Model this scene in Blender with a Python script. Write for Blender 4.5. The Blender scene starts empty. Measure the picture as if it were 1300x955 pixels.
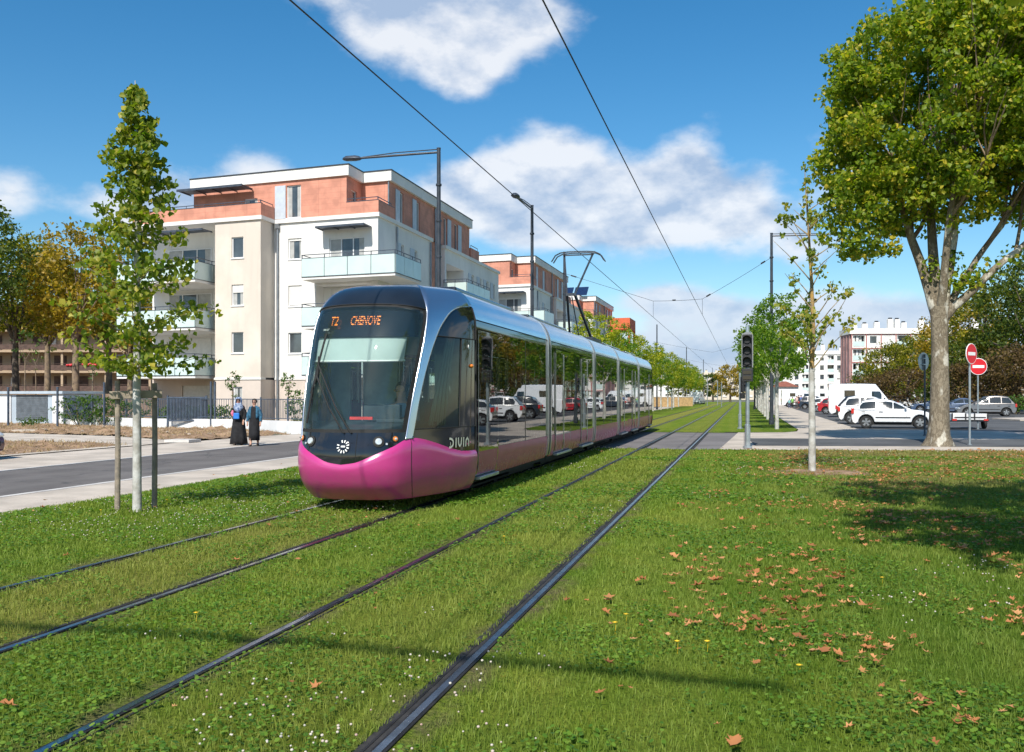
import bpy, bmesh, math, random
import numpy as np
from mathutils import Vector, Matrix, noise as mnoise
random.seed(7); rng = np.random.default_rng(7)
sc = bpy.context.scene
COL = sc.collection
R = math.radians
PI = math.pi
# ------------------------------------------------------------------ measured frame (used to turn measurements into ground positions)
FL = 1205.0; EH = 1.57; YAW = math.atan(294/1205.0); SN, CS = math.sin(YAW), math.cos(YAW)
def at(px, d, z=0.0):
    xc = (px-650)/FL*d
    return Vector((-d*SN+xc*CS, d*CS+xc*SN, z))
def gnd(px, py, z=0.0):
    return at(px, FL*(EH-z)/(py-503), z)
# ------------------------------------------------------------------ helpers
def tag(o, label=None, cat=None, group=None, kind=None):
    if label: o['label'] = label
    if cat: o['category'] = cat
    if group: o['group'] = group
    if kind: o['kind'] = kind
    return o
def empty(name, loc=(0,0,0), rz=0):
    o = bpy.data.objects.new(name, None); COL.objects.link(o)
    o.location = loc; o.rotation_euler = (0,0,rz); o.empty_display_size = .3
    return o
def copy_tree(o, parent=None):
    c = o.copy(); COL.objects.link(c); c.parent = parent
    for ch in list(o.children): copy_tree(ch, c)
    return c
class MB:
    def __init__(s, f=None): s.v=[]; s.f=[]; s.fn=f
    def add(s, vs, fs):
        b=len(s.v)
        if s.fn: vs=[s.fn(*p) for p in vs]
        s.v += [tuple(p) for p in vs]; s.f += [tuple(b+i for i in q) for q in fs]
    def box(s, x0,x1,y0,y1,z0,z1):
        if x0>x1: x0,x1=x1,x0
        if y0>y1: y0,y1=y1,y0
        if z0>z1: z0,z1=z1,z0
        s.add([(x0,y0,z0),(x1,y0,z0),(x1,y1,z0),(x0,y1,z0),(x0,y0,z1),(x1,y0,z1),(x1,y1,z1),(x0,y1,z1)],
              [(0,3,2,1),(4,5,6,7),(0,1,5,4),(1,2,6,5),(2,3,7,6),(3,0,4,7)])
    def quad(s,a,b,c,d): s.add([a,b,c,d],[(0,1,2,3)])
    def tube(s, pts, rad, n=8, cap=True):
        pts=[Vector(p) for p in pts]
        if not hasattr(rad,'__len__'): rad=[rad]*len(pts)
        rings=[]; up=None
        for i,p in enumerate(pts):
            t=(pts[min(i+1,len(pts)-1)]-pts[max(i-1,0)]).normalized()
            if up is None:
                up=Vector((0,0,1)) if abs(t.z)<.9 else Vector((1,0,0))
            a=t.cross(up).normalized(); up=a.cross(t).normalized()
            rings.append([p+(a*math.cos(2*PI*k/n)+up*math.sin(2*PI*k/n))*rad[i] for k in range(n)])
        vs=[q for r_ in rings for q in r_]; fs=[]
        for i in range(len(pts)-1):
            for k in range(n):
                k2=(k+1)%n; fs.append((i*n+k,i*n+k2,(i+1)*n+k2,(i+1)*n+k))
        if cap:
            fs.append(tuple(range(n-1,-1,-1))); fs.append(tuple((len(pts)-1)*n+k for k in range(n)))
        s.add(vs,fs)
    def bar(s,a,b,w,h=None):          # square bar between two points
        a=Vector(a); b=Vector(b); h=h or w; t=(b-a).normalized()
        up=Vector((0,0,1)) if abs(t.z)<.95 else Vector((0,1,0))
        x=t.cross(up).normalized()*w/2; y=x.cross(t).normalized()*h/2
        s.add([a-x-y,a+x-y,a+x+y,a-x+y,b-x-y,b+x-y,b+x+y,b-x+y],[(0,1,2,3),(7,6,5,4),(0,4,5,1),(1,5,6,2),(2,6,7,3),(3,7,4,0)])
    def lathe(s, prof, c=(0,0,0), axis='z', n=16):
        c=Vector(c); vs=[]; fs=[]
        for (r_,h_) in prof:
            for k in range(n):
                a=2*PI*k/n; x,y=r_*math.cos(a),r_*math.sin(a)
                p={'z':(x,y,h_),'y':(x,h_,y),'x':(h_,x,y)}[axis]
                vs.append(c+Vector(p))
        for i in range(len(prof)-1):
            for k in range(n):
                k2=(k+1)%n; fs.append((i*n+k,i*n+k2,(i+1)*n+k2,(i+1)*n+k))
        fs.append(tuple(range(n-1,-1,-1))); fs.append(tuple((len(prof)-1)*n+k for k in range(n)))
        s.add(vs,fs)
    def prism(s, poly, z0, z1):       # vertical prism over an xy polygon
        n=len(poly)
        s.add([(p[0],p[1],z0) for p in poly]+[(p[0],p[1],z1) for p in poly],
              [tuple(range(n-1,-1,-1)),tuple(range(n,2*n))]+[(k,(k+1)%n,n+(k+1)%n,n+k) for k in range(n)])
    def ball(s, c, r_, n=10, m=6):
        if not hasattr(r_,'__len__'): r_=(r_,)*3
        vs=[(c[0],c[1],c[2]+r_[2])]
        for i in range(1,m):
            ph=PI*i/m
            for k in range(n):
                th=2*PI*k/n; vs.append((c[0]+r_[0]*math.sin(ph)*math.cos(th),c[1]+r_[1]*math.sin(ph)*math.sin(th),c[2]+r_[2]*math.cos(ph)))
        vs.append((c[0],c[1],c[2]-r_[2])); fs=[]
        for k in range(n): fs.append((0,1+k,1+(k+1)%n))
        for i in range(m-2):
            for k in range(n):
                a=1+i*n; fs.append((a+k,a+n+k,a+n+(k+1)%n,a+(k+1)%n))
        l=len(vs)-1; a=1+(m-2)*n
        for k in range(n): fs.append((l,a+(k+1)%n,a+k))
        s.add(vs,fs)
    def build(s, name, m, parent=None, smooth=False, bevel=0, fix=True, seg=2):
        me=bpy.data.meshes.new(name); me.from_pydata(s.v,[],s.f); me.update()
        if fix or bevel or smooth:
            bm=bmesh.new(); bm.from_mesh(me)
            if fix: bmesh.ops.recalc_face_normals(bm, faces=bm.faces)
            bm.to_mesh(me); bm.free()
        o=bpy.data.objects.new(name, me); COL.objects.link(o); o.parent=parent
        if isinstance(m,(list,tuple)):
            for q in m: me.materials.append(q)
        else: me.materials.append(m)
        if smooth:
            me.polygons.foreach_set('use_smooth',[True]*len(me.polygons))
            if smooth!='full':
                me.set_sharp_from_angle(angle=R(smooth if smooth is not True else 40))
        if bevel:
            b=o.modifiers.new('bevel','BEVEL'); b.width=bevel; b.segments=seg; b.limit_method='ANGLE'; b.angle_limit=R(35); b.harden_normals=True
            me.polygons.foreach_set('use_smooth',[True]*len(me.polygons))
        return o
def islands(v,f):
    par=list(range(len(v)))
    def fd(i):
        while par[i]!=i: par[i]=par[par[i]]; i=par[i]
        return i
    key={}
    for i,p in enumerate(v):
        k=(round(p[0],4),round(p[1],4),round(p[2],4))
        if k in key: par[fd(i)]=fd(key[k])
        else: key[k]=i
    for q in f:
        a=fd(q[0])
        for i in q[1:]: par[fd(i)]=a
    g={}
    for q in f: g.setdefault(fd(q[0]),[]).append(q)
    return list(g.values())
def build_each(b,name,m,parent=None,**k):
    out=[]
    for fs in islands(b.v,b.f):
        idx=sorted({i for q in fs for i in q}); mp_={i:n for n,i in enumerate(idx)}
        c=MB(); c.v=[b.v[i] for i in idx]; c.f=[tuple(mp_[i] for i in q) for q in fs]; out.append(c.build(name,m,parent,**k))
    return out
def npmesh(name, verts, faces_flat, nper, m, parent=None, attr=None, smooth=False):
    """verts Nx3; faces_flat index array; nper = loops per face (array or int)."""
    me=bpy.data.meshes.new(name); nv=len(verts)
    me.vertices.add(nv); me.vertices.foreach_set('co',np.asarray(verts,dtype=np.float32).ravel())
    nl=len(faces_flat); me.loops.add(nl); me.loops.foreach_set('vertex_index',np.asarray(faces_flat,dtype=np.int32))
    if np.isscalar(nper):
        nf=nl//nper; st=np.arange(nf,dtype=np.int32)*nper
    else:
        nf=len(nper); st=np.concatenate([[0],np.cumsum(nper)[:-1]]).astype(np.int32)
    me.polygons.add(nf); me.polygons.foreach_set('loop_start',st)
    if attr is not None:
        a=me.attributes.new('rnd','FLOAT','POINT'); a.data.foreach_set('value',np.asarray(attr,dtype=np.float32))
    me.update(calc_edges=True)
    if smooth: me.polygons.foreach_set('use_smooth',[True]*nf)
    me.materials.append(m)
    o=bpy.data.objects.new(name,me); COL.objects.link(o); o.parent=parent
    return o
# ------------------------------------------------------------------ materials
def _n(nt,t,**k):
    n=nt.nodes.new(t)
    for a,b in k.items(): setattr(n,a,b)
    return n
def _mix(nt,fac,a,b,blend='MIX'):
    m=_n(nt,'ShaderNodeMix',data_type='RGBA',blend_type=blend)
    for s_,v in ((0,fac),(6,a),(7,b)):
        if isinstance(v,(int,float)): m.inputs[s_].default_value=v
        elif isinstance(v,tuple): m.inputs[s_].default_value=(*v,1)[:4]
        else: nt.links.new(v,m.inputs[s_])
    return m.outputs[2]
def _noise(nt,scale,detail=4,vec=None,rough=.55,dist=0):
    n=_n(nt,'ShaderNodeTexNoise'); n.inputs['Scale'].default_value=scale; n.inputs['Detail'].default_value=detail
    n.inputs['Roughness'].default_value=rough; n.inputs['Distortion'].default_value=dist
    if vec is not None: nt.links.new(vec,n.inputs['Vector'])
    return n.outputs['Fac']
def _ramp(nt,fac,p0,p1,c0=(0,0,0),c1=(1,1,1)):
    r_=_n(nt,'ShaderNodeValToRGB'); r_.color_ramp.elements[0].position=p0; r_.color_ramp.elements[1].position=p1
    r_.color_ramp.elements[0].color=(*c0,1); r_.color_ramp.elements[1].color=(*c1,1); nt.links.new(fac,r_.inputs[0]); return r_.outputs[0]
def _math(nt,op,a,b=None,c=None,clamp=False):
    m=_n(nt,'ShaderNodeMath',operation=op,use_clamp=clamp)
    for i,v in enumerate((a,b,c)):
        if v is None: continue
        if isinstance(v,(int,float)): m.inputs[i].default_value=v
        else: nt.links.new(v,m.inputs[i])
    return m.outputs[0]
def mat(name, col, rough=.6, metal=0, var=.12, scale=3, bump=0, bscale=30, col2=None, p=(.4,.6), spec=.5, coat=0, emis=None, obj=False, fine=0, streak=0):
    m=bpy.data.materials.new(name); m.use_nodes=True; nt=m.node_tree; b=nt.nodes['Principled BSDF']
    tc=_n(nt,'ShaderNodeTexCoord'); vec=tc.outputs['Object'] if obj else _n(nt,'ShaderNodeNewGeometry').outputs['Position']
    c2=col2 or tuple(c*(1-var*1.6) for c in col); c1=col if col2 else tuple(min(1,c*(1+var*.5)) for c in col)
    fac=_ramp(nt,_noise(nt,scale,6,vec),*p)
    c=_mix(nt,fac,c1,c2)
    if fine: c=_mix(nt,_math(nt,'MULTIPLY',_ramp(nt,_noise(nt,scale*25,3,vec),.35,.7),fine),c,tuple(x*.45 for x in col))
    if streak:
        mp=_n(nt,'ShaderNodeMapping'); mp.inputs['Scale'].default_value=(1.6,1.6,.12); nt.links.new(vec,mp.inputs[0])
        c=_mix(nt,_math(nt,'MULTIPLY',_ramp(nt,_noise(nt,2.2,5,mp.outputs[0]),.5,.75),streak),c,tuple(x*.6 for x in col))
    nt.links.new(c,b.inputs['Base Color'])
    b.inputs['Roughness'].default_value=rough; b.inputs['Metallic'].default_value=metal; b.inputs['Specular IOR Level'].default_value=spec
    b.inputs['Coat Weight'].default_value=coat; b.inputs['Coat Roughness'].default_value=.03
    if bump:
        bp=_n(nt,'ShaderNodeBump'); bp.inputs['Strength'].default_value=min(1,bump); bp.inputs['Distance'].default_value=.02
        nt.links.new(_noise(nt,bscale,5,vec),bp.inputs['Height']); nt.links.new(bp.outputs[0],b.inputs['Normal'])
    if emis: b.inputs['Emission Color'].default_value=(*emis[0],1); b.inputs['Emission Strength'].default_value=emis[1]
    return m
def glassmat(name, tint, refl=1.0, trans=1.0, base=(.01,.012,.014), ior=1.5, rough=.01):
    """thin glazing: what is behind shows through tinted, the surface reflects by Fresnel"""
    m=bpy.data.materials.new(name); m.use_nodes=True; nt=m.node_tree; nt.nodes.clear()
    out=_n(nt,'ShaderNodeOutputMaterial'); tr=_n(nt,'ShaderNodeBsdfTransparent'); tr.inputs[0].default_value=(*tint,1)
    df=_n(nt,'ShaderNodeBsdfDiffuse'); df.inputs[0].default_value=(*base,1)
    gl=_n(nt,'ShaderNodeBsdfGlossy'); gl.inputs['Roughness'].default_value=rough; gl.inputs['Color'].default_value=(refl,refl,refl,1)
    bp=_n(nt,'ShaderNodeBump'); bp.inputs['Strength'].default_value=.12; bp.inputs['Distance'].default_value=.01
    nt.links.new(_noise(nt,.9,2,_n(nt,'ShaderNodeNewGeometry').outputs['Position']),bp.inputs['Height']); nt.links.new(bp.outputs[0],gl.inputs['Normal'])
    fr=_n(nt,'ShaderNodeFresnel'); fr.inputs[0].default_value=ior
    m1=_n(nt,'ShaderNodeMixShader'); m1.inputs[0].default_value=trans; nt.links.new(df.outputs[0],m1.inputs[1]); nt.links.new(tr.outputs[0],m1.inputs[2])
    m2=_n(nt,'ShaderNodeMixShader'); nt.links.new(fr.outputs[0],m2.inputs[0]); nt.links.new(m1.outputs[0],m2.inputs[1]); nt.links.new(gl.outputs[0],m2.inputs[2])
    nt.links.new(m2.outputs[0],out.inputs[0]); return m
def leafmat(name, c1, c2, c3, trans=.35, rough=.5):
    """foliage: three leaf tones picked per leaf, light partly passes through"""
    m=bpy.data.materials.new(name); m.use_nodes=True; nt=m.node_tree; b=nt.nodes['Principled BSDF']; out=nt.nodes['Material Output']
    at_=_n(nt,'ShaderNodeAttribute',attribute_name='rnd')
    r_=_n(nt,'ShaderNodeValToRGB'); e=r_.color_ramp.elements; e[0].position=0; e[0].color=(*c1,1); e[1].position=1; e[1].color=(*c3,1)
    k=e.new(.55); k.color=(*c2,1); nt.links.new(at_.outputs['Fac'],r_.inputs[0])
    nt.links.new(r_.outputs[0],b.inputs['Base Color']); b.inputs['Roughness'].default_value=rough; b.inputs['Specular IOR Level'].default_value=.35
    t=_n(nt,'ShaderNodeBsdfTranslucent'); hs=_n(nt,'ShaderNodeMix',data_type='RGBA',blend_type='MULTIPLY'); hs.inputs[0].default_value=1
    nt.links.new(r_.outputs[0],hs.inputs[6]); hs.inputs[7].default_value=(1.6,1.9,.7,1); nt.links.new(hs.outputs[2],t.inputs[0])
    mx=_n(nt,'ShaderNodeMixShader'); mx.inputs[0].default_value=trans; nt.links.new(b.outputs[0],mx.inputs[1]); nt.links.new(t.outputs[0],mx.inputs[2])
    nt.links.new(mx.outputs[0],out.inputs[0]); return m

M={}
M['asphalt']=mat('asphalt',(.145,.130,.120),.9,var=.15,scale=.7,bump=.5,bscale=90,fine=.25)
M['asphalt_lot']=mat('asphalt_lot',(.10,.10,.10),.9,var=.2,scale=.4,bump=.4,bscale=60,fine=.2)
M['crossing']=mat('crossing_asphalt',(.19,.175,.17),.9,var=.12,scale=.6,bump=.4,bscale=80,fine=.2)
M['concrete']=mat('pale_concrete',(.56,.485,.40),.9,var=.13,scale=.9,bump=.35,bscale=50,fine=.18)
def joints(m, sx_, sy_, d_, w_=.012):
    nt=m.node_tree; b=nt.nodes['Principled BSDF']; src=b.inputs['Base Color'].links[0].from_socket
    g=_n(nt,'ShaderNodeNewGeometry'); s_=_n(nt,'ShaderNodeSeparateXYZ'); nt.links.new(g.outputs['Position'],s_.inputs[0])
    a=_math(nt,'LESS_THAN',_math(nt,'FRACT',_math(nt,'DIVIDE',s_.outputs[0],sx_)),w_/sx_); c=_math(nt,'LESS_THAN',_math(nt,'FRACT',_math(nt,'DIVIDE',s_.outputs[1],sy_)),w_/sy_)
    k=_math(nt,'MULTIPLY',_math(nt,'MAXIMUM',a,c),.6)
    st=_math(nt,'MULTIPLY',_ramp(nt,_noise(nt,.35,5,g.outputs['Position'],.65),.52,.68),.28)
    c2=_mix(nt,st,src,(.30,.24,.18)); nt.links.new(_mix(nt,k,c2,d_),b.inputs['Base Color'])
joints(M['concrete'],99,4.0,(.20,.18,.16),.03)
def patches(m):
    nt=m.node_tree; b=nt.nodes['Principled BSDF']; src=b.inputs['Base Color'].links[0].from_socket
    g=_n(nt,'ShaderNodeNewGeometry').outputs['Position']; v=_n(nt,'ShaderNodeTexVoronoi',feature='DISTANCE_TO_EDGE'); v.inputs['Scale'].default_value=.35
    dn=_n(nt,'ShaderNodeVectorMath',operation='ADD'); nz=_n(nt,'ShaderNodeTexNoise'); nz.inputs['Scale'].default_value=1.2; nz.inputs['Detail'].default_value=5; nt.links.new(g,nz.inputs['Vector']); nt.links.new(g,dn.inputs[0]); nt.links.new(nz.outputs['Color'],dn.inputs[1]); nt.links.new(dn.outputs[0],v.inputs['Vector'])
    cr=_math(nt,'MULTIPLY',_math(nt,'LESS_THAN',v.outputs['Distance'],.010),.55)
    mp=_n(nt,'ShaderNodeMapping'); mp.inputs['Scale'].default_value=(1.1,.05,1); nt.links.new(g,mp.inputs[0])
    tr=_math(nt,'MULTIPLY',_ramp(nt,_noise(nt,1.0,3,mp.outputs[0]),.42,.62),.35)
    c=_mix(nt,tr,src,(.20,.185,.17)); nt.links.new(_mix(nt,cr,c,(.05,.05,.05)),b.inputs['Base Color'])
patches(M['asphalt'])
M['kerb']=mat('kerb_stone',(.60,.57,.53),.85,var=.1,scale=2,bump=.3,bscale=40,fine=.1)
M['soil']=mat('dry_soil',(.36,.235,.145),.95,col2=(.20,.125,.07),scale=2.2,bump=1,bscale=9,fine=.5)
M['farground']=mat('far_ground',(.16,.16,.10),.95,var=.3,scale=.05,bump=.3,bscale=3)
M['render_cream']=mat('cream_render',(.68,.60,.51),.9,var=.07,scale=.5,bump=.15,bscale=60,streak=.20)
M['render_white']=mat('white_render',(.77,.745,.70),.9,var=.05,scale=.5,bump=.15,bscale=60,streak=.18)
M['plinth']=mat('plinth_render',(.60,.51,.44),.9,var=.06,scale=.6,bump=.15,bscale=60,streak=.12)
def tilemat(name, c, j):
    m=mat(name,c,.75,var=.12,scale=1.3,bump=.1,bscale=40); nt=m.node_tree; b=nt.nodes['Principled BSDF']
    l=b.inputs['Base Color'].links[0]; src=l.from_socket
    g=_n(nt,'ShaderNodeNewGeometry'); sx=_n(nt,'ShaderNodeSeparateXYZ'); nt.links.new(g.outputs['Position'],sx.inputs[0])
    z=_math(nt,'FRACT',_math(nt,'MULTIPLY',sx.outputs[2],3.3)); xy=_math(nt,'FRACT',_math(nt,'MULTIPLY',_math(nt,'ADD',sx.outputs[0],sx.outputs[1]),.8))
    ln=_math(nt,'MAXIMUM',_math(nt,'LESS_THAN',z,.05),_math(nt,'LESS_THAN',xy,.02))
    nt.links.new(_mix(nt,_math(nt,'MULTIPLY',ln,.55),src,j),b.inputs['Base Color']); return m
M['terracotta']=tilemat('terracotta_cladding',(.60,.26,.175),(.36,.14,.09))
M['terracotta2']=tilemat('deep_terracotta_cladding',(.42,.12,.075),(.25,.07,.045))
M['orange']=mat('orange_render',(.62,.13,.05),.8,var=.05)
M['brown_wall']=mat('brown_render',(.40,.30,.20),.9,var=.1,scale=.5,streak=.2)
M['brown_dark']=mat('dark_brown_panel',(.10,.06,.045),.8,var=.2)
M['cap']=mat('dark_roof_edge',(.06,.065,.075),.5,metal=.5,var=.1)
M['grey_metal']=mat('slate_grey_metal',(.07,.085,.11),.45,metal=.3,var=.15,scale=4)
M['fence_blue']=mat('blue_grey_fence_paint',(.075,.10,.14),.5,metal=.2,var=.15,scale=4)
M['shutter']=mat('pale_grey_shutter',(.50,.55,.60),.6,var=.05,scale=5)
M['shutter_white']=mat('white_roller_shutter',(.68,.66,.62),.6,var=.05,scale=5)
M['frame_white']=mat('white_window_frame',(.75,.75,.75),.4,var=.03)
M['pane']=mat('window_pane',(.07,.085,.095),.06,var=.25,scale=.8,spec=.8)
M['balcony_glass']=mat('frosted_green_glass',(.54,.655,.62),.22,var=.04,scale=1,spec=.5)
M['white_wall']=mat('white_low_wall',(.72,.72,.72),.85,var=.08,scale=.8,streak=.15,bump=.1)
M['blue_wall']=mat('pale_blue_grey_wall',(.42,.49,.55),.8,var=.08,scale=.8,streak=.1)
M['louvre']=mat('dark_grey_louvre',(.13,.15,.17),.6,var=.15)
M['pipe']=mat('zinc_pipe',(.25,.27,.29),.4,metal=.6,var=.1)
M['rail_flange']=mat('rusty_rail_flange',(.050,.042,.038),.6,metal=.5,var=.3,scale=5,fine=.4)
M['steel']=mat('rail_steel',(.36,.38,.42),.22,metal=1,var=.2,scale=8,fine=.3)
M['rail_dark']=mat('rail_rubber',(.035,.032,.03),.85,var=.3,scale=6,bump=.4)
M['wood']=mat('weathered_stake_wood',(.33,.27,.20),.85,col2=(.20,.17,.14),scale=6,bump=.6,bscale=20,streak=.5)
M['wrap']=mat('pale_bark',(.50,.49,.46),.9,col2=(.34,.32,.28),scale=5,bump=.5,bscale=18,streak=.35)
M['bark']=mat('young_bark',(.20,.16,.10),.9,col2=(.33,.24,.11),scale=4,bump=.8,bscale=25)
M['bark_orange']=mat('lichen_bark',(.42,.25,.06),.9,col2=(.24,.18,.11),scale=5,bump=.8,bscale=25)
M['bark_dark']=mat('dark_bark',(.07,.055,.045),.95,col2=(.14,.11,.08),scale=3,bump=1,bscale=12)
M['bark_tan']=mat('tan_bark',(.26,.19,.12),.95,col2=(.15,.11,.08),scale=3,bump=1,bscale=12)
# plane tree bark: pale plates over brown
def planebark():
    m=bpy.data.materials.new('plane_tree_bark'); m.use_nodes=True; nt=m.node_tree; b=nt.nodes['Principled BSDF']
    g=_n(nt,'ShaderNodeNewGeometry').outputs['Position']; mp=_n(nt,'ShaderNodeMapping'); mp.inputs['Scale'].default_value=(1,1,.55); nt.links.new(g,mp.inputs[0])
    v=_n(nt,'ShaderNodeTexVoronoi'); v.inputs['Scale'].default_value=9; 
    dn=_n(nt,'ShaderNodeVectorMath',operation='ADD'); nz=_n(nt,'ShaderNodeTexNoise'); nz.inputs['Scale'].default_value=5; nt.links.new(mp.outputs[0],nz.inputs['Vector'])
    nt.links.new(mp.outputs[0],dn.inputs[0]); nt.links.new(nz.outputs['Color'],dn.inputs[1]); nt.links.new(dn.outputs[0],v.inputs['Vector'])
    sep=_n(nt,'ShaderNodeSeparateColor'); nt.links.new(v.outputs['Color'],sep.inputs[0])
    c=_mix(nt,_ramp(nt,sep.outputs[0],.45,.6),(.15,.12,.08),(.235,.195,.135))
    c=_mix(nt,_ramp(nt,_noise(nt,2.6,4,mp.outputs[0]),.56,.62),c,(.50,.47,.39))
    c=_mix(nt,_math(nt,'MULTIPLY',_ramp(nt,_noise(nt,14,5,mp.outputs[0]),.5,.7),.5),c,(.12,.10,.07))
    nt.links.new(c,b.inputs['Base Color']); b.inputs['Roughness'].default_value=.85
    bp=_n(nt,'ShaderNodeBump'); bp.inputs['Strength'].default_value=.8; bp.inputs['Distance'].default_value=.03
    nt.links.new(_math(nt,'ADD',_noise(nt,12,6,mp.outputs[0]),sep.outputs[0]),bp.inputs['Height']); nt.links.new(bp.outputs[0],b.inputs['Normal'])
    return m
M['bark_plane']=planebark()
# foliage
M['leaf_lime']=leafmat('young_tree_leaf',(.085,.145,.012),(.22,.25,.022),(.46,.38,.06),.42)
M['leaf_plane']=leafmat('plane_tree_leaf',(.080,.145,.010),(.245,.30,.018),(.56,.43,.05),.45)
M['leaf_row']=leafmat('row_tree_leaf',(.06,.14,.012),(.15,.25,.02),(.30,.36,.03),.45)
M['leaf_row_yellow']=leafmat('yellowing_row_leaf',(.13,.19,.012),(.29,.32,.018),(.56,.46,.03),.45)
M['leaf_thin']=leafmat('sparse_tree_leaf',(.10,.15,.015),(.24,.27,.03),(.46,.35,.08),.42)
M['leaf_autumn']=leafmat('autumn_leaf',(.16,.12,.012),(.33,.23,.02),(.50,.32,.03),.42)
M['leaf_olive']=leafmat('olive_leaf',(.08,.095,.010),(.20,.20,.015),(.38,.30,.02),.42)
M['leaf_dark']=leafmat('dark_green_leaf',(.03,.055,.008),(.075,.11,.012),(.16,.18,.018),.35)
M['leaf_purple']=leafmat('purple_leaf',(.06,.038,.018),(.13,.082,.032),(.22,.15,.04),.35)
M['leaf_shrub']=leafmat('shrub_leaf',(.03,.07,.012),(.07,.14,.02),(.14,.22,.03),.3)
M['litter']=leafmat('dry_leaf',(.27,.10,.035),(.48,.19,.07),(.64,.33,.14),.15,.7)
M['petal']=mat('clover_petal',(.55,.50,.42),.8,col2=(.42,.27,.22),scale=1.5,p=(.5,.62))
M['yellow_petal']=mat('yellow_petal',(.75,.5,.02),.7)
# tram
M['pink']=mat('magenta_paint',(.50,.040,.215),.28,var=.03,scale=1,spec=.5,coat=.7)
M['black_gloss']=mat('glossy_black_panel',(.010,.012,.016),.07,var=.1,spec=.6,coat=.3)
M['roof_black']=mat('dark_roof_dome',(.015,.02,.028),.16,var=.1,spec=.5,coat=.3)
M['silver']=mat('polished_silver_cladding',(.60,.66,.72),.17,metal=.95,var=.03,scale=1)
M['silver_trim']=mat('satin_silver_trim',(.62,.62,.62),.28,metal=.9,var=.05)
M['rubber']=mat('black_rubber',(.018,.018,.018),.8,var=.2)
M['underframe']=mat('underframe_black',(.012,.012,.012),.85,var=.2)
M['ws']=glassmat('windscreen_glass',(.84,.92,.89),1.0,.95,(.22,.36,.38))  # pale teal diffuse share is painted haze, standing in for light in the cab
M['cabglass']=glassmat('cab_side_glass',(.55,.68,.62),1.0,.93)
M['sideglass']=glassmat('passenger_window_glass',(.30,.36,.34),1.0,.75,ior=1.9)
M['sideblack']=mat('dark_glazed_side_panel',(.012,.016,.014),.03,var=.1,spec=1.0,coat=1.0)
M['skirt']=mat('lower_side_panel',(.52,.075,.19),.2,var=.04,spec=.25,coat=0)
M['blind']=mat('sun_blind',(.40,.47,.46),.8,var=.03)
M['dash']=mat('dashboard',(.035,.05,.06),.5,var=.2)
M['cab_inner']=mat('cab_lining',(.36,.46,.46),.7,var=.2,scale=2)
M['interior']=mat('saloon_lining',(.45,.47,.45),.6,var=.1)
M['seat']=mat('seat_fabric',(.30,.05,.16),.8,var=.2)
M['led']=mat('orange_led',(1,.25,.02),.5,emis=((1,.20,.015),.75))
M['white_mark']=mat('white_mark',(.78,.78,.76),.5,var=.03)
M['logo']=mat('ivory_lettering',(.80,.76,.62),.4,var=.02)
M['lamp_glass']=mat('headlamp_glass',(.75,.78,.78),.08,var=.05,spec=1,metal=.4)
M['amber']=mat('amber_lens',(.75,.22,.03),.15,var=.05,coat=1)
M['red_lens']=mat('red_lens',(.5,.02,.02),.15,var=.05,coat=1)
# vehicles, signs
M['car_white']=mat('white_car_paint',(.74,.75,.76),.25,var=.02,coat=.8)
M['car_black']=mat('black_car_paint',(.012,.013,.016),.2,var=.05,coat=.8)
M['car_red']=mat('red_car_paint',(.38,.015,.02),.25,var=.03,coat=.8)
M['car_blue']=mat('dark_blue_car_paint',(.03,.06,.13),.25,var=.03,coat=.8)
M['car_lightblue']=mat('blue_grey_car_paint',(.13,.17,.25),.3,metal=.4,var=.03,coat=.8)
M['car_silver']=mat('silver_beige_car_paint',(.17,.16,.15),.3,metal=.5,var=.03,coat=.8)
M['car_glass']=mat('car_window_glass',(.02,.028,.03),.04,var=.1,spec=.9)
M['tyre']=mat('tyre',(.02,.02,.02),.85,var=.2)
M['rim']=mat('wheel_rim',(.38,.39,.40),.35,metal=.7,var=.1)
M['plastic_black']=mat('black_plastic',(.02,.02,.022),.55,var=.1)
M['sign_red']=mat('sign_red',(.60,.01,.02),.4,var=.03)
M['sign_white']=mat('sign_white',(.80,.80,.80),.4,var=.03)
M['galv']=mat('galvanised_steel',(.45,.50,.53),.35,metal=.7,var=.1,scale=6)
M['mast']=mat('anthracite_mast_paint',(.05,.058,.07),.4,metal=.3,var=.15,scale=3)
M['wire']=mat('dark_wire',(.025,.025,.03),.6,var=.1)
M['ceramic']=mat('pale_insulator',(.6,.58,.55),.4)
# people
M['skin']=mat('skin',(.50,.28,.19),.55,var=.08)
M['black_cloth']=mat('black_cloth',(.012,.012,.014),.9,var=.3,scale=9,bump=.3)
M['denim']=mat('blue_denim',(.03,.12,.20),.85,var=.25,scale=12,bump=.3)
M['scarf']=mat('blue_white_scarf',(.36,.42,.52),.9,col2=(.07,.12,.24),scale=14)
M['hair']=mat('dark_hair',(.03,.018,.012),.6)
M['bag']=mat('bright_blue_bag',(.02,.17,.55),.6)
M['pinkcloth']=mat('pink_cloth',(.75,.18,.28),.8)
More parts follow.
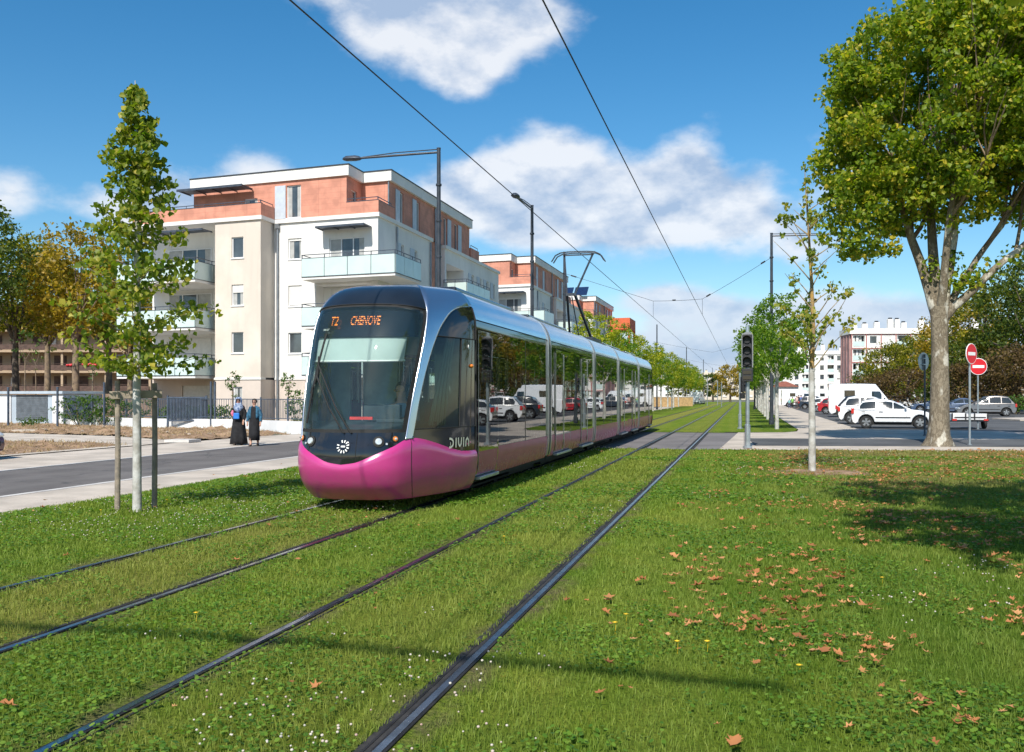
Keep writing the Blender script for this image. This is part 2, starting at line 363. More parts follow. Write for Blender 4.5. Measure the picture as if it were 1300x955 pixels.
# ------------------------------------------------------------------ camera, sun, sky
cam=bpy.data.cameras.new('camera'); co=bpy.data.objects.new('camera',cam); COL.objects.link(co); sc.camera=co
co.location=(0,0,EH); co.rotation_euler=(R(90),0,YAW)
cam.sensor_width=36; cam.lens=FL/1300*36; cam.shift_y=25.5/1300; cam.clip_end=6000; cam.clip_start=.05
SAZ,SEL=R(3),R(45)
sun=bpy.data.lights.new('sun','SUN'); sun.energy=4.6; sun.angle=R(.53); sun.color=(1,.955,.88)
so=bpy.data.objects.new('sun',sun); COL.objects.link(so); so.rotation_euler=(PI/2-SEL,0,-SAZ)
so.location=(0,-20,30)
w=bpy.data.worlds.new('World'); sc.world=w; w.use_nodes=True; nt=w.node_tree; bg=nt.nodes['Background']
sky=_n(nt,'ShaderNodeTexSky'); sky.sky_type='NISHITA'; sky.sun_disc=False; sky.sun_elevation=SEL; sky.sun_rotation=PI+SAZ
sky.air_density=1.0; sky.dust_density=.6; sky.ozone_density=2.2; sky.altitude=200
hs=_n(nt,'ShaderNodeHueSaturation'); hs.inputs['Hue'].default_value=.494; hs.inputs['Saturation'].default_value=1.38; hs.inputs['Value'].default_value=1.28; nt.links.new(sky.outputs[0],hs.inputs['Color'])
tc=_n(nt,'ShaderNodeTexCoord'); D=tc.outputs['Generated']; sx=_n(nt,'ShaderNodeSeparateXYZ'); nt.links.new(D,sx.inputs[0])
az=_math(nt,'ARCTAN2',sx.outputs[0],sx.outputs[1]); el=_math(nt,'ARCSINE',sx.outputs[2])
mp=_n(nt,'ShaderNodeMapping'); mp.inputs['Scale'].default_value=(1,1,1.7); nt.links.new(D,mp.inputs[0])
mp2=_n(nt,'ShaderNodeMapping'); mp2.inputs['Scale'].default_value=(1,1,1.7); mp2.inputs['Location'].default_value=(0,.006,-.030); nt.links.new(D,mp2.inputs[0])
n1=_noise(nt,9,9,mp.outputs[0],.56); n2=_noise(nt,9,9,mp2.outputs[0],.56); nbig=_noise(nt,3.0,3,mp.outputs[0],.5)
# cloud banks: azimuth, elevation, half width, half height (radians), weight
CL=[(-.352,.380,.070,.040,.85),(-.285,.375,.085,.050,1.0),(-.290,.322,.050,.028,.8),(-.225,.385,.07,.025,.55),(-.36,.415,.10,.03,.7),
    (-.25,.215,.060,.036,1.0),(-.185,.225,.055,.042,1.1),(-.115,.205,.060,.036,1.0),(-.050,.228,.038,.042,1.15),(-.03,.185,.09,.024,1.0),(-.15,.180,.10,.020,.8),(.015,.225,.028,.020,.55),(-.30,.22,.05,.03,.55),
    (-.500,.215,.055,.030,1.1),(-.590,.185,.045,.035,1.0),(-.56,.165,.06,.03,.8),(-.735,.18,.035,.028,.9),(-.67,.185,.03,.015,.35),
    (.10,.225,.045,.030,.8),(.075,.155,.04,.018,.35),(.155,.14,.05,.014,.4),(-.075,.100,.05,.016,.85),(-.02,.088,.06,.014,.5),(.13,.085,.12,.02,.6),(.02,.05,.30,.03,.8),(.2,.04,.3,.03,.75),(-.02,.145,.12,.022,.45),(-.24,.165,.10,.02,.5),(-.35,.03,.3,.03,.4),
    (.45,.25,.16,.06,.7),(.8,.18,.2,.07,.8),(-1.1,.3,.2,.08,.8),(1.6,.3,.4,.1,.8),(2.4,.25,.4,.1,.8),(-2.2,.3,.5,.1,.8),(-1.7,.15,.3,.06,.8)]
dens=None
for (a0,e0,ra,re,wt) in CL:
    u_=_math(nt,'POWER',_math(nt,'MULTIPLY',_math(nt,'SUBTRACT',az,a0),1/ra),2); v_=_math(nt,'POWER',_math(nt,'MULTIPLY',_math(nt,'SUBTRACT',el,e0),1/re),2)
    k=_math(nt,'MULTIPLY',_math(nt,'EXPONENT',_math(nt,'MULTIPLY',_math(nt,'ADD',u_,v_),-.9)),wt)
    dens=k if dens is None else _math(nt,'ADD',dens,k)
dens=_math(nt,'MINIMUM',_math(nt,'MULTIPLY',dens,1.22),1.5)
d1=_math(nt,'ADD',dens,_math(nt,'MULTIPLY',_math(nt,'SUBTRACT',n1,.5),2.1))
cover=_n(nt,'ShaderNodeMapRange',interpolation_type='SMOOTHSTEP'); cover.inputs[1].default_value=.40; cover.inputs[2].default_value=1.15; nt.links.new(d1,cover.inputs[0])
rel=_math(nt,'ADD',.50,_math(nt,'MULTIPLY',_math(nt,'SUBTRACT',n1,n2),5.0))
core=_math(nt,'MULTIPLY',_math(nt,'SUBTRACT',d1,.8),.42)
lum=_math(nt,'SUBTRACT',_math(nt,'ADD',rel,.28),core,clamp=True)
ccol=_mix(nt,lum,(4.0,5.1,6.9),(8.6,8.8,9.2))
ccol=_mix(nt,_math(nt,'MULTIPLY',_math(nt,'SUBTRACT',.17,el),4.5,clamp=True),ccol,(3.6,4.9,7.3))
fade=_math(nt,'MULTIPLY',cover.outputs[0],.88)
final=_mix(nt,fade,hs.outputs[0],ccol)
nt.links.new(final,bg.inputs[0]); bg.inputs[1].default_value=.085
sc.view_settings.view_transform='Standard'; sc.view_settings.look='None'; sc.view_settings.exposure=.36; sc.view_settings.gamma=1
sc.render.engine='CYCLES'; cy=sc.cycles; cy.use_denoising=True; cy.denoiser='OPENIMAGEDENOISE'; cy.max_bounces=8; cy.transparent_max_bounces=16; cy.diffuse_bounces=3; cy.glossy_bounces=4; cy.transmission_bounces=4
cy.use_adaptive_sampling=True; cy.adaptive_threshold=.015; cy.sample_clamp_indirect=8; cy.blur_glossy=.3
# ------------------------------------------------------------------ ground
def sheet(name, poly, z, m, kind='structure', thick=None):
    b=MB()
    if thick: b.prism(poly,z-thick,z)
    else: b.add([(p[0],p[1],z) for p in poly],[tuple(range(len(poly)))])
    o=b.build(name,m,fix=bool(thick))
    if not thick and o.data.polygons[0].normal.z<0: o.data.flip_normals()
    return tag(o,kind=kind)
sheet('ground',[(-2500,-600),(2500,-600),(2500,3000),(-2500,3000)],-.20,M['farground'])
# lawn material: grass tones by place, strip between rails drier
def lawnmat(name, blades):
    m=bpy.data.materials.new(name); m.use_nodes=True; nt=m.node_tree; b=nt.nodes['Principled BSDF']; out=nt.nodes['Material Output']
    g=_n(nt,'ShaderNodeNewGeometry').outputs['Position']; s_=_n(nt,'ShaderNodeSeparateXYZ'); nt.links.new(g,s_.inputs[0])
    big=_ramp(nt,_noise(nt,.55,5,g,.6),.36,.66); mid=_ramp(nt,_noise(nt,3.2,4,g),.35,.65); fine=_ramp(nt,_noise(nt,38,3,g),.3,.75)
    c=_mix(nt,big,(.175,.270,.022),(.310,.350,.040))
    c=_mix(nt,_math(nt,'MULTIPLY',mid,.6),c,(.115,.205,.016))
    huge=_ramp(nt,_noise(nt,.22,4,g,.6),.42,.62); c=_mix(nt,_math(nt,'MULTIPLY',huge,.35),c,(.10,.185,.014))
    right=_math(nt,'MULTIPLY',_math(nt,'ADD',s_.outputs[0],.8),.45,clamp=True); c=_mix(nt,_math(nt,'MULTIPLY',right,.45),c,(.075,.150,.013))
    yel=_ramp(nt,_noise(nt,1.1,5,g,.65),.55,.70); c=_mix(nt,_math(nt,'MULTIPLY',yel,.5),c,(.33,.33,.06))
    mps=_n(nt,'ShaderNodeMapping'); mps.inputs['Scale'].default_value=(2.2,.05,1); nt.links.new(g,mps.inputs[0]); c=_mix(nt,_math(nt,'MULTIPLY',_ramp(nt,_noise(nt,1.0,3,mps.outputs[0]),.45,.6),.28),c,(.34,.36,.07))
    # drier ground inside each track and round the trees at the crossing
    wob=_math(nt,'MULTIPLY',_math(nt,'SUBTRACT',_noise(nt,1.3,4,g),.5),.9); xx=_math(nt,'ADD',s_.outputs[0],wob)
    def band(c0,hw,soft): 
        return _math(nt,'MULTIPLY',_math(nt,'SUBTRACT',hw,_math(nt,'ABSOLUTE',_math(nt,'SUBTRACT',xx,c0))),1/soft,clamp=True)
    dry=_math(nt,'MAXIMUM',_math(nt,'MULTIPLY',band(-5.15,.75,.25),.85),_math(nt,'MULTIPLY',band(-2.28,.7,.3),.35))
    c=_mix(nt,_math(nt,'MULTIPLY',dry,.75),c,(.370,.320,.080))
    for r_ in (-5.86,-4.43,-3.00,-1.56):
        bd=_math(nt,'MULTIPLY',_math(nt,'SUBTRACT',.26,_math(nt,'ABSOLUTE',_math(nt,'SUBTRACT',s_.outputs[0],r_))),7,clamp=True); c=_mix(nt,_math(nt,'MULTIPLY',bd,_ramp(nt,_noise(nt,2.6,5,g,.7),.42,.62)),c,(.22,.18,.09))
    bare=_math(nt,'MULTIPLY',_math(nt,'MULTIPLY',_math(nt,'SUBTRACT',s_.outputs[1],13.5),.13,clamp=True),_math(nt,'MULTIPLY',_math(nt,'SUBTRACT',s_.outputs[0],.2),.7,clamp=True))
    bare=_math(nt,'MULTIPLY',bare,_math(nt,'LESS_THAN',s_.outputs[1],38))
    c=_mix(nt,_math(nt,'MULTIPLY',_math(nt,'MULTIPLY',bare,_ramp(nt,_noise(nt,1.1,6,g,.65),.30,.55)),.92),c,(.37,.245,.12))
    if blades:
        at_=_n(nt,'ShaderNodeAttribute',attribute_name='rnd').outputs['Fac']
        c=_mix(nt,_ramp(nt,at_,.0,1.0),_mix(nt,.45,c,(.05,.11,.012)),_mix(nt,.40,c,(.36,.42,.10)))
    else:
        c=_mix(nt,_math(nt,'MULTIPLY',fine,.75),c,(.028,.055,.010))
    nt.links.new(c,b.inputs['Base Color']); b.inputs['Roughness'].default_value=.6 if blades else .95; b.inputs['Specular IOR Level'].default_value=.25 if blades else .05
    if blades:
        t=_n(nt,'ShaderNodeBsdfTranslucent'); nt.links.new(_mix(nt,1.0,c,(1.5,1.7,.7),'MULTIPLY'),t.inputs[0])
        mx=_n(nt,'ShaderNodeMixShader'); mx.inputs[0].default_value=.35; nt.links.new(b.outputs[0],mx.inputs[1]); nt.links.new(t.outputs[0],mx.inputs[2]); nt.links.new(mx.outputs[0],out.inputs[0])
    else:
        bp=_n(nt,'ShaderNodeBump'); bp.inputs['Strength'].default_value=1; bp.inputs['Distance'].default_value=.05
        nt.links.new(_math(nt,'ADD',_noise(nt,22,6,g,.7),_math(nt,'MULTIPLY',_noise(nt,2.5,3,g),1.5)),bp.inputs['Height']); nt.links.new(bp.outputs[0],b.inputs['Normal'])
    return m
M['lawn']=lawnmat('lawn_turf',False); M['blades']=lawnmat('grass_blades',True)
# near lawn (up to the crossing) with a soft shoulder down to the left pavement
NEARY=lambda X: 28.4 if X<-.66 else 28.4+.185*(X+.66)
b=MB(); xs=[-10.25,-10.0,-9.7,-9.2,-8.5,-.66,40]; zs=[-.15,-.105,-.04,-.01,0,0,0]
for i in range(len(xs)-1):
    x0,x1=xs[i],xs[i+1]
    b.quad((x0,-30,zs[i]),(x1,-30,zs[i+1]),(x1,NEARY(x1),zs[i+1]),(x0,NEARY(x0),zs[i]))
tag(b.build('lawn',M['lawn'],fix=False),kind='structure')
b=MB()
for i in range(4):
    b.quad((xs[i],41.8,zs[i]),(xs[i+1],41.8,zs[i+1]),(xs[i+1],262,zs[i+1]),(xs[i],262,zs[i]))
b.quad((-8.5,41.8,0),(-.8,41.8,0),(-.8,262,0),(-8.5,262,0))
b.add([(-.8,42.4,0),(1.7,42.7,0),(2.3,44.0,0),(2.5,46.5,0),(2.6,262,0),(-.8,262,0)],[(0,1,2,3,4,5)])
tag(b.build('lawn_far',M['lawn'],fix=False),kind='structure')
# crossing: road surface over the tracks, pale bands, carriageway, parking
sheet('crossing_road',[(-10.15,28.2),(-.66,28.4),(-.2,42.0),(-10.15,42.0)],-.012,M['crossing'])
sheet('cross_pavement',[(-.72,28.38),(40,35.9),(40,60),(-.24,60),(-.24,42.0)],-.010,M['concrete'])
sheet('cross_road',[(.35,31.2),(9.5,32.5),(15,33.6),(60,40),(60,57),(14,46.5),(11.6,41.5),(10.3,38.6),(8.5,37.4),(.15,36.6)],-.004,M['asphalt_lot'])
sheet('car_park',[(5.2,48.0),(11.3,46.6),(12.6,43.6),(60,54),(140,100),(140,240),(7.2,240),(5.8,110)],-.002,M['asphalt_lot'])
sheet('footpath',[(2.45,46.2),(2.2,44.1),(1.6,42.8),(-.3,42.1),(11,42.0),(11.3,46.7),(5.3,48.1),(5.9,110),(7.3,240),(7.3,262),(2.6,262)],.0,M['concrete'])
sheet('traffic_island',[(17.5,43.5),(26,45.2),(26.5,47),(19.5,45.9),(17.6,44.6)],.09,M['kerb'],thick=.12)
sheet('parking_island',[(17,66),(40,79),(52,96),(60,110),(54,110),(38,92),(16.4,70.5)],.08,M['concrete'],thick=.1)
# left pavement, road, far pavement
sheet('near_pavement',[(-12.1,-30),(-9.9,-30),(-9.9,262),(-12.1,262)],-.125,M['concrete'])
sheet('road',[(-16.35,-30),(-12.1,-30),(-12.1,262),(-16.35,262)],-.130,M['asphalt'])
sheet('far_pavement',[(-20.3,-30),(-16.35,-30),(-16.35,262),(-19.3,262),(-19.3,39),(-19.9,36)],-.122,M['concrete'])
b=MB(); b.box(-12.2,-12.05,-30,262,-.2,-.118); b.box(-16.42,-16.28,-30,262,-.2,-.116); tag(b.build('kerb',M['kerb']),kind='structure')
sheet('side_street',[(-16.4,262),(60,262),(60,290),(-120,290),(-120,262)],-.12,M['asphalt'])
# path branching off left, and loose soil
sheet('side_path',[(-20.2,16),(-20.2,31.5),(-26,35),(-33,36.7),(-42,39),(-60,44),(-60,38),(-40,31),(-30,24.5),(-24,19.5)],-.115,M['concrete'])
def soil(name, poly, step, amp, z0, seed):
    """a lumpy soil patch over a polygon"""
    from mathutils.geometry import intersect_point_line
    xs_=[p[0] for p in poly]; ys_=[p[1] for p in poly]; b=MB(); idx={}
    def inside(x,y):
        c=False; n=len(poly)
        for i in range(n):
            x1,y1=poly[i]; x2,y2=poly[(i+1)%n]
            if (y1>y)!=(y2>y) and x<(x2-x1)*(y-y1)/(y2-y1)+x1: c=not c
        return c
    def edge(x,y):
        return min((Vector((x,y))-Vector(intersect_point_line((x,y),poly[i],poly[(i+1)%len(poly)])[0][:2]) if 0<=intersect_point_line((x,y),poly[i],poly[(i+1)%len(poly)])[1]<=1 else Vector((9,9))).length for i in range(len(poly)))
    nx=int((max(xs_)-min(xs_))/step); ny=int((max(ys_)-min(ys_))/step); vs=[]; fs=[]
    for j in range(ny+1):
        for i in range(nx+1):
            x=min(xs_)+i*step+random.uniform(-.3,.3)*step; y=min(ys_)+j*step+random.uniform(-.3,.3)*step
            if inside(x,y):
                e=min(1,edge(x,y)/.7)
                idx[i,j]=len(vs); h=.5+mnoise.fractal(Vector((x*1.6,y*1.6,seed)),1,2,5)*.8+random.uniform(-.22,.22)
                vs.append((x,y,z0+e*amp*max(0,h)+(.0 if e>.2 else -.01)))
    for j in range(ny):
        for i in range(nx):
            q=[idx.get(k) for k in ((i,j),(i+1,j),(i+1,j+1),(i,j+1))]
            if None not in q: fs.append(tuple(q))
    b.add(vs,fs); return tag(b.build(name,M['soil'],fix=False,smooth=False),kind='structure')
SOILS=[]
SOILS.append(soil('soil_verge',[(-20.0,34.5),(-19.4,38.6),(-24.6,42.5),(-29.1,42.6),(-37.3,45.9),(-52,54),(-60,52),(-50,44),(-40,39.5),(-33,37.2),(-26,35.4),(-21,32.0)],.22,.20,-.13,3))
SOILS.append(soil('soil_island',[(-20.4,22.0),(-20.6,28.6),(-23.5,29.5),(-29,29.0),(-36,30.0),(-34,27.0),(-28,22.2),(-24,19.6)],.22,.16,-.13,8))
def weeds(n):
    P=np.concatenate([np.array([v.co for v in o.data.vertices]) for o in SOILS]); p=P[rng.integers(0,len(P),n)]+rng.normal(0,.12,(n,3))*np.array([1,1,0]); h=rng.uniform(.04,.16,n)*rng.random(n)**.5; a=rng.uniform(0,2*PI,n); wd=rng.uniform(.008,.02,n)
    v=np.empty((n,3,3)); dx=np.stack([np.cos(a)*wd,np.sin(a)*wd,0*a],1); v[:,0]=p-dx; v[:,1]=p+dx; v[:,2]=p+np.stack([rng.normal(0,.06,n),rng.normal(0,.06,n),h],1)
    return npmesh('dry_weeds',v.reshape(-1,3),np.arange(n*3),3,leafmat('straw',(.20,.13,.07),(.38,.26,.14),(.50,.40,.22),.2,.8),attr=np.repeat(rng.random(n),3))
tag(weeds(26000),kind='stuff')
b=MB()
for k in range(420):
    P_=SOILS[k%5==0].data.vertices; q=P_[random.randrange(len(P_))].co; s_=random.uniform(.02,.09); b.ball((q.x+random.uniform(-.1,.1),q.y+random.uniform(-.1,.1),q.z+s_*.2),(s_,s_*random.uniform(.6,1.2),s_*.6),5,3)
tag(b.build('rubble',mat('pale_rubble',(.45,.37,.29),.95,var=.3),fix=False),kind='stuff')
# soil ring round the slim tree
soil('tree_pit',[(.6,19.6),(2.2,19.5),(2.9,20.3),(2.4,21.4),(1.0,21.5),(.3,20.6)],.12,.07,.0,5)
# ------------------------------------------------------------------ rails
RX=[-5.86,-4.43,-3.00,-1.56]
for x,nm in zip(RX,('outer rail of the tram track beside the left road','inner rail of the track the tram runs on','left rail of the empty tram track','right rail of the empty tram track, nearest the right-hand lawn')):
    t=empty('tram_rail',(x,0,0)); tag(t,'grooved steel '+nm,'rail','grooved rails set in the lawn')
    s_=1 if x in (-5.86,-3.00) else -1     # groove on the inside
    b=MB(); b.box(-.036,.036,-12,262,-.05,.010); b.box(.066*s_,.080*s_,-12,262,-.05,.006); b.build('rail_head',M['rail_flange'],t)
    b=MB(); b.box(-.022,.018,-12,262,.0102,.013); b.build('running_surface',M['steel'],t)
    b=MB(); b.box(-.115,-.0365,-12,262,-.06,-.002 if s_>0 else .003); b.box(.0365,.115,-12,262,-.06,-.004); 
    b.build('rubber_edging',M['rail_dark'],t)
# ------------------------------------------------------------------ grass blades, clover, flowers, dry leaves
def lawn_ok(x,y):
    ok=(y<np.where(x<-.66,28.3,28.3+.185*(x+.66)))&(x>-10.15)
    for r_ in RX: ok&=np.abs(x-r_)>(.078+.03*np.sin(y*3.1+r_)*np.sin(y*1.3))
    return ok
def sample(n, dmin, dmax, power, extra=140):
    u=rng.random(n); k=2-power
    d=(dmin**k+u*(dmax**k-dmin**k))**(1/k)
    px=rng.uniform(-extra,1300+extra,n); xc=(px-650)/FL*d
    return -d*SN+xc*CS, d*CS+xc*SN, d
def groundz(x): return np.interp(x,xs[:5],zs[:5])
def pnoise(x,y,s_,seed):
    # cheap value noise in numpy
    r_=np.random.default_rng(seed).random((128,128)); X=x*s_; Y=y*s_; i=np.floor(X).astype(int); j=np.floor(Y).astype(int); fx=X-i; fy=Y-j
    fx=fx*fx*(3-2*fx); fy=fy*fy*(3-2*fy); g=lambda a,b_: r_[a%128,b_%128]
    return (g(i,j)*(1-fx)+g(i+1,j)*fx)*(1-fy)+(g(i,j+1)*(1-fx)+g(i+1,j+1)*fx)*fy
def blades(name, n, dmin, dmax, hmin, hmax, wbase, lean=.45, power=1.25):
    x,y,d=sample(n,dmin,dmax,power); ok=lawn_ok(x,y)
    clo=pnoise(x,y,1.1,5)*.6+pnoise(x,y,3.3,6)*.4
    ok&=rng.random(n)>np.clip((clo-.62)*4,0,.6)
    near_rail=np.min([np.abs(x-r_) for r_ in RX],axis=0)
    x,y,d,clo,near_rail=x[ok],y[ok],d[ok],clo[ok],near_rail[ok]; n=len(x)
    z=groundz(x)
    tall=.55+.9*(pnoise(x,y,2.3,9)*.5+pnoise(x,y,7,10)*.5)
    h=rng.uniform(hmin,hmax,n)*tall*np.where(near_rail<.18,.6,1)
    wd=np.maximum(wbase,.00085*d)*rng.uniform(.7,1.3,n); an=rng.uniform(0,2*PI,n); la=rng.uniform(0,2*PI,n); ll=h*rng.uniform(.05,lean*2,n)
    wx,wy=np.cos(an)*wd/2,np.sin(an)*wd/2; lx,ly=np.cos(la)*ll,np.sin(la)*ll
    v=np.empty((n,5,3)); 
    v[:,0]=np.stack([x-wx,y-wy,z-.005],1); v[:,1]=np.stack([x+wx,y+wy,z-.005],1)
    v[:,2]=np.stack([x+wx*.75+lx*.35,y+wy*.75+ly*.35,z+h*.6],1); v[:,3]=np.stack([x-wx*.75+lx*.35,y-wy*.75+ly*.35,z+h*.6],1)
    v[:,4]=np.stack([x+lx,y+ly,z+h*np.sqrt(np.clip(1-(ll/h)**2*.3,.3,1))],1)
    base=np.arange(n)*5; f=np.stack([base,base+1,base+2,base+3,base+3,base+2,base+4],1).ravel()
    per=np.tile([4,3],n); rv=np.clip(rng.normal(.42,.22,n)+.15*(pnoise(x,y,.9,12)-.5),0,1)
    return npmesh(name,v.reshape(-1,3),f,per,M['blades'],attr=np.repeat(rv,5))
tag(blades('grass',430000,3.4,29,.022,.06,.0042),kind='stuff')
# clover leaves: little folded leaflets lying level, in drifts
def clover(n):
    x,y,d=sample(n,3.4,24,1.2); dn=pnoise(x,y,.8,21)*.55+pnoise(x,y,2.6,22)*.45
    drift=((x>-4.3)&(x<-3.1)&(y<11))|((x<-6)&(x>-9.5))
    ok=lawn_ok(x,y)&(rng.random(n)<np.clip((dn-.47+np.where(drift,.13,0))*6,0,1)); x,y,d=x[ok],y[ok],d[ok]; n=len(x); z=groundz(x)+rng.uniform(.02,.055,n)
    r_=rng.uniform(.008,.014,n)*np.maximum(1,d/8); a=rng.uniform(0,2*PI,n); K=6; v=np.empty((n,K,3)); tx=rng.uniform(-.45,.45,n); ty=rng.uniform(-.45,.45,n)
    for k in range(K):
        aa=a+k*2*PI/K; dx,dy=np.cos(aa)*r_,np.sin(aa)*r_; v[:,k]=np.stack([x+dx,y+dy,z+dx*tx+dy*ty],1)
    m=leafmat('clover_leaf',(.06,.14,.016),(.12,.23,.024),(.22,.33,.045),.38)
    return npmesh('clover',v.reshape(-1,3),np.arange(n*K),K,m,attr=np.repeat(rng.random(n),K))
tag(clover(120000),kind='stuff')
def flowers(n):
    x,y,d=sample(n,3.6,30,1.0); dn=pnoise(x,y,.55,31)*.6+pnoise(x,y,1.9,32)*.4
    w_=np.where((x<-5.9),.16,np.where((x>-4.43)&(x<-3.0),.14,np.where(x>-1.4,-.10,-.02)))
    ok=lawn_ok(x,y)&(rng.random(n)<np.clip((dn-.60+w_)*6,0,1)); x,y,d=x[ok],y[ok],d[ok]
    # base ball
    t=(1+5**.5)/2; V=np.array([(0,1,t),(0,-1,t),(0,1,-t),(0,-1,-t),(1,t,0),(-1,t,0),(1,-t,0),(-1,-t,0),(t,0,1),(-t,0,1),(t,0,-1),(-t,0,-1)],float)/1.9
    F=np.array([(0,1,8),(0,9,1),(0,8,4),(0,4,5),(0,5,9),(1,6,8),(1,7,6),(1,9,7),(8,6,10),(8,10,4),(9,5,11),(9,11,7),(2,4,10),(2,5,4),(2,11,5),(2,10,3),(2,3,11),(3,10,6),(3,6,7),(3,7,11)])
    n=len(x); r_=rng.uniform(.005,.009,n)*np.maximum(1,d/15); z=groundz(x)+rng.uniform(.045,.085,n)
    v=V[None]*r_[:,None,None]*np.array([1,1,.85])+np.stack([x,y,z],1)[:,None]
    f=(F[None]+(np.arange(n)*12)[:,None,None]).ravel()
    return npmesh('clover_flowers',v.reshape(-1,3),f,3,M['petal'])
tag(flowers(12000),kind='stuff')
b=MB()
for (px,py) in [(795,794),(781,805),(860,830),(898,830),(212,641),(249,792),(1015,862),(1120,745),(640,690),(128,655)]:
    p=gnd(px,py)
    for k in range(7):
        a=k*.9; b.add([(p.x,p.y,.075),(p.x+.02*math.cos(a),p.y+.02*math.sin(a),.08),(p.x+.018*math.cos(a+.8),p.y+.018*math.sin(a+.8),.078)],[(0,1,2)])
    b.ball((p.x,p.y,.078),(.010,.010,.006),6,4); b.tube([(p.x,p.y,0),(p.x+.004,p.y,.075)],.0012,4)
tag(b.build('dandelion_flowers',M['yellow_petal'],fix=False),kind='stuff')
def litter(n):
    x,y,d=sample(n,4.0,29,.55); dn=pnoise(x,y,.45,41)*.5+pnoise(x,y,1.6,42)*.5
    w_=np.clip((x+1.2)/2.2,0,1)*.95+.02
    ok=lawn_ok(x,y)&(rng.random(n)<np.clip((dn-.46)*6,0.03,1)*w_); x,y,d=x[ok],y[ok],d[ok]; n=len(x)
    s_=rng.uniform(.012,.05,n)*(1+.5*(rng.random(n)<.12)); a=rng.uniform(0,2*PI,n); z=rng.uniform(.02,.062,n); K=11
    prof=[(1,0),(.45,.32),(.62,.75),(.1,.5),(-.25,.85),(-.3,.35),(-.9,.25),(-.3,-.3),(-.2,-.85),(.15,-.5),(.6,-.7)]
    v=np.empty((n,K,3)); cu=rng.uniform(.2,1.1,n); tl=rng.uniform(-.35,.35,n)
    for k,(px_,py_) in enumerate(prof):
        jx=px_*s_*rng.uniform(.8,1.2,n); jy=py_*s_*rng.uniform(.7,1.1,n)
        v[:,k]=np.stack([x+np.cos(a)*jx-np.sin(a)*jy,y+np.sin(a)*jx+np.cos(a)*jy,z+cu*(py_**2)*s_*.9+tl*jx+.2*s_*abs(px_)],1)
    F=[(0,1,2,3),(3,4,5),(5,6,7),(7,8,9),(9,10,0),(0,3,5),(0,5,7),(0,7,9)]
    base=(np.arange(n)*K)[:,None]; f=(base+np.array([i for q in F for i in q])[None]).ravel(); per=np.tile([len(q) for q in F],n)
    return npmesh('fallen_leaves',v.reshape(-1,3),f,per,M['litter'],attr=np.repeat(rng.random(n),K))
tag(litter(30000),kind='stuff')
# ------------------------------------------------------------------ apartment buildings on the left (walls not quite square to each other)
M['curtain']=mat('net_curtain',(.42,.42,.40),.9,var=.1)
UX,UY,VX,VY=.993,-.120,.009,1.0
skew=lambda a,b,z:(a*UX+b*VX,a*UY+b*VY,z)
def SM(): return MB(skew)
def wall_holes(b, P, a0,a1,z0,z1, holes, rev=.16):
    """wall face with openings; P(a,z,depth)->point. every opening gets its reveals"""
    A=sorted({a0,a1,*[h[0] for h in holes],*[h[1] for h in holes]}); Z=sorted({z0,z1,*[h[2] for h in holes],*[h[3] for h in holes]})
    for i in range(len(A)-1):
        for j in range(len(Z)-1):
            am,zm=(A[i]+A[i+1])/2,(Z[j]+Z[j+1])/2
            if any(h[0]<am<h[1] and h[2]<zm<h[3] for h in holes): continue
            b.quad(P(A[i],Z[j],0),P(A[i+1],Z[j],0),P(A[i+1],Z[j+1],0),P(A[i],Z[j+1],0))
    for h in holes:
        r_=h[4] if len(h)>4 else rev
        b.quad(P(h[0],h[2],0),P(h[1],h[2],0),P(h[1],h[2],r_),P(h[0],h[2],r_)); b.quad(P(h[0],h[3],0),P(h[0],h[3],r_),P(h[1],h[3],r_),P(h[1],h[3],0))
        b.quad(P(h[0],h[2],0),P(h[0],h[2],r_),P(h[0],h[3],r_),P(h[0],h[3],0)); b.quad(P(h[1],h[2],0),P(h[1],h[3],0),P(h[1],h[3],r_),P(h[1],h[2],r_))
front=lambda v0:(lambda a,z,dp:(a,v0+dp,z))
side=lambda u0:(lambda a,z,dp:(u0-dp,a,z))
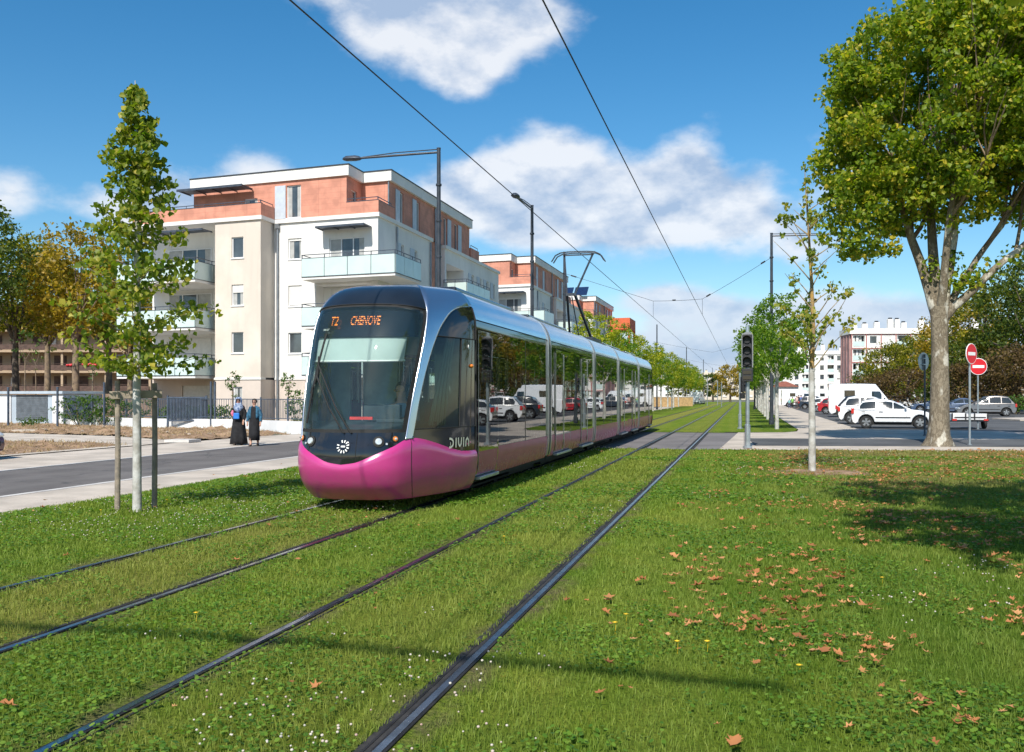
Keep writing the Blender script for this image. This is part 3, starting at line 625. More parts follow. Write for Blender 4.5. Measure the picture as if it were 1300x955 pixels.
def window(par,P,a0,a1,z0,z1,n=1,blind=0,shutter=None,shm=None,name='window',sill=True):
    def box(b,x0,x1,h0,h1,d0,d1):
        c=[P(x,h,d_) for d_ in (d0,d1) for h in (h0,h1) for x in (x0,x1)]
        b.add(c,[(0,1,3,2),(4,6,7,5),(0,4,5,1),(2,3,7,6),(0,2,6,4),(1,5,7,3)])
    b=SM(); t=.06
    box(b,a0+.004,a1-.004,z0+.004,z0+t,.08,.145); box(b,a0+.004,a1-.004,z1-t,z1-.004,.08,.145)
    for k in range(n+1):
        x=a0+(a1-a0)*k/n; x=min(max(x,a0+t/2+.004),a1-t/2-.004); box(b,x-t/2,x+t/2,z0+t+.002,z1-t-.002,.082,.143)
    if sill: box(b,a0-.05,a1+.05,z0-.05,z0-.003,-.05,.10)
    o=b.build(name,M['frame_white'],par)
    b=SM(); box(b,a0+.02,a1-.02,z0+.02,z1-.02,.11,.125); b.build('pane',M['pane'],o)
    if name!='window' or random.random()<.6:
        b=SM(); w_=a1-a0; k_=random.uniform(.16,.34); zt=z1-.07
        for (c0,c1) in ((a0+.07,a0+.07+w_*k_),(a1-.07-w_*random.uniform(.12,.3),a1-.07)):
            m_=5; b=SM()
            for i_ in range(m_): box(b,c0+(c1-c0)*i_/m_,c0+(c1-c0)*(i_+.98)/m_,z0+.07,zt,.100+.004*(i_%2),.107)
            b.build('curtain',M['curtain'],o)
    if blind:
        b=SM(); box(b,a0+.03,a1-.03,z1-(z1-z0)*blind,z1-.02,.055,.078); b.build('roller_blind',M['shutter_white'],o)
    if shutter:
        b=SM()
        for (s0,s1) in shutter: box(b,s0,s1,z0-.02,z1+.02,-.055,-.015)
        b.build('shutter',M['shutter'],o)
    return o
def balcony(par,fr,rets,z,d0=None):
    """fr=(u0,u1,v) front edge, rets list of (u,v0,v1) returns"""
    b=SM(); u0,u1,v=fr; vb=d0
    b.box(u0,u1,v,vb,z-.22,z-.02)
    for (u_,v0,v1,un) in rets:
        if v1>vb: b.box(un,u1,vb+.002,v1,z-.22,z-.02)
    o=b.build('balcony',M['render_white'],par)
    g=SM(); r_=SM()
    n=max(2,round((u1-u0)/1.45))
    for k in range(n):
        a,c=u0+(u1-u0)*k/n+.02,u0+(u1-u0)*(k+1)/n-.02; g.box(a,c,v-.03,v-.015,z-.05,z+.93)
    for k in range(n+1):
        x=min(max(u0+(u1-u0)*k/n,u0+.02),u1-.02); r_.box(x-.02,x+.02,v-.01,v+.03,z-.1,z+1.12)
    r_.box(u0,u1,v-.02,v+.02,z+1.121,z+1.16); r_.box(u0,u1,v-.035,v-.005,z+.932,z+.965); r_.box(u0,u1,v-.045,v-.005,z-.085,z-.052)
    for (u_,v0,v1,un) in rets:
        m=max(1,round((v1-v0)/1.4))
        for k in range(m):
            a,c=v0+(v1-v0)*k/m+.02,v0+(v1-v0)*(k+1)/m-.02; g.box(u_+.015,u_+.03,a,c,z-.05,z+.93)
        for k in range(m+1):
            y=v0+(v1-v0)*k/m; r_.box(u_-.03,u_+.01,y-.02,y+.02,z-.1,z+1.12)
        r_.box(u_-.022,u_+.018,v0+.03,v1,z+1.122,z+1.161); r_.box(u_+.004,u_+.035,v0+.03,v1,z+.932,z+.965); r_.box(u_+.004,u_+.046,v0+.03,v1,z-.085,z-.052)
    g.build('glass_panel',M['balcony_glass'],o); r_.build('railing',M['grey_metal'],o)
    return o
def awning(par,u0,u1,v,z):
    b=SM(); n=5
    b.box(u0,u1,v-.96,v-.004,z,z+.03)
    for k in range(4):
        x=u0+(u1-u0)*k/3; b.box(x-.03,x+.03,v-.96,v,z-.05,z-.004)
    b.box(u0,u1,v-1.02,v-.965,z-.06,z+.05)
    return b.build('awning',M['grey_metal'],par)
def apartment(loc,label):
    t=empty('apartment_building',loc); tag(t,label,'building','apartment buildings along the left road')
    zb=-.2; FLR=[2.8,5.5,8.2]; us,ue=-1.46,1.64; ub=8.41; vb=1.55; ua=8.25
    # ---- walls
    tw=[(-.32,.48,f+1.2,f+2.4) for f in FLR]+[(-.22,.40,.5,2.1)]
    b=SM(); wall_holes(b,front(0),us,ue,2.62,11.5,tw[:3]); b.quad((us,0,2.62),(us,2.0,2.62),(us,2.0,11.5),(us,0,11.5)); b.quad((ue,0,2.62),(ue,vb,2.62),(ue,vb,11.5),(ue,0,11.5))
    b.build('tower_wall',M['render_cream'],t,fix=False)
    lw=[(2.6,3.49,f+1.2,f+2.4) for f in FLR]
    log=[(4.43,8.0,2.85,5.15,1.0),(4.43,8.0,5.55,7.85,1.0)]
    tri=[(5.31,7.57,8.22,10.45)]
    b=SM(); wall_holes(b,front(vb),ue,ub,2.62,11.5,lw+log+tri); 
    sidew=[(5.0,5.6,9.1,10.5),(7.3,7.9,9.1,10.5),(5.0,5.6,6.4,7.8),(7.3,7.9,6.4,7.8),(5.0,5.6,3.7,5.1),(7.3,7.9,3.7,5.1)]
    wall_holes(b,side(ub),vb,10.5,2.62,11.5,sidew); b.quad((ub,10.5,2.62),(8.0,10.5,2.62),(8.0,10.5,11.5),(ub,10.5,11.5))
    b.quad((us-6,2.0,2.62),(us,2.0,2.62),(us,2.0,11.5),(us-6,2.0,11.5)); b.quad((us-6,2.0,-.2),(us-6,14,-.2),(us-6,14,11.5),(us-6,2,11.5))
    # loggia back walls
    for f in (2.85,5.55): b.quad((4.43,vb+1.001,f),(8.0,vb+1.001,f),(8.0,vb+1.001,f+2.3),(4.43,vb+1.001,f+2.3))
    b2w=[(19.4,20.2,8.3,10.5),(21.6,22.2,9.3,10.5),(23.4,24.2,8.3,10.5),(25.4,26.1,9.3,10.5),(21.6,22.2,6.6,7.8),(23.4,24.2,5.6,7.8),(21.6,22.2,3.9,5.1)]
    b2l=[(13.6,17.6,f+.05,f+2.35,1.3) for f in FLR]
    wall_holes(b,side(ub),13.3,27.2,2.62,11.5,b2w+b2l); b.quad((ub,13.3,2.62),(8.0,13.3,2.62),(8.0,13.3,11.5),(ub,13.3,11.5))
    for f in FLR: b.quad((ub-1.301,13.6,f+.05),(ub-1.301,17.6,f+.05),(ub-1.301,17.6,f+2.35),(ub-1.301,13.6,f+2.35))
    b.quad((ub,27.2,-.2),(-4,27.2,-.2),(-4,27.2,11.5),(ub,27.2,11.5))
    b.build('wall',M['render_white'],t,fix=False)
    # ground floor
    b=SM(); gw=[tw[3]]
    wall_holes(b,front(-.0),us,ue,zb,2.5,gw); b.quad((ue,0,zb),(ue,vb,zb),(ue,vb,2.5),(ue,0,2.5)); wall_holes(b,front(vb),ue,ub,zb,2.5,[(4.6,7.4,0.05,2.2)]); wall_holes(b,front(1.99),us-6,us,zb,2.62,[(-5.2,-2.6,0.05,2.2)])
    b.quad((ub,vb,zb),(ub,27.2,zb),(ub,27.2,2.5),(ub,vb,2.5)); b.build('plinth',M['plinth'],t,fix=False)
    # string course and cornice
    b=SM(); b.box(us-.05,ue+.04,-.05,.5,2.5,2.62); b.box(ue+.041,ub+.05,vb-.05,vb+.3,2.5,2.62); b.box(ub-.3,ub+.05,vb+.31,27.25,2.5,2.62)
    b.box(us-6.1,ue+.12,-.12,4.2,11.5,11.72); b.box(ue+.122,ub+.12,vb-.12,4.2,11.5,11.72); b.box(5,ub+.12,4.202,10.6,11.5,11.72); b.box(-5,4.998,4.202,27.2,11.5,11.7); b.box(5,ub+.12,13.2,27.3,11.5,11.72)
    b.build('cornice',M['render_white'],t)
    # ---- attic storey
    b=SM(); aw=[(-.43,.50,12.0,13.1),(2.49,3.44,11.78,13.65)]
    wall_holes(b,front(vb),-4.03,6.42,11.72,13.92,aw); wall_holes(b,side(6.42),vb,3.65,11.72,13.92,[(2.2,2.95,11.75,13.3)]); wall_holes(b,front(3.65),6.42,ua,11.72,13.92,[])
    b.quad((-4.03,vb,11.72),(-4.03,19.5,11.72),(-4.03,19.5,13.92),(-4.03,vb,13.92))
    b.build('attic_wall',M['terracotta'],t,fix=False)
    # terrace parapets
    b=SM()
    b.box(us-5.9,ue+.05,-.06,.12,11.722,12.42); b.box(ue-.13,ue+.05,.121,vb-.002,11.722,12.42)
    b.box(6.425,ub+.05,vb-.06,vb+.12,11.722,12.40); b.box(ub-.13,ub+.05,vb+.121,3.9,11.722,12.40); b.box(ub-2,ub-.05,21.5,21.7,11.722,12.5); b.box(ub-.2,ub-.05,19.6,21.49,11.722,12.5)
    build_each(b,'terrace_parapet',M['terracotta'],t)
    b=SM(); sw=[(5.25,5.9,11.75,13.65),(8.1,8.75,11.75,13.65),(13.5,14.2,11.75,13.65),(15.9,16.6,11.75,13.65)]
    wall_holes(b,side(ua),3.65,19.5,11.722,13.92,sw); wall_holes(b,side(ua-.15),10.5,13.3,-.2,11.72,[]); b.quad((ua,19.5,11.72),(-4.03,19.5,11.72),(-4.03,19.5,13.92),(ua,19.5,13.92))
    b.build('side_cladding',M['terracotta'],t,fix=False)
    # ---- roof with white fascia and dark edge
    def roofpoly(e): return [(-4.1-e,vb-e),(6.48+e,vb-e),(6.48+e,3.6-e),(ua+.06+e,3.6-e),(ua+.06+e,19.6+e),(-4.1-e,19.6+e)]
    b=SM(); b.prism(roofpoly(.12),13.92,14.50); rf=b.build('roof',M['render_white'],t)
    b=SM(); b.prism(roofpoly(.16),14.502,14.56); b.build('roof_edge',M['cap'],rf)
    b=SM(); b.lathe([(.12,0),(.12,.5),(.2,.52),(.2,.6)],(4,9,14.56),n=10); b.lathe([(.1,0),(.1,.4),(.16,.42),(.16,.5)],(1,14,14.56),n=10); build_each(b,'vent_pipe',M['pipe'],rf)
    # attic railings
    for grp in ((((us-5.9,0.03,12.6),(ue,.03,12.6)),((ue-.04,.03,12.6),(ue-.04,vb-.1,12.6))),(((6.45,vb+.03,12.6),(ub,vb+.03,12.6)),((ub-.04,vb+.03,12.6),(ub-.04,3.6,12.6))),(((ub-.12,19.7,12.7),(ub-.12,21.5,12.7)),)):
      b=SM()
      for a,c in grp:
        b.bar(a,c,.04)
        n=max(1,int((Vector(a)-Vector(c)).length/1.2))
        for k in range(n+1):
            p=Vector(a).lerp(Vector(c),k/n); b.bar((p.x,p.y,p.z-.2),(p.x,p.y,p.z),.025)
      b.build('terrace_railing',M['grey_metal'],t)
    b=SM(); b.box(us-5.9,ue+.06,-.075,.14,12.421,12.455); b.build('parapet_capping',M['grey_metal'],t)
    b=SM(); b.box(6.43,ub+.06,vb-.075,vb+.14,12.401,12.435); b.box(ub-.15,ub+.065,vb+.1401,3.9,12.401,12.435); b.build('parapet_capping',M['grey_metal'],t)
    # ---- windows
    for i,h in enumerate(tw[:3]): window(t,front(0),*h[:4],blind=[0,.38,0][i])
    window(t,front(0),*tw[3][:4])
    for i,h in enumerate(lw): window(t,front(vb),*h[:4],blind=[0,.93,.12][i])
    window(t,front(vb),*tri[0][:4],n=3,sill=False,name='balcony_door')
    for f in (2.85,5.55): window(t,front(vb+.88),4.9,7.3,f+.02,f+2.2,n=2,blind=.97,sill=False,name='balcony_door')
    window(t,front(vb),4.6,7.4,.05,2.2,n=2,blind=.97,sill=False,name='balcony_door'); window(t,front(1.99),-5.2,-2.6,.05,2.2,n=2,blind=.97,sill=False,name='balcony_door')
    for k,f in enumerate(FLR): window(t,front(1.86),-6.2,-3.0,f+.05,f+2.25,n=3,blind=[.97,0,0][k],sill=False,name='balcony_door')
    for h in sidew: window(t,side(ub),*h[:4],shutter=[(h[0]-.75,h[0]-.02)],sill=False)
    for h in b2w: window(t,side(ub),*h[:4],shutter=[(h[0]-.75,h[0]-.02)],sill=False)
    for f in FLR: window(t,side(ub-1.18),14.2,15.6,f+.07,f+2.25,n=2,sill=False,name='balcony_door')
    window(t,front(vb),*aw[0]); window(t,front(vb),*aw[1],shutter=[(1.72,2.44)],sill=True,name='balcony_door')
    window(t,side(6.42),2.2,2.95,11.75,13.3,sill=False)
    for h in sw: window(t,side(ua),*h,shutter=[(h[0]-.72,h[0]-.04)] if h[0]<12 else [(h[1]+.04,h[1]+.8)],sill=False)
    # ---- balconies, awnings, pipes
    for f in FLR:
        balcony(t,(4.33,10.1,-.0),[(10.1,0,4.0,ub),(4.36,0,vb-.02,4.36)],f,vb-.003)
        balcony(t,(us-5.9,us-.35,-1.5),[(us-.37,-1.5,1.95,us-1),(us-5.88,-1.5,1.9,us-5)],f,1.985)
        balcony(t,(ub+.003,10.1,13.0),[(10.1,13.0,18.6,ub+.003)],f,13.3)
    awning(t,4.9,8.0,vb-.02,10.95); awning(t,us-5.0,us-.2,-.0,11.0)
    b=SM()
    b.box(-4.31,.25,vb-1.305,vb-.13,13.60,13.64)
    for k in range(5): b.box(-4.25+k*1.1,-4.19+k*1.1,vb-1.3,vb-.005,13.54,13.595)
    b.box(-4.32,.26,vb-1.38,vb-1.31,13.53,13.66); b.build('sun_shade',M['grey_metal'],t)
    b=SM(); b.tube([(ue+.28,vb-.1,11.4),(ue+.28,vb-.1,-.1)],.07,8); b.box(ue+.15,ue+.42,vb-.22,vb-.02,11.2,11.48)
    b.tube([(ub-.2,3.58,14.3),(ub-.2,3.58,11.75)],.05,8); b.tube([(ub+.08,10.2,11.4),(ub+.08,10.2,0)],.06,8); b.tube([(ua+.08,11.6,13.9),(ua+.08,11.6,0)],.06,8); b.tube([(ub+.08,4.3,11.4),(ub+.08,4.3,0)],.06,8)
    build_each(b,'drainpipe',M['pipe'],t)
    b=SM(); b.box(us+.1,ue-.1,.35,4,-.2,11.4); b.box(-7.3,4.2,2.9,27,-.2,11.4); b.box(4.2,6.9,2.8,27,-.2,11.4); b.box(6.9,7.9,10.4,13.25,-.2,11.4); b.box(-3.9,6.2,vb+.4,19.3,11.72,13.9); b.box(6.2,ua-.3,4.0,19.3,11.72,13.9)  # unseen dark boxes added inside the shell to block light passing through
    b.build('light_block_core',M['cap'],t)
    return t
P0=at(300,53.9)
bA=apartment(P0,'nearest four-storey cream and terracotta apartment block with frosted glass balconies, behind the railings')
c1=Vector(skew(6.42,1.55,0))
def place(px,d): return at(px,d)-c1
bB=copy_tree(bA); bB.location=place(647,86.5); bB['label']='second cream and terracotta apartment block, partly hidden behind the front half of the tram'
bC=copy_tree(bA); bC.location=at(753,121)-Vector(skew(8.4,1.55,0)); bC['label']='farthest cream and terracotta apartment block, with solar panels on its roof'
b=SM()
for k in range(3): b.add([(1.5+k*2.0,3.0,14.7),(3.3+k*2.0,3.0,14.7),(3.3+k*2.0,4.6,15.9),(1.5+k*2.0,4.6,15.9),(1.5+k*2.0,3.0,14.62),(3.3+k*2.0,3.0,14.62),(3.3+k*2.0,4.6,15.8),(1.5+k*2.0,4.6,15.8)],[(0,1,2,3),(7,6,5,4),(0,4,5,1),(1,5,6,2),(2,6,7,3),(3,7,4,0)])
build_each(b,'solar_panel',mat('solar_panel_blue',(.015,.03,.08),.1,var=.1,spec=.8),bC)
b=SM(); b.box(8.55,11.4,15.5,22,11.0,12.6); b.box(11.1,11.4,15.5,15.9,5,11.6); b.box(11.1,11.4,21.6,22,5,11.6); b.box(8.55,8.9,15.5,15.9,5,11.6); b.box(8.55,11.4,15.5,22,8.4,8.7)
b.build('balcony_frame',M['orange'],bC)
# ------------------------------------------------------------------ low wall and railings before the first block
def run(pts,step):
    out=[]
    for a,c in zip(pts,pts[1:]):
        a,c=Vector(a),Vector(c); n=max(1,int((c-a).length/step))
        out+= [a.lerp(c,k/n) for k in range(n)]
    return out+[Vector(pts[-1])]
WL=[(-16.9,60),(-18.4,38.9),(-24.6,42.7),(-29.1,42.9),(-37.1,46.2)]
t=empty('low_wall',(-24,42.7,0)); tag(t,'low white rendered wall behind the two women, carrying grey railings','wall')
b=MB()
for a,c in zip(WL,WL[1:]):
    a,c=Vector(a),Vector(c); dr=(c-a).normalized(); n=Vector((-dr.y,dr.x))*.1; zt=.42
    b.prism([a-n-dr*.02,c-n+dr*.02,c+n+dr*.02,a+n-dr*.02],-.25,zt)
o=b.build('masonry',M['white_wall'],t); o.location=(24,-42.7,0)
t=empty('railing_fence',(-24,42.7,.42)); tag(t,'slate grey vertical bar railings standing on the low white wall','fence')
rb=MB(); pb=MB()
for a,c in zip(WL,WL[1:]):
    a,c=Vector(a),Vector(c)
    for z in (.52,1.42): rb.bar((a.x,a.y,z),(c.x,c.y,z),.04)
for p in run(WL,.13): rb.bar((p.x,p.y,.53),(p.x,p.y,1.44),.018)
for p in run(WL[1:],2.4): pb.bar((p.x,p.y,.3),(p.x,p.y,1.52),.055)
for p in [gnd(277,545,-.1),gnd(137,543,-.1),gnd(272,545,-.1)]: pb.bar((p.x,p.y-.3,-.1),(p.x,p.y-.3,2.3),.08)
for o in [rb.build('bars',M['fence_blue'],t)]+build_each(pb,'post',M['fence_blue'],t): o.location=(24,-42.7,-.42)
# metal gates with close bars further back, at the yard
for (x0,x1,d,lab) in ((82,117,52,'solid slate blue gate panel beside the bin shelter'),(213,262,47.9,'close-barred slate grey gate panel in front of the ground floor shutter')):
    A=at(x0,d); C=at(x1,d); t=empty('metal_gate',A); tag(t,lab,'gate')
    b=MB(); L=C-A; n=26
    for k in range(n+1): p=L*k/n; b.bar((p.x,p.y,.35),(p.x,p.y,1.5),.045)
    b.build('bars',M['fence_blue'],t); b=MB()
    b.bar((0,0,1.5),(L.x,L.y,1.5),.07); b.bar((0,0,.33),(L.x,L.y,.33),.07); b.bar((0,0,-.1),(0,0,1.6),.08); b.bar((L.x,L.y,-.1),(L.x,L.y,1.6),.08); b.build('gate_frame',M['fence_blue'],t)
# bin shelter at the left edge
A=gnd(-60,538,-.1); C=gnd(80,541,-.1); dr=(C-A).normalized(); t=empty('bin_shelter',A,math.atan2(dr.y,dr.x)); tag(t,'low white and blue-grey shelter with a louvred door, at the left edge behind the soil','shelter')
L=(C-A).length
b=MB(); b.box(0,L-5.6,0,.2,-.2,1.75); b.box(L-5.6,L-4.55,.03,.2,-.2,1.75); b.box(L-.9,L,0,2.6,-.2,1.78); b.box(0,L,2.4,2.6,-.2,1.75); b.build('wall',M['white_wall'],t)
b=MB(); b.box(L-4.5,L-1.0,.05,.2,-.2,.25); b.box(L-4.5,L-4.1,.06,.2,.252,1.75); b.box(L-1.35,L-.95,.06,.2,.252,1.75); b.build('panel',M['blue_wall'],t)
b=MB()
for k in range(15): b.box(L-4.08,L-1.37,.04+.01*(k%2),.12,.26+k*.098,.345+k*.098)
b.build('louvred_door',M['louvre'],t)
b=MB(); b.box(-.1,L+.1,-.12,2.7,1.80,1.95); b.build('roof',M['blue_wall'],t)
for (px,d,lab) in ((10.5,50.5,'thin dark post at the left edge, before the white shelter wall'),(73,48.8,'thin dark post at the right end of the louvred door')):
    p=at(px,d); b=MB(); b.box(-.04,.04,-.04,.04,-.2,2.0); b.box(-.05,.05,-.05,.05,2.0,2.04); o=b.build('fence_post',M['fence_blue']); o.location=(p.x,p.y,0); tag(o,lab,'post')
# manhole covers and a grating by the pavement
for (px,py,s_,lab) in ((38,548,.7,'flat dark inspection cover on the soil by the side path'),(232,561,.5,'flat pale inspection cover at the edge of the soil verge')):
    p=gnd(px,py,-.1); b=MB(); b.box(-s_,s_,-.4,.4,-.08,.02); b.box(-s_+.1,s_-.1,-.3,.3,.02,.026); o=b.build('inspection_cover',M['kerb'] if px>100 else M['concrete'],bevel=.01); o.location=(p.x,p.y,-.03); tag(o,lab,'manhole cover')
# ------------------------------------------------------------------ embankment and terrace building on the far left
b=MB(); vs=[]; NX=40; NY=10
for j in range(NY+1):
    for i in range(NX+1):
        px=-120+i*11; d=54+j*7.5; p=at(px,d); h=-.15+1.9*min(1,max(0,(d-56)/16))+.12*mnoise.noise(Vector((p.x*.4,p.y*.4,0)))
        vs.append((p.x,p.y,h-(0 if px<240 else (px-240)/60)))
b.add(vs,[(j*(NX+1)+i,j*(NX+1)+i+1,(j+1)*(NX+1)+i+1,(j+1)*(NX+1)+i) for j in range(NY) for i in range(NX)])
tag(b.build('embankment',M['soil'],fix=False,smooth='full'),kind='structure')
t=empty('terrace_block',at(40,128)+Vector((0,0,1.5)),R(12)); tag(t,'brown and beige block with long open balconies, behind the trees at far left','building')
b=MB(); b.box(-26,16,2.2,10,0,12); b.build('wall',M['brown_wall'],t)
b=MB()
for k in range(4):
    z=.4+2.8*k; b.box(-26,16,0,2.19,z,z+.28)
    for x in range(-26,17,6): b.box(x-.15,x+.15,.3,.6,z+.281,z+2.79)
b.build('floor_slab',M['brown_wall'],t)
b=MB()
for k in range(4): z=.4+2.8*k; b.box(-26,16,-.06,.0,z+.35,z+1.05); b.box(-26,16,-.1,.02,z+1.2,z+1.25)
b.build('balustrade',M['brown_dark'],t)
b=MB()
for k in range(4):
    for x in range(-25,15,3):
        if (x*7+k*3)%4: b.box(x,x+1.7,2.12,2.19,.75+2.8*k,2.8+2.8*k)
build_each(b,'window',M['brown_dark'],t)
b=MB()
for k,x in ((1,-13),(1,-9),(0,-4),(2,1)): b.box(x,x+1.3,2.05,2.11,.9+2.8*k,2.6+2.8*k)
build_each(b,'shutter',M['shutter_white'],t)
b=MB(); b.lathe([(0,0),(.25,.03),(.45,.12),(.46,.14),(.25,.05),(0,.02)],(-5.5,-.2,5.0),axis='y',n=18); b.build('satellite_dish',M['ceramic'],t)
b=MB(); b.box(-27,17,-.3,10.2,12,12.4); b.build('roof',M['brown_dark'],t)
b=MB()
for x in (5.5,7.6,8.4,12): 
    for k in range(7): b.ball((x+random.uniform(-.6,.6),-.15,4.35+random.uniform(-.12,.15)),(.22,.16,.14),6,4)
b.build('flower_box',M['sign_red'],t)
# ------------------------------------------------------------------ distant housing blocks
def block(loc,rz,label,Wd,Dp,ns,bays,kind,h=2.8,chim=0,trim=None):
    t=empty('housing_block',loc,rz); tag(t,label,'building'); H=ns*h
    base={'w':M['render_white'],'c':mat('pale_cream_facade',(.62,.54,.42),.9,var=.05)}[kind]
    # open loggias cut as holes in the front
    holes=[]; bw=Wd/bays; 
    for i in range(bays):
        for k in range(ns):
            if (i%3==0): holes.append((i*bw+.3,(i+1)*bw-.3,k*h+.35,k*h+h-.35,1.2))
            else: holes.append((i*bw+bw*.25,i*bw+bw*.70,k*h+.95,k*h+h-.45,.15))
    b=MB(); P=lambda a,z,dp:(a,dp,z); wall_holes(b,P,0,Wd,0,H,holes)
    b.quad((0,0,0),(0,Dp,0),(0,Dp,H),(0,0,H)); b.quad((Wd,0,0),(Wd,Dp,0),(Wd,Dp,H),(Wd,0,H)); b.quad((0,Dp,0),(Wd,Dp,0),(Wd,Dp,H),(0,Dp,H)); b.build('wall',base,t,fix=False)
    g=MB(); r_=MB(); cu=MB()
    for h_ in holes:
        if h_[4]>1:
            g.quad((h_[0],1.2,h_[2]),(h_[1],1.2,h_[2]),(h_[1],1.2,h_[3]),(h_[0],1.2,h_[3]))
            r_.box(h_[0],h_[1],-.05,-.003,h_[2],h_[2]+.95)
            x=h_[0]
            while x<h_[1]-.5:
                if random.random()<.6: cu.box(x,x+.5,.3+random.random()*.5,.9,h_[2]+.9,h_[3])
                x+=.7
        else:
            s_=random.random(); zt=h_[3]; 
            g.quad((h_[0],.15,h_[2]),(h_[1],.15,h_[2]),(h_[1],.15,zt),(h_[0],.15,zt))
            if s_<.8: cu.box(h_[0]+.02,h_[1]-.02,.04,.08,h_[3]-(h_[3]-h_[2])*random.choice([.35,.8,1]),h_[3])
    build_each(g,'window',M['pane'],t,fix=False); build_each(r_,'balustrade',M['balcony_glass'] if kind=='w' else M['render_cream'],t); build_each(cu,'curtain',M['shutter_white'],t)
    if trim:
        b=MB()
        for k in range(1,ns+1): b.box(0,Wd,-.14,-.06,k*h-.18,k*h+.0)
        for i in range(bays+1): b.box(i*bw-.1,i*bw+.1,-.16,-.142,0,H)
        b.build('facade_trim',trim,t)
    b=MB(); b.box(-.4,Wd+.4,-.3,Dp+.3,H,H+1.1); rf=b.build('roof',base,t)
    if chim:
        b=MB(); cp=MB()
        for k in range(chim):
            x=(k+.5)*Wd/chim+random.uniform(-.6,.6); hh=random.choice([1.0,1.4,1.9]); y=Dp*random.uniform(.1,.6); b.box(x-.5,x+.5,y-.5,y+.5,H+1.1,H+1.1+hh); cp.box(x-.3,x+.3,y-.3,y+.3,H+1.1+hh,H+1.4+hh)
        build_each(b,'chimney',base,rf); build_each(cp,'chimney_cap',M['cap'],rf)
    return t
tp=mat('dusty_red_trim',(.42,.16,.14),.8,var=.1)
t=block(at(1081,190),-YAW*0+R(10),'white five-storey block with dusty red trim and many chimneys, behind the plane trunk',26,7,5,9,'w',chim=12,trim=tp)
b=MB(); b.box(-.25,-.02,.6,6.6,0,14); 
for k in range(4): b.box(-.35,-.26,.3+k*2.0,.6+k*2.0,0,14.2)
b.build('gable_panel',mat('maroon_gable',(.42,.24,.22),.85,var=.15,scale=.6),t)
block(at(985,285),R(6),'white four-storey block farther back, behind the parked vans',22,12,5,9,'w',chim=4)
block(at(1076,262),R(4),'pale block glimpsed through the trees behind the car park',60,12,3,18,'c',chim=6)
block(at(893,400),R(4),'distant cream four-storey block at the end of the tracks',46,12,4,13,'c',h=2.6,chim=12)
block(at(780,390),R(4),'distant pale block low behind the left tree row',34,12,3,10,'w',chim=4)
t=empty('low_house',at(1008,165)+Vector((0,0,0)),R(5)); tag(t,'low white house with a red tiled roof behind the parked vans','house')
b=MB(); b.box(-3,.6,0,8,0,3.2); b.build('wall',M['render_white'],t)
b=MB(); b.add([(-3.3,-.4,3.2),(.9,-.4,3.2),(.9,8.4,3.2),(-3.3,8.4,3.2),(-1.6,4,4.2),(-.8,4,4.2)],[(0,1,5,4),(2,3,4,5),(1,2,5),(3,0,4),(0,3,2,1)]); b.build('roof',mat('red_roof_tiles',(.30,.10,.06),.9,var=.2,scale=2),t)
# ------------------------------------------------------------------ tram
XT,YN,TL=-5.15,11.6,33.0
PL=[(0,0),(.25,.02),(.5,.1),(.68,.24),(.78,.42),(.88,.7),(.98,1.05),(1.07,1.4),(1.14,1.75),(1.18,2.0),(1.2,2.25)]
WT=[(.2,.9),(.3,.95),(.45,.985),(.65,1),(2.6,1),(2.78,.985),(2.93,.94),(3.05,.88),(3.14,.80),(3.19,.68),(3.22,.5)]
Y0T=[(.2,.35),(.3,.2),(.45,.07),(.65,0),(.8,0),(1.0,.05),(1.5,.15),(2.0,.31),(2.5,.52),(2.8,.70),(2.95,.84),(3.05,.98),(3.14,1.2),(3.19,1.45),(3.22,1.8)]
def pchip(T):
    X=np.array([p[0] for p in T],float); Y=np.array([p[1] for p in T],float); h=np.diff(X); d=np.diff(Y)/h; m=np.zeros(len(X)); m[0]=d[0]; m[-1]=d[-1]
    for i in range(1,len(X)-1):
        if d[i-1]*d[i]>0: w1=2*h[i]+h[i-1]; w2=h[i]+2*h[i-1]; m[i]=(w1+w2)/(w1/d[i-1]+w2/d[i])
    def f(x):
        x=min(max(x,X[0]),X[-1]); i=min(int(np.searchsorted(X,x,side='right'))-1,len(h)-1); i=max(i,0); t=(x-X[i])/h[i]
        return float((1+2*t)*(1-t)**2*Y[i]+t*(1-t)**2*h[i]*m[i]+t*t*(3-2*t)*Y[i+1]+t*t*(t-1)*h[i]*m[i+1])
    return f
La=[0]
for (a,b_),(c_,d_) in zip(PL,PL[1:]): La.append(La[-1]+math.hypot(c_-a,d_-b_))
TM=La[-1]
fTX=pchip([(l,p[0]) for l,p in zip(La,PL)]); fTY=pchip([(l,p[1]) for l,p in zip(La,PL)]); fW=pchip(WT); fWC=pchip([(.2,.9),(.3,.95),(.45,.985),(.65,1),(2.3,1),(2.6,.985),(2.78,.955),(2.93,.895),(3.05,.81),(3.14,.71),(3.19,.59),(3.22,.42)]); fY0=pchip(Y0T)
def Sraw(t,z):
    sg=-1 if t<0 else 1; t=abs(t); y0=fY0(z)
    k=min(1,t/2.83)**3; z0_=z; 
    return Vector((sg*fTX(t)*(fWC(z)*(1-k)+fW(z)*k), y0+fTY(t)*(2.25-y0)/2.25, z))
def S(t,z,off=0):
    p=Sraw(t,z)
    if off:
        e=.02; a=Sraw(min(t+e,TM),z)-Sraw(max(t-e,-TM),z); c=Sraw(t,min(z+e,3.22))-Sraw(t,max(z-e,.2)); n=a.cross(c)
        if n.length>0: n.normalize(); 
        if n.y>0.2 or n.x*t<-.01: n=-n
        p=p+n*off
    return p
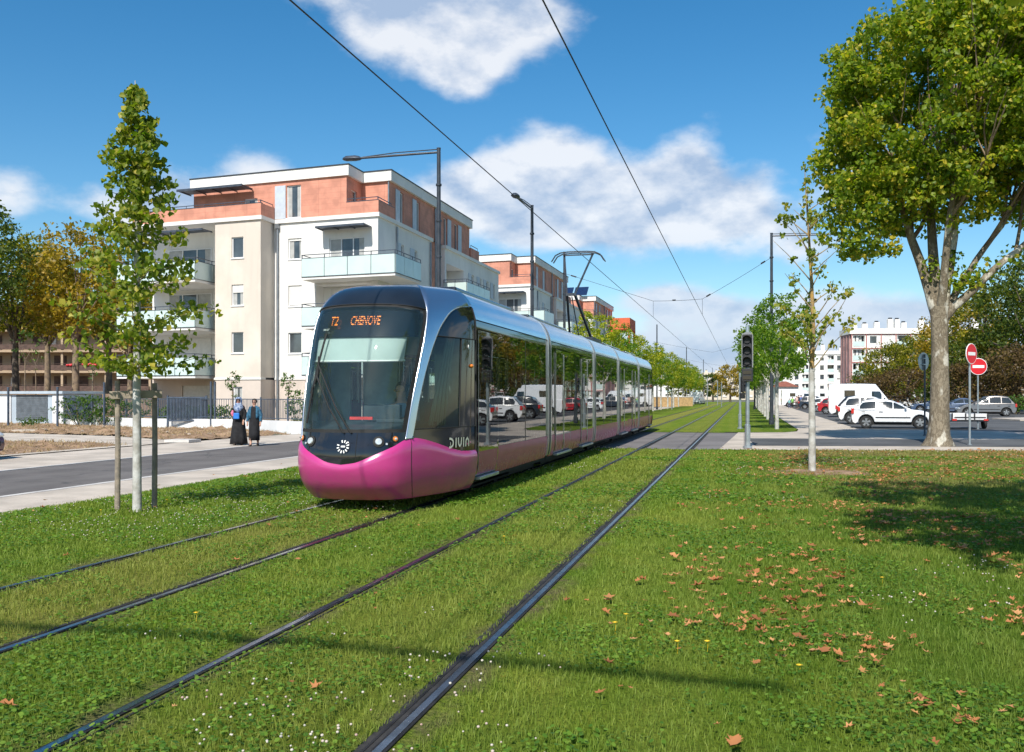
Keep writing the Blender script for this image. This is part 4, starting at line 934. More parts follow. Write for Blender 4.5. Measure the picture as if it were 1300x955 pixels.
wave=pchip([(0,.665),(.18,.69),(.43,.79),(.71,.91),(.88,.985),(1.05,1.005),(1.2,.99),(1.57,.92),(2.06,.81),(2.4,.765),(2.84,.755)])
inn=pchip([(.9,.86),(1.02,.88),(1.5,.96),(1.96,1.04),(2.4,1.11),(2.74,1.14),(2.84,1.12),(3.0,1.08),(3.22,1.05)])
out=pchip([(.9,.99),(1.1,1.04),(1.5,1.12),(1.96,1.24),(2.44,1.46),(2.72,1.76),(2.86,2.14),(2.905,2.55),(2.92,TM)])
def outinv(t):
    lo,hi=.9,2.92
    for _ in range(30):
        m_=(lo+hi)/2
        if out(m_)<t: lo=m_
        else: hi=m_
    return lo
def lin(a,c,n): return [a+(c-a)*i/n for i in range(n+1)]
def grime(m,zmax,amt,col=(.16,.12,.09)):
    nt=m.node_tree; b=nt.nodes['Principled BSDF']; src=b.inputs['Base Color'].links[0].from_socket
    g=_n(nt,'ShaderNodeNewGeometry').outputs['Position']; s_=_n(nt,'ShaderNodeSeparateXYZ'); nt.links.new(g,s_.inputs[0])
    h_=_math(nt,'MULTIPLY',_math(nt,'SUBTRACT',zmax,s_.outputs[2]),1/(zmax-.2),clamp=True)
    k=_math(nt,'MULTIPLY',_math(nt,'MULTIPLY',h_,_ramp(nt,_noise(nt,7,8,g,.7),.35,.75)),amt)
    sp=_math(nt,'MULTIPLY',_ramp(nt,_noise(nt,60,3,g),.66,.74),amt*.6); k=_math(nt,'MAXIMUM',k,sp)
    nt.links.new(_mix(nt,k,src,col),b.inputs['Base Color']); r_=_math(nt,'ADD',_math(nt,'MULTIPLY',k,.5),b.inputs['Roughness'].default_value); nt.links.new(r_,b.inputs['Roughness'])
grime(M['pink'],.75,.55); grime(M['skirt'],.8,.5)
tram=empty('tram',(XT,YN,0)); tag(tram,'long five-section tram with magenta nose, silver roof edge and dark glazed sides','tram')
def grid(b, rows, mp):
    m=len(rows[0]); b.add([mp(S(t,z,o)) for r_ in rows for (t,z,o) in r_],[(j*m+i,j*m+i+1,(j+1)*m+i+1,(j+1)*m+i) for j in range(len(rows)-1) for i in range(m-1)])
def dz(z,t):
    f_=((z-1.085)/1.755)**2 if z<=2.84 else (3.22-z)/.38
    return z-.06*(t/1.1)**2*max(0,f_)
def cab(mp, rear):
    def P(name,m,rowsets,parent=tram,smooth=50,thick=0):
        b=MB()
        for rows in rowsets: grid(b,rows,mp)
        o=b.build(name,m,parent,smooth='full',fix=False)
        bm=bmesh.new(); bm.from_mesh(o.data); bmesh.ops.remove_doubles(bm,verts=bm.verts,dist=.0004); bmesh.ops.recalc_face_normals(bm,faces=bm.faces); bm.to_mesh(o.data); bm.free()
        if thick:
            s_=o.modifiers.new('thickness','SOLIDIFY'); s_.thickness=thick; s_.offset=-1
        return o
    cols=lin(-TM,TM,96)
    fair=P('front_fairing' if not rear else 'rear_fairing',M['pink'],[[[(t,.2+(wave(abs(t))-.2)*k/16,.034*math.sin(min(1,(16-k)/2.2)*PI/2)) for t in cols] for k in range(17)]])
    # rolled lip along the bottom edge
    b=MB(); b.tube([mp(S(t,.2,-.005)+Vector((0,0,-.01))) for t in cols],.018,6); b.build('bottom_lip',M['pink'],fair,smooth=True)
    P('nose_mask',M['black_gloss'],[[[(tt,wave(abs(tt))+(1.085-wave(abs(tt)))*k/6,0) for tt in lin(-.885,.885,44)] for k in range(7)]])
    zs_=lin(1.085,2.84,26)
    ws=P('windscreen',M['ws'],[[[((inn(z)-.085)*u,dz(z,(inn(z)-.085)*u),.0) for u in lin(-1,1,40)] for z in lin(1.13,2.815,26)]])
    fr=[[((inn(z)-.085)*1.0+.085*u,z,.0) for u in (0,.5,1.0)] for z in zs_]; fl=[[(-((inn(z)-.085)+.085*u),z,0) for u in (0,.5,1.0)] for z in zs_]
    bot=[[((inn(z)-.085)*u,z,0) for u in lin(-1,1,40)] for z in (1.085,1.13)]; top=[[((inn(z)-.085)*u,dz(z,(inn(z)-.085)*u),0) for u in lin(-1,1,40)] for z in (2.815,2.84)]
    P('windscreen_frame',M['rubber'],[fr,fl,bot,top])
    # silver A-pillars sweeping up into the roof side
    def pil(sg):
        R_=[]
        for z in lin(.965,3.22,60):
            o_=out(z) if z<2.92 else TM
            lo=inn(z)
            if z<1.01:      # follow the pink wave at the foot
                R_.append([(sg*(lo+(o_-lo)*u),max(z,min(wave(lo+(o_-lo)*u),1.012)),.014) for u in lin(0,1,10)])
            else: R_.append([(sg*(lo+(o_-lo)*u),z,.014) for u in lin(0,1,22 if False else 10)])
        return R_
    for sg in (1,-1):
        P('silver_pillar',M['silver'],[pil(sg)],thick=.03)
        # dark side panel round the cab window
        low=[[(sg*t,wave(t)+(1.12-wave(t))*k/4,0) for t in lin(1.0,TM,30)] for k in range(5)]
        aft=[[(sg*t,z,0) for t in lin(2.22,TM,8)] for z in lin(1.12,2.42,12)]
        upp=[[(sg*t,2.42+(max(outinv(t),2.42)+.012-2.42)*k/5,0) for t in lin(1.44,TM,26)] for k in range(6)]
        sp=P('cab_side_panel',M['black_gloss'],[low,aft,upp])
        P('cab_side_window',M['cabglass'],[[[(sg*(out(z)+(2.22-out(z))*u),z,-.004) for u in lin(0,1,14)] for z in lin(1.12,2.42,16)]])
        b=MB(); b.tube([mp(S(sg*t,1.12,.004)) for t in lin(1.05,TM,24)],.008,5); b.tube([mp(S(sg*t,2.42,.004)) for t in lin(1.46,TM,20)],.008,5); b.tube([mp(S(sg*2.22,z,.004)) for z in lin(1.12,2.42,12)],.01,5); b.tube([mp(S(sg*TM,z,.006)) for z in lin(.3,2.9,16)],.012,5)
        b.build('window_seal',M['rubber'],sp)
        c=mp(S(sg*2.62,2.02,.012)); b=MB(); b.ball(c,(.03,.045,.03),10,6); b.build('side_indicator',M['amber'],tram,smooth=True)
        c=mp(S(sg*2.5,2.30,.004)); b=MB(); b.lathe([(.034,-.004),(.034,.004)],c,'x',14); b.build('round_badge',M['white_mark'],tram)
    for tt in (-.98,.98):
        b=MB(); b.tube([mp(S(tt,z,.034*math.sin(min(1,(16*(1-(z-.2)/(wave(abs(tt))-.2)))/2.2)*PI/2)+.0005)) for z in lin(.215,wave(abs(tt))-.01,14)],.005,4); b.build('fairing_joint',M['rubber'],fair)
    b=MB(); b.tube([mp(S(.20,z,.001)) for z in lin(.71,1.08,8)],.004,4); b.build('mask_joint',M['rubber'],tram)
    P('roof_dome',M['roof_black'],[[[(inn(max(z,2.84))*u,dz(z,inn(max(z,2.84))*u),.006) for u in lin(-1,1,30)] for z in lin(2.841,3.22,12)]])
    b=MB(); ring=[mp(S(t,3.22,.01 if abs(t)<1.05 else .008)) for t in lin(-TM,TM,40)]
    b.add(ring,[tuple(range(len(ring)))]); b.build('roof_cap',M['roof_black'],tram)
    # end ring closing the back of the roof arch
    b=MB(); b.tube([mp(S(t,dz(2.845,t),.008)) for t in lin(-1.12,1.12,30)],.008,5); b.build('dome_seam',M['rubber'],tram)
    return ws
mpF=lambda p:Vector((p.x,p.y,p.z)); mpR=lambda p:Vector((-p.x,TL-p.y,p.z))
cab(mpF,False); cab(mpR,True)
# front lights, emblem, wiper
def disc_on(t,z,r_,m,name,depth=.02,off=.004,parent=tram,mp=mpF,prof=None):
    c=mp(S(t,z,off)); n=(S(t,z,.05)-S(t,z,0)).normalized(); q=Vector((0,0,1)).rotation_difference(n).to_matrix().to_4x4()
    b=MB(lambda x,y,zz:tuple(c+(q@Vector((x,y,zz))))); b.lathe(prof or [(r_,0),(r_,depth*.6),(r_*.85,depth),(r_*.3,depth*1.15)],n=20)
    return b.build(name,m,parent,smooth=True)
for sg in (1,-1):
    hl=disc_on(sg*.49,.965,.075,M['rubber'],'headlight',depth=.012); disc_on(sg*.49,.965,.048,M['lamp_glass'],'lens',depth=.03,parent=hl); 
    hl=disc_on(sg*.71,1.0,.048,M['rubber'],'turn_lamp',depth=.010); disc_on(sg*.71,1.0,.036,M['amber'],'lens',depth=.02,parent=hl); disc_on(sg*.71,1.0,.018,M['lamp_glass'],'bulb',depth=.03,parent=hl)
    disc_on(sg*.60,.935,.016,M['lamp_glass'],'marker_lamp',depth=.012); disc_on(sg*1.0,.90,.013,M['rubber'],'tow_cap',depth=.016)
em=disc_on(.03,.90,.092,M['black_gloss'],'emblem',depth=.006)
def on_surf(b,t0,z0,poly,off):      # flat polygon laid on the nose
    b.add([mpF(S(t0+x,z0+y,off)) for x,y in poly],[tuple(range(len(poly)))])
b=MB()
for k in range(12):
    a=k*PI/6+.26; ca,sa=math.cos(a),math.sin(a)
    if k in (4,): continue
    r0,r1,wd=.050,.084,.0085
    on_surf(b,.03,.90,[(r0*ca-wd*.8*sa,r0*sa+wd*.8*ca),(r1*ca-wd*sa,r1*sa+wd*ca),(r1*ca+wd*sa,r1*sa-wd*ca),(r0*ca+wd*.8*sa,r0*sa-wd*.8*ca)],.024)
on_surf(b,.03,.90,[(-.028,-.010),(.028,-.010),(.028,.010),(-.028,.010)],.022)
b.build('clock_marks',M['white_mark'],em,fix=False)
wp=MB()
wp.tube([mpF(S(.12,1.075,.03)),mpF(S(-.10,1.40,.06)),mpF(S(-.34,1.80,.055)),mpF(S(-.47,1.98,.045))],.011,6); wp.tube([mpF(S(.02,1.075,.03)),mpF(S(-.20,1.40,.06)),mpF(S(-.47,1.83,.045))],.011,6)
wo=wp.build('wiper',M['rubber'],tram,smooth=True)
b=MB(); b.tube([mpF(S(-.44-.16*k/8,2.42-1.22*k/8,.022)) for k in range(9)],.014,6); b.tube([mpF(S(-.50,2.1,.035)),mpF(S(-.46,1.85,.04)),mpF(S(-.56,1.6,.035))],.012,6); b.build('wiper_blade',M['rubber'],wo)
# lettering laid on the surface
def text_mesh(s_,size):
    cu=bpy.data.curves.new('lettering','FONT'); cu.body=s_; cu.size=size; cu.resolution_u=3; o=bpy.data.objects.new('lettering',cu); COL.objects.link(o)
    bpy.context.view_layer.update(); me=bpy.data.meshes.new_from_object(o); bpy.data.objects.remove(o); bpy.data.curves.remove(cu); return me
def text_on(s_,size,t0,z0,off,m,name,parent,mp=mpF,sx=1):
    me=text_mesh(s_,size)
    for v in me.vertices: v.co=mp(S(t0+v.co.x*sx,z0+v.co.y,off))
    me.materials.clear(); me.materials.append(m); o=bpy.data.objects.new(name,me); COL.objects.link(o); o.parent=parent; return o
# destination box behind the top of the windscreen
b=MB(); grid(b,[[(u,z,-.045) for u in lin(-1.03,1.03,20)] for z in lin(2.40,2.80,4)],mpF); hd=b.build('destination_display',M['black_gloss'],tram,smooth='full')
def led(s_,size,t0,z0,sx):
    """dot-matrix lettering: every letter stroke broken into three lit rows"""
    me=text_mesh(s_,size); bm=bmesh.new(); bm.from_mesh(me)
    bmesh.ops.triangulate(bm,faces=bm.faces)
    for k in range(1,30):
        z=size*.74*k/30
        bmesh.ops.bisect_plane(bm,geom=bm.verts[:]+bm.edges[:]+bm.faces[:],plane_co=(0,z,0),plane_no=(0,1,0))
    dele=[f for f in bm.faces if ((f.calc_center_median().y/(size*.74))*5)%1>.58]
    bmesh.ops.delete(bm,geom=dele,context='FACES')
    for v in bm.verts: v.co=mpF(S(t0+v.co.x*sx,z0+v.co.y,-.03))
    bm.to_mesh(me); bm.free(); me.materials.clear(); me.materials.append(M['led']); o=bpy.data.objects.new('led_lettering',me); COL.objects.link(o); o.parent=hd
led('T2',.185,-.47,2.565,.70); led('CHENOVE',.185,-.13,2.565,.52)
text_on('1006 07',.042,-.60,2.49,-.03,M['white_mark'],'fleet_number',hd)
# operator wordmark on the cab side: strokes of D I V I A
lg=MB()
def stroke(pts,wd=.030):
    P_=[Vector((a,c,0)) for a,c in pts]
    for a,c in zip(P_,P_[1:]):
        d=(c-a).normalized(); n=Vector((-d.y,d.x,0))*wd/2; e=d*wd*.25
        lg.add([mpF(S(q.x,q.y,.012)) for q in (a-n-e,a+n-e,c+n+e,c-n+e)],[(0,1,2,3)])
t0,z0,hh=1.93,.835,.125
arc=[(t0+.10*math.sin(PI*k/9),z0+hh/2+hh/2*math.cos(PI*k/9)) for k in range(10)]; stroke([(t0-.01,z0+hh)]+arc+[(t0-.01,z0)]); stroke([(t0+.02,z0+.03),(t0+.02,z0+.07)],.014)
stroke([(t0+.18,z0),(t0+.18,z0+hh)]); stroke([(t0+.25,z0+hh),(t0+.26,z0+.04),(t0+.30,z0+.005),(t0+.34,z0+.04),(t0+.35,z0+hh)]); stroke([(t0+.42,z0),(t0+.42,z0+hh)])
stroke([(t0+.49,z0),(t0+.50,z0+hh-.04),(t0+.54,z0+hh-.005),(t0+.58,z0+hh-.04),(t0+.59,z0)])
lo_=lg.build('wordmark',M['logo'],tram,fix=False)
lg=MB(); stroke([(t0+.62,z0+.05),(t0+.66,z0+.05)],.026); stroke([(t0+.53,z0+.03),(t0+.555,z0+.03)],.022); lg.build('pink_dot',M['pink'],lo_,fix=False)
# ---- modules
def yy(Y): return Y-YN
JY=[yy(19.42),yy(25.62),yy(30.78),yy(36.9)]
ends=[2.25]+JY+[TL-2.25]
prof=lambda z0,z1,n:[(1.2*fW(z),z) for z in lin(z0,z1,n)]
def side_strip(b,y0,y1,z0,z1,off=0,n=10,sides=(1,-1)):
    pr=prof(z0,z1,n)
    for sg in sides:
        b.add([(sg*(x+off),y,z) for y in (y0,y1) for x,z in pr],[(i,i+1,len(pr)+i+1,len(pr)+i) for i in range(len(pr)-1)])
doorsM={0:[(yy(13.95),yy(15.2))],1:[(yy(20.1),yy(22.0)),(yy(23.45),yy(25.3))],2:[],3:[(yy(31.3),yy(33.2)),(yy(34.7),yy(36.5))],4:[(yy(41.0),yy(42.25))]}
for k in range(5):
    y0=ends[k]+(.14 if k else .0); y1=ends[k+1]-(.14 if k<4 else .0); D_=doorsM[k]
    # skirt segments between doors
    b=MB(); segs=[]; y=y0
    for (a,c) in D_: segs.append((y,a)); y=c
    segs.append((y,y1))
    for a,c in segs:
        if c-a>.03: side_strip(b,a+.004,c-.004,.30,.745)
    build_each(b,'skirt_panel',M['skirt'],tram,smooth='full')
    b=MB(); side_strip(b,y0,y1,2.60,2.72); build_each(b,'upper_strip',M['black_gloss'],tram,smooth='full')
    b=MB(); side_strip(b,y0,y1,2.735,3.19,.012,14); build_each(b,'roof_side',M['silver'],tram,smooth='full')
    b=MB(); b.box(-.84,.84,y0,y1,3.16,3.19); b.box(-.95,.95,y0+.02,y1-.02,3.0,3.15); b.build('roof_panel',M['roof_black'],tram)
    # glass between doors
    for a,c in segs:
        if c-a<.2: 
            if c-a>.02:
                b=MB(); side_strip(b,a,c,.75,2.6); b.build('side_post',M['sideblack'],tram,smooth='full')
            continue
        n=max(1,round((c-a)/1.9))
        for i in range(n):
            p0=a+(c-a)*i/n+.012; p1=a+(c-a)*(i+1)/n-.012
            for sg in (1,-1):
                b=MB(); side_strip(b,p0,p1,.75,2.595,0,6,(sg,)); g=b.build('side_window',M['sideglass'],tram,smooth='full')
                b=MB(); side_strip(b,p0-.012,p0-.001,.75,2.595,.006,4,(sg,)); side_strip(b,p1+.001,p1+.012,.75,2.595,.006,4,(sg,)); b.build('window_trim',M['silver_trim'] if i else M['rubber'],g)
    for (a,c) in D_:
        for sg in (1,-1):
            leaves=[(a,(a+c)/2),((a+c)/2,c)] if c-a>1.4 else [(a,c)]
            d_=MB(); 
            for (p,q) in leaves:
                for (e0,e1) in ((p+.008,p+.05),(q-.05,q-.008)): side_strip(d_,e0,e1,.36,2.58,.010,8,(sg,))
                side_strip(d_,p+.051,q-.051,.72,.78,.010,3,(sg,)); side_strip(d_,p+.051,q-.051,2.50,2.58,.010,2,(sg,))
            do=d_.build('door',M['sideblack'],tram,smooth='full')
            for (p,q) in leaves:
                b=MB(); side_strip(b,p+.052,q-.052,.782,2.498,.008,6,(sg,)); b.build('pane',M['sideglass'],do,smooth='full')
                b=MB(); side_strip(b,p+.052,q-.052,.36,.718,.009,3,(sg,)); b.build('lower_panel',M['skirt'],do,smooth='full')
            b=MB()
            for (p,q) in leaves: b.box(sg*1.213,sg*1.222,p+.006,p+.016,.4,2.5)
            b.build('door_edge',M['silver_trim'],do)
            b=MB(); b.box(sg*1.06,sg*1.235,a+.05,c-.05,.285,.335); b.build('step',M['galv'],do,bevel=.008)
    # underframe and floor, ceiling
    b=MB(); b.box(-1.12,1.12,y0-.1,y1+.1,.24,.32); b.box(-.95,.95,y0+.2,y1-.2,.12,.239); b.build('underframe',M['underframe'],tram)
    b=MB(); b.box(-1.15,1.15,y0+.01,y1-.01,.345,.38); b.box(-1.12,1.12,y0+.01,y1-.01,2.62,2.66)
    for sg in (1,-1): b.box(sg*1.12,sg*1.15,y0+.05,y1-.05,.381,.80) if not D_ else None
    b.build('saloon_lining',M['interior'],tram)
    b=MB(); yv=y0+.9
    while yv<y1-.8:
        if not any(a-.4<yv<c+.4 for a,c in D_):
            for sx_ in (-.75,.75): 
                b.box(sx_-.4,sx_+.4,yv-.22,yv+.22,.75,.83); b.box(sx_-.4,sx_+.4,yv+.2199,yv+.30,.75,1.45)
        yv+=.95
    if b.v: build_each(b,'seat',M['seat'],tram)
    b=MB()
    for yv in lin(y0+.8,y1-.8,3): b.tube([(.55,yv,.38),(.55,yv,2.62)],.018,6); b.tube([(-.55,yv+.3,.38),(-.55,yv+.3,2.62)],.018,6)
    build_each(b,'grab_pole',M['silver_trim'],tram)
for J in JY:
    b=MB()
    for kk in range(5):
        yv=J-.12+.06*kk; pr=[(1.2*fW(z)-(.06 if kk%2 else .03),z) for z in lin(.32,3.15,16)]
        pts=[(-x,yv,z) for x,z in pr]+[(x,yv,z) for x,z in reversed(pr)]
        if kk: b.add(prev+pts,[(i,i+1,len(pts)+i+1,len(pts)+i) for i in range(len(pts)-1)])
        prev=pts
    bl=b.build('bellows',M['rubber'],tram,smooth='full')
    b=MB()
    for (ya,yb) in ((J-.155,J-.085),(J+.085,J+.155)):
        pi_=[(1.2*fW(z)-.03,z) for z in lin(.34,3.19,30)]; po=[(1.2*fW(z)+.030,z) for z in lin(.34,3.19,30)]
        I=[(-x,z) for x,z in pi_]+[(x,z) for x,z in reversed(pi_)]; O=[(-x,z+.03*(z>3.15)) for x,z in po]+[(x,z+.03*(z>3.15)) for x,z in reversed(po)]
        n=len(I); vs=[(x,ya,z) for x,z in O]+[(x,yb,z) for x,z in O]+[(x,ya,z) for x,z in I]+[(x,yb,z) for x,z in I]
        fs=[(i,i+1,n+i+1,n+i) for i in range(n-1)]+[(i,2*n+i,2*n+i+1,i+1) for i in range(n-1)]+[(n+i,n+i+1,3*n+i+1,3*n+i) for i in range(n-1)]
        b.add(vs,fs)
    b.build('joint_arch',M['silver_trim'],tram,smooth=30)
# bogies
for yc in (4.2,16.6,28.6):
    b=MB(); b.box(-.95,.95,yc-1.2,yc+1.2,.15,.235); bo=b.build('bogie',M['underframe'],tram); b=MB()
    for yw in (yc-.9,yc+.9):
        for sx_ in (-.72,.72): b.lathe([(.05,-.06),(.28,-.05),(.29,.05),(.05,.06)],(sx_,yw,.30),'x',18)
    build_each(b,'wheel',M['underframe'],bo,smooth=True)
# cab interior
for mp_,nm in ((mpF,'dashboard'),):
    b=MB(); rows=[]
    for (off,z) in ((-.10,1.02),(-.10,1.13)): rows.append([mp_(S(t,z,off)) for t in lin(-1.05,1.05,20)])
    bk=[Vector((p.x*.98,1.15,1.22)) for p in rows[1]]; b.add(rows[0]+rows[1]+bk,[(j*21+i,j*21+i+1,(j+1)*21+i+1,(j+1)*21+i) for j in range(2) for i in range(20)]); b.box(-.95,.95,1.1,1.16,.36,1.21); dsh=b.build(nm,M['dash'],tram)
    b=MB(); b.box(-.22,.12,.80,.83,1.24,1.28); b.build('red_strip_lamp',mat('red_glow_strip',(.8,.05,.04),.4),dsh)
    b=MB(); b.box(.15,.75,.85,.87,1.20,1.245); b.box(-.1,.45,1.0,1.1,1.22,1.45); b.build('instrument_hood',M['dash'],dsh,bevel=.02)
b=MB(); grid(b,[[(u,z,-.075) for u in lin(-.80,.80,16)] for z in lin(2.08,2.405,4)],mpF); bl=b.build('sun_blind',M['blind'],tram,smooth='full')
b=MB(); b.tube([mpF(S(u,2.07,-.075)) for u in lin(-.82,.82,12)],.014,6); b.build('blind_bar',M['white_mark'],bl)
b=MB(); b.box(-1.1,-.78,2.1,2.16,.38,2.6); b.box(-.55,.0,2.1,2.16,.38,2.6); b.box(.6,1.1,2.1,2.16,.38,2.6); b.box(-1.1,1.1,2.1,2.16,2.2,2.6); b.build('cab_partition',M['cab_inner'],tram)
b=MB(); b.box(-.7,.7,1.1,2.2,2.62,2.66); b.box(-.9,.9,1.1,2.2,.40,.44); b.build('cab_lining',M['cab_inner'],tram)
b=MB(); b.box(.02,.52,1.42,1.86,.80,.92); b.box(.04,.50,1.84,1.96,.9,1.55); b.box(.16,.38,1.85,1.95,1.56,1.75); b.build('driver_seat',M['dash'],tram,bevel=.04)
b=MB()
for k in range(7):
    t=1.86+.035*k; b.tube([mpF(S(t,2.40,-.06-.02*(k%2))),mpF(S(t-.18+.01*k,1.75,-.07-.02*(k%2))),mpF(S(t-.38+.03*k,1.16,-.06))],.02,5)
b.build('side_curtain',M['blind'],tram,smooth='full')
# pantograph on the middle section
pt=empty('pantograph',(XT,30.1,3.19)); pt.parent=tram; pt.location=(0,yy(30.1),3.19)
pg=MB(); hz=6.2-3.19
kn=Vector((0,-1.35,1.5)); 
for sx_ in (-1,1):
    pg.bar((sx_*.35,.45,.25),(sx_*.12,-1.35,1.5),.07)
    pg.bar((sx_*.12,-1.35,1.5),(sx_*.45,0,hz-.12),.045)
pg.bar((-.4,.45,.25),(.4,.45,.25),.09); pg.bar((-.16,-1.35,1.5),(.16,-1.35,1.5),.08); pg.bar((0,.1,.3),(0,-1.2,1.45),.03)
pf=pg.build('pantograph_arms',M['mast'],tram); pf.location=(0,yy(30.1),3.19)
pg=MB()
for dy in (-.16,.16):
    pts=[(-.85,dy,hz-.32),(-.72,dy,hz-.12),(-.55,dy,hz-.04),(-.3,dy,hz-.015),(.3,dy,hz-.015),(.55,dy,hz-.04),(.72,dy,hz-.12),(.85,dy,hz-.32)]; pg.tube(pts,.022,6)
pg.bar((-.45,-.16,hz-.08),(-.45,.16,hz-.08),.03); pg.bar((.45,-.16,hz-.08),(.45,.16,hz-.08),.03); pg.bar((-.5,0,hz-.1),(.5,0,hz-.1),.04)
pg.build('collector_head',M['mast'],pf)
pg=MB(); pg.box(-.6,.6,-.9,.9,.03,.22); 
for sx_ in (-.5,.5):
    for sy_ in (-.8,.8): pg.lathe([(.05,-.01),(.08,.05),(.05,.08),(.08,.12),(.05,.2)],(sx_,sy_,.0),n=10)
pg.build('base_frame',M['mast'],pf)
bpy.data.objects.remove(pt)
b=MB()
for (a,c) in ((3.2,7.0),(8.6,13.2),(20.0,24.4),(26.0,29.6)): b.box(-.6,.6,a,c,3.195,3.36)
build_each(b,'roof_equipment',M['roof_black'],tram,bevel=.04)
# ------------------------------------------------------------------ masts, lamps, overhead line
HM=10.5
def mast(x,y,label,arm=None,h=HM,armlen=3.4,fittings=True,zb=-.13):
    t=empty('lamp_mast' if arm else 'overhead_line_mast',(x,y,zb)); tag(t,label,'mast','dark masts along the tram line'); h-=zb
    b=MB(); b.tube([(0,0,0),(0,0,.35)],.15,12); b.tube([(0,0,.35),(0,0,h*.5),(0,0,h)],[.10,.085,.070],12); b.tube([(0,0,h),(0,0,h+.04)],.078,12); b.build('pole',M['mast'],t,smooth=True)
    if fittings:
        b=MB()
        for z in (6.6,7.9,9.2): b.lathe([(.10,-.04),(.108,-.035),(.108,.035),(.10,.04)],(0,0,z-zb),n=12)
        b.build('clamp',M['mast'],t,smooth=True)
    if arm:
        dx,dy=arm; b=MB(); L=armlen
        b.tube([(0,0,h-.12),(dx*L*.4,dy*L*.4,h-.15),(dx*L,dy*L,h-.20)],.042,8); b.tube([(0,0,h-.01),(dx*L*.55,dy*L*.55,h-.06),(dx*(L-.1),dy*(L-.1),h-.17)],.020,6)
        a_=b.build('arm',M['mast'],t,smooth=True)
        q=math.atan2(dy,dx); ca,sa=math.cos(q),math.sin(q)
        b=MB(lambda x_,y_,z_:(dx*L+x_*ca-y_*sa,dy*L+x_*sa+y_*ca,h-.24+z_)); n=10
        pr=[(-.05,.05,.05),(.03,.13,.10),(.18,.17,.13),(.52,.17,.12),(.62,.12,.07),(.66,.04,.03)]
        vs=[];fs=[]
        for (px_,w_,hh_) in pr:
            for k in range(n): vs.append((px_,w_*math.cos(2*PI*k/n),hh_*math.sin(2*PI*k/n)*(1.0 if math.sin(2*PI*k/n)>0 else .55)+.02))
        for i in range(len(pr)-1):
            for k in range(n): fs.append((i*n+k,i*n+(k+1)%n,(i+1)*n+(k+1)%n,(i+1)*n+k))
        fs+= [tuple(range(n)),tuple((len(pr)-1)*n+k for k in range(n))]
        b.add(vs,fs); b.build('lamp_head',M['grey_metal'],a_,smooth=True)
    return t
mm=at(557,34.3); mast(mm.x,mm.y,'tall dark mast rising behind the tram roof with a long lamp arm reaching left',(-.992,-.06),armlen=3.0)
mm=at(675.5,44.6); mast(mm.x,mm.y,'dark lamp mast behind the tram whose short-looking arm points towards the viewer',(.0,-1),armlen=3.0)
mm=at(716.5,59); mA=Vector((mm.x,mm.y,0)); mast(mm.x,mm.y,'thick dark mast seen right behind the raised pantograph')
mm=at(979.5,52.2); mB=Vector((mm.x,mm.y,0)); mast(mm.x,mm.y,'dark mast with a lamp arm on the right of the tracks, behind the traffic signal',(.985,-.05),armlen=3.3,zb=0)
for px,d,lab in ((834,119,'first dark mast beyond the rear end of the tram'),(871.5,174,'second dark mast beyond the rear end of the tram, in the left tree row'),(893,232,'third dark mast beyond the rear of the tram'),(904.5,300,'smallest and farthest dark mast at the end of the tracks')):
    mm=at(px,d); mast(mm.x,mm.y,lab,fittings=False)
mm=at(958,112); mast(mm.x,mm.y,'far dark mast on the right of the tracks, mostly hidden in the tree row',(.98,0),zb=0,fittings=False)
mm=at(951,205); mast(mm.x,mm.y,'farthest right-hand dark mast at the end of the right tree row',zb=0,fittings=False)
def wire(name,pts,r_,label,group='overhead wires'):
    b=MB(); b.tube(pts,r_,5,cap=False); return tag(b.build(name,M['wire'],smooth=True),label,'wire',group)
def sag(a,c,n,s_): a,c=Vector(a),Vector(c); return [a.lerp(c,k/n)-Vector((0,0,s_*4*(k/n)*(1-k/n))) for k in range(n+1)]
for X,lab in ((XT,'overhead contact wire above the tram'),(-2.28,'overhead contact wire above the empty right-hand track')):
    pts=[]
    Y=-12
    while Y<260: pts.append((X+(.12 if int(Y/40)%2 else -.12)*0,Y,6.2)); Y+=20
    wire('contact_wire',pts,.011,lab)
S1=(mA.x,mA.y,9.2); S2=(mB.x,mB.y,9.2)
q1=(XT,mA.y-2.0,7.15); q2=(-2.28,mA.y-3,7.1)
b=MB(); b.tube(sag(S1,q1,6,.0)+sag(q1,q2,6,.03)[1:]+sag(q2,S2,6,.05)[1:],.011,5,cap=False)
for q in (q1,q2): b.tube([q,(q[0],q[1],6.22)],.009,5)
for (u0,u1,f_) in ((S1,q1,.08),(q2,S2,.06),(q2,S2,.85),(q1,q2,.4)):
    a=Vector(u0).lerp(Vector(u1),f_); c=Vector(u0).lerp(Vector(u1),f_+.06); b.tube([a,c],.045,6)
tag(b.build('span_wire',M['wire'],smooth=True),'thin cross-span wire with insulators strung between the masts over both tracks','wire','overhead wires')
for (Y,z) in ((118,8.3),(172,8.3)):
    wire('span_wire',sag((-10.8,Y,z),(-3.7,Y,6.9),5,.05)+sag((-3.7,Y,6.9),(1.7,Y,z),5,.05)[1:],.012,('nearer' if Y<150 else 'farther')+' cross-span wire over the tracks beyond the tram')
# beam over the tracks between two masts just behind the viewer: its shadow crosses the lawn
yb=-4.9
t=empty('overhead_beam',(-11.2,yb,0)); tag(t,'cantilever beam behind the viewer whose thin shadow crosses the front lawn','beam')
b=MB(); b.tube([(0,0,-.1),(0,0,10.6)],.1,10); b.build('post',M['mast'],t); b=MB(); b.tube([(0,-.3,10.2),(4,0,10.35),(8,.1,10.35),(10.9,-.1,10.3)],.05,8); b.build('crossbar',M['mast'],t)
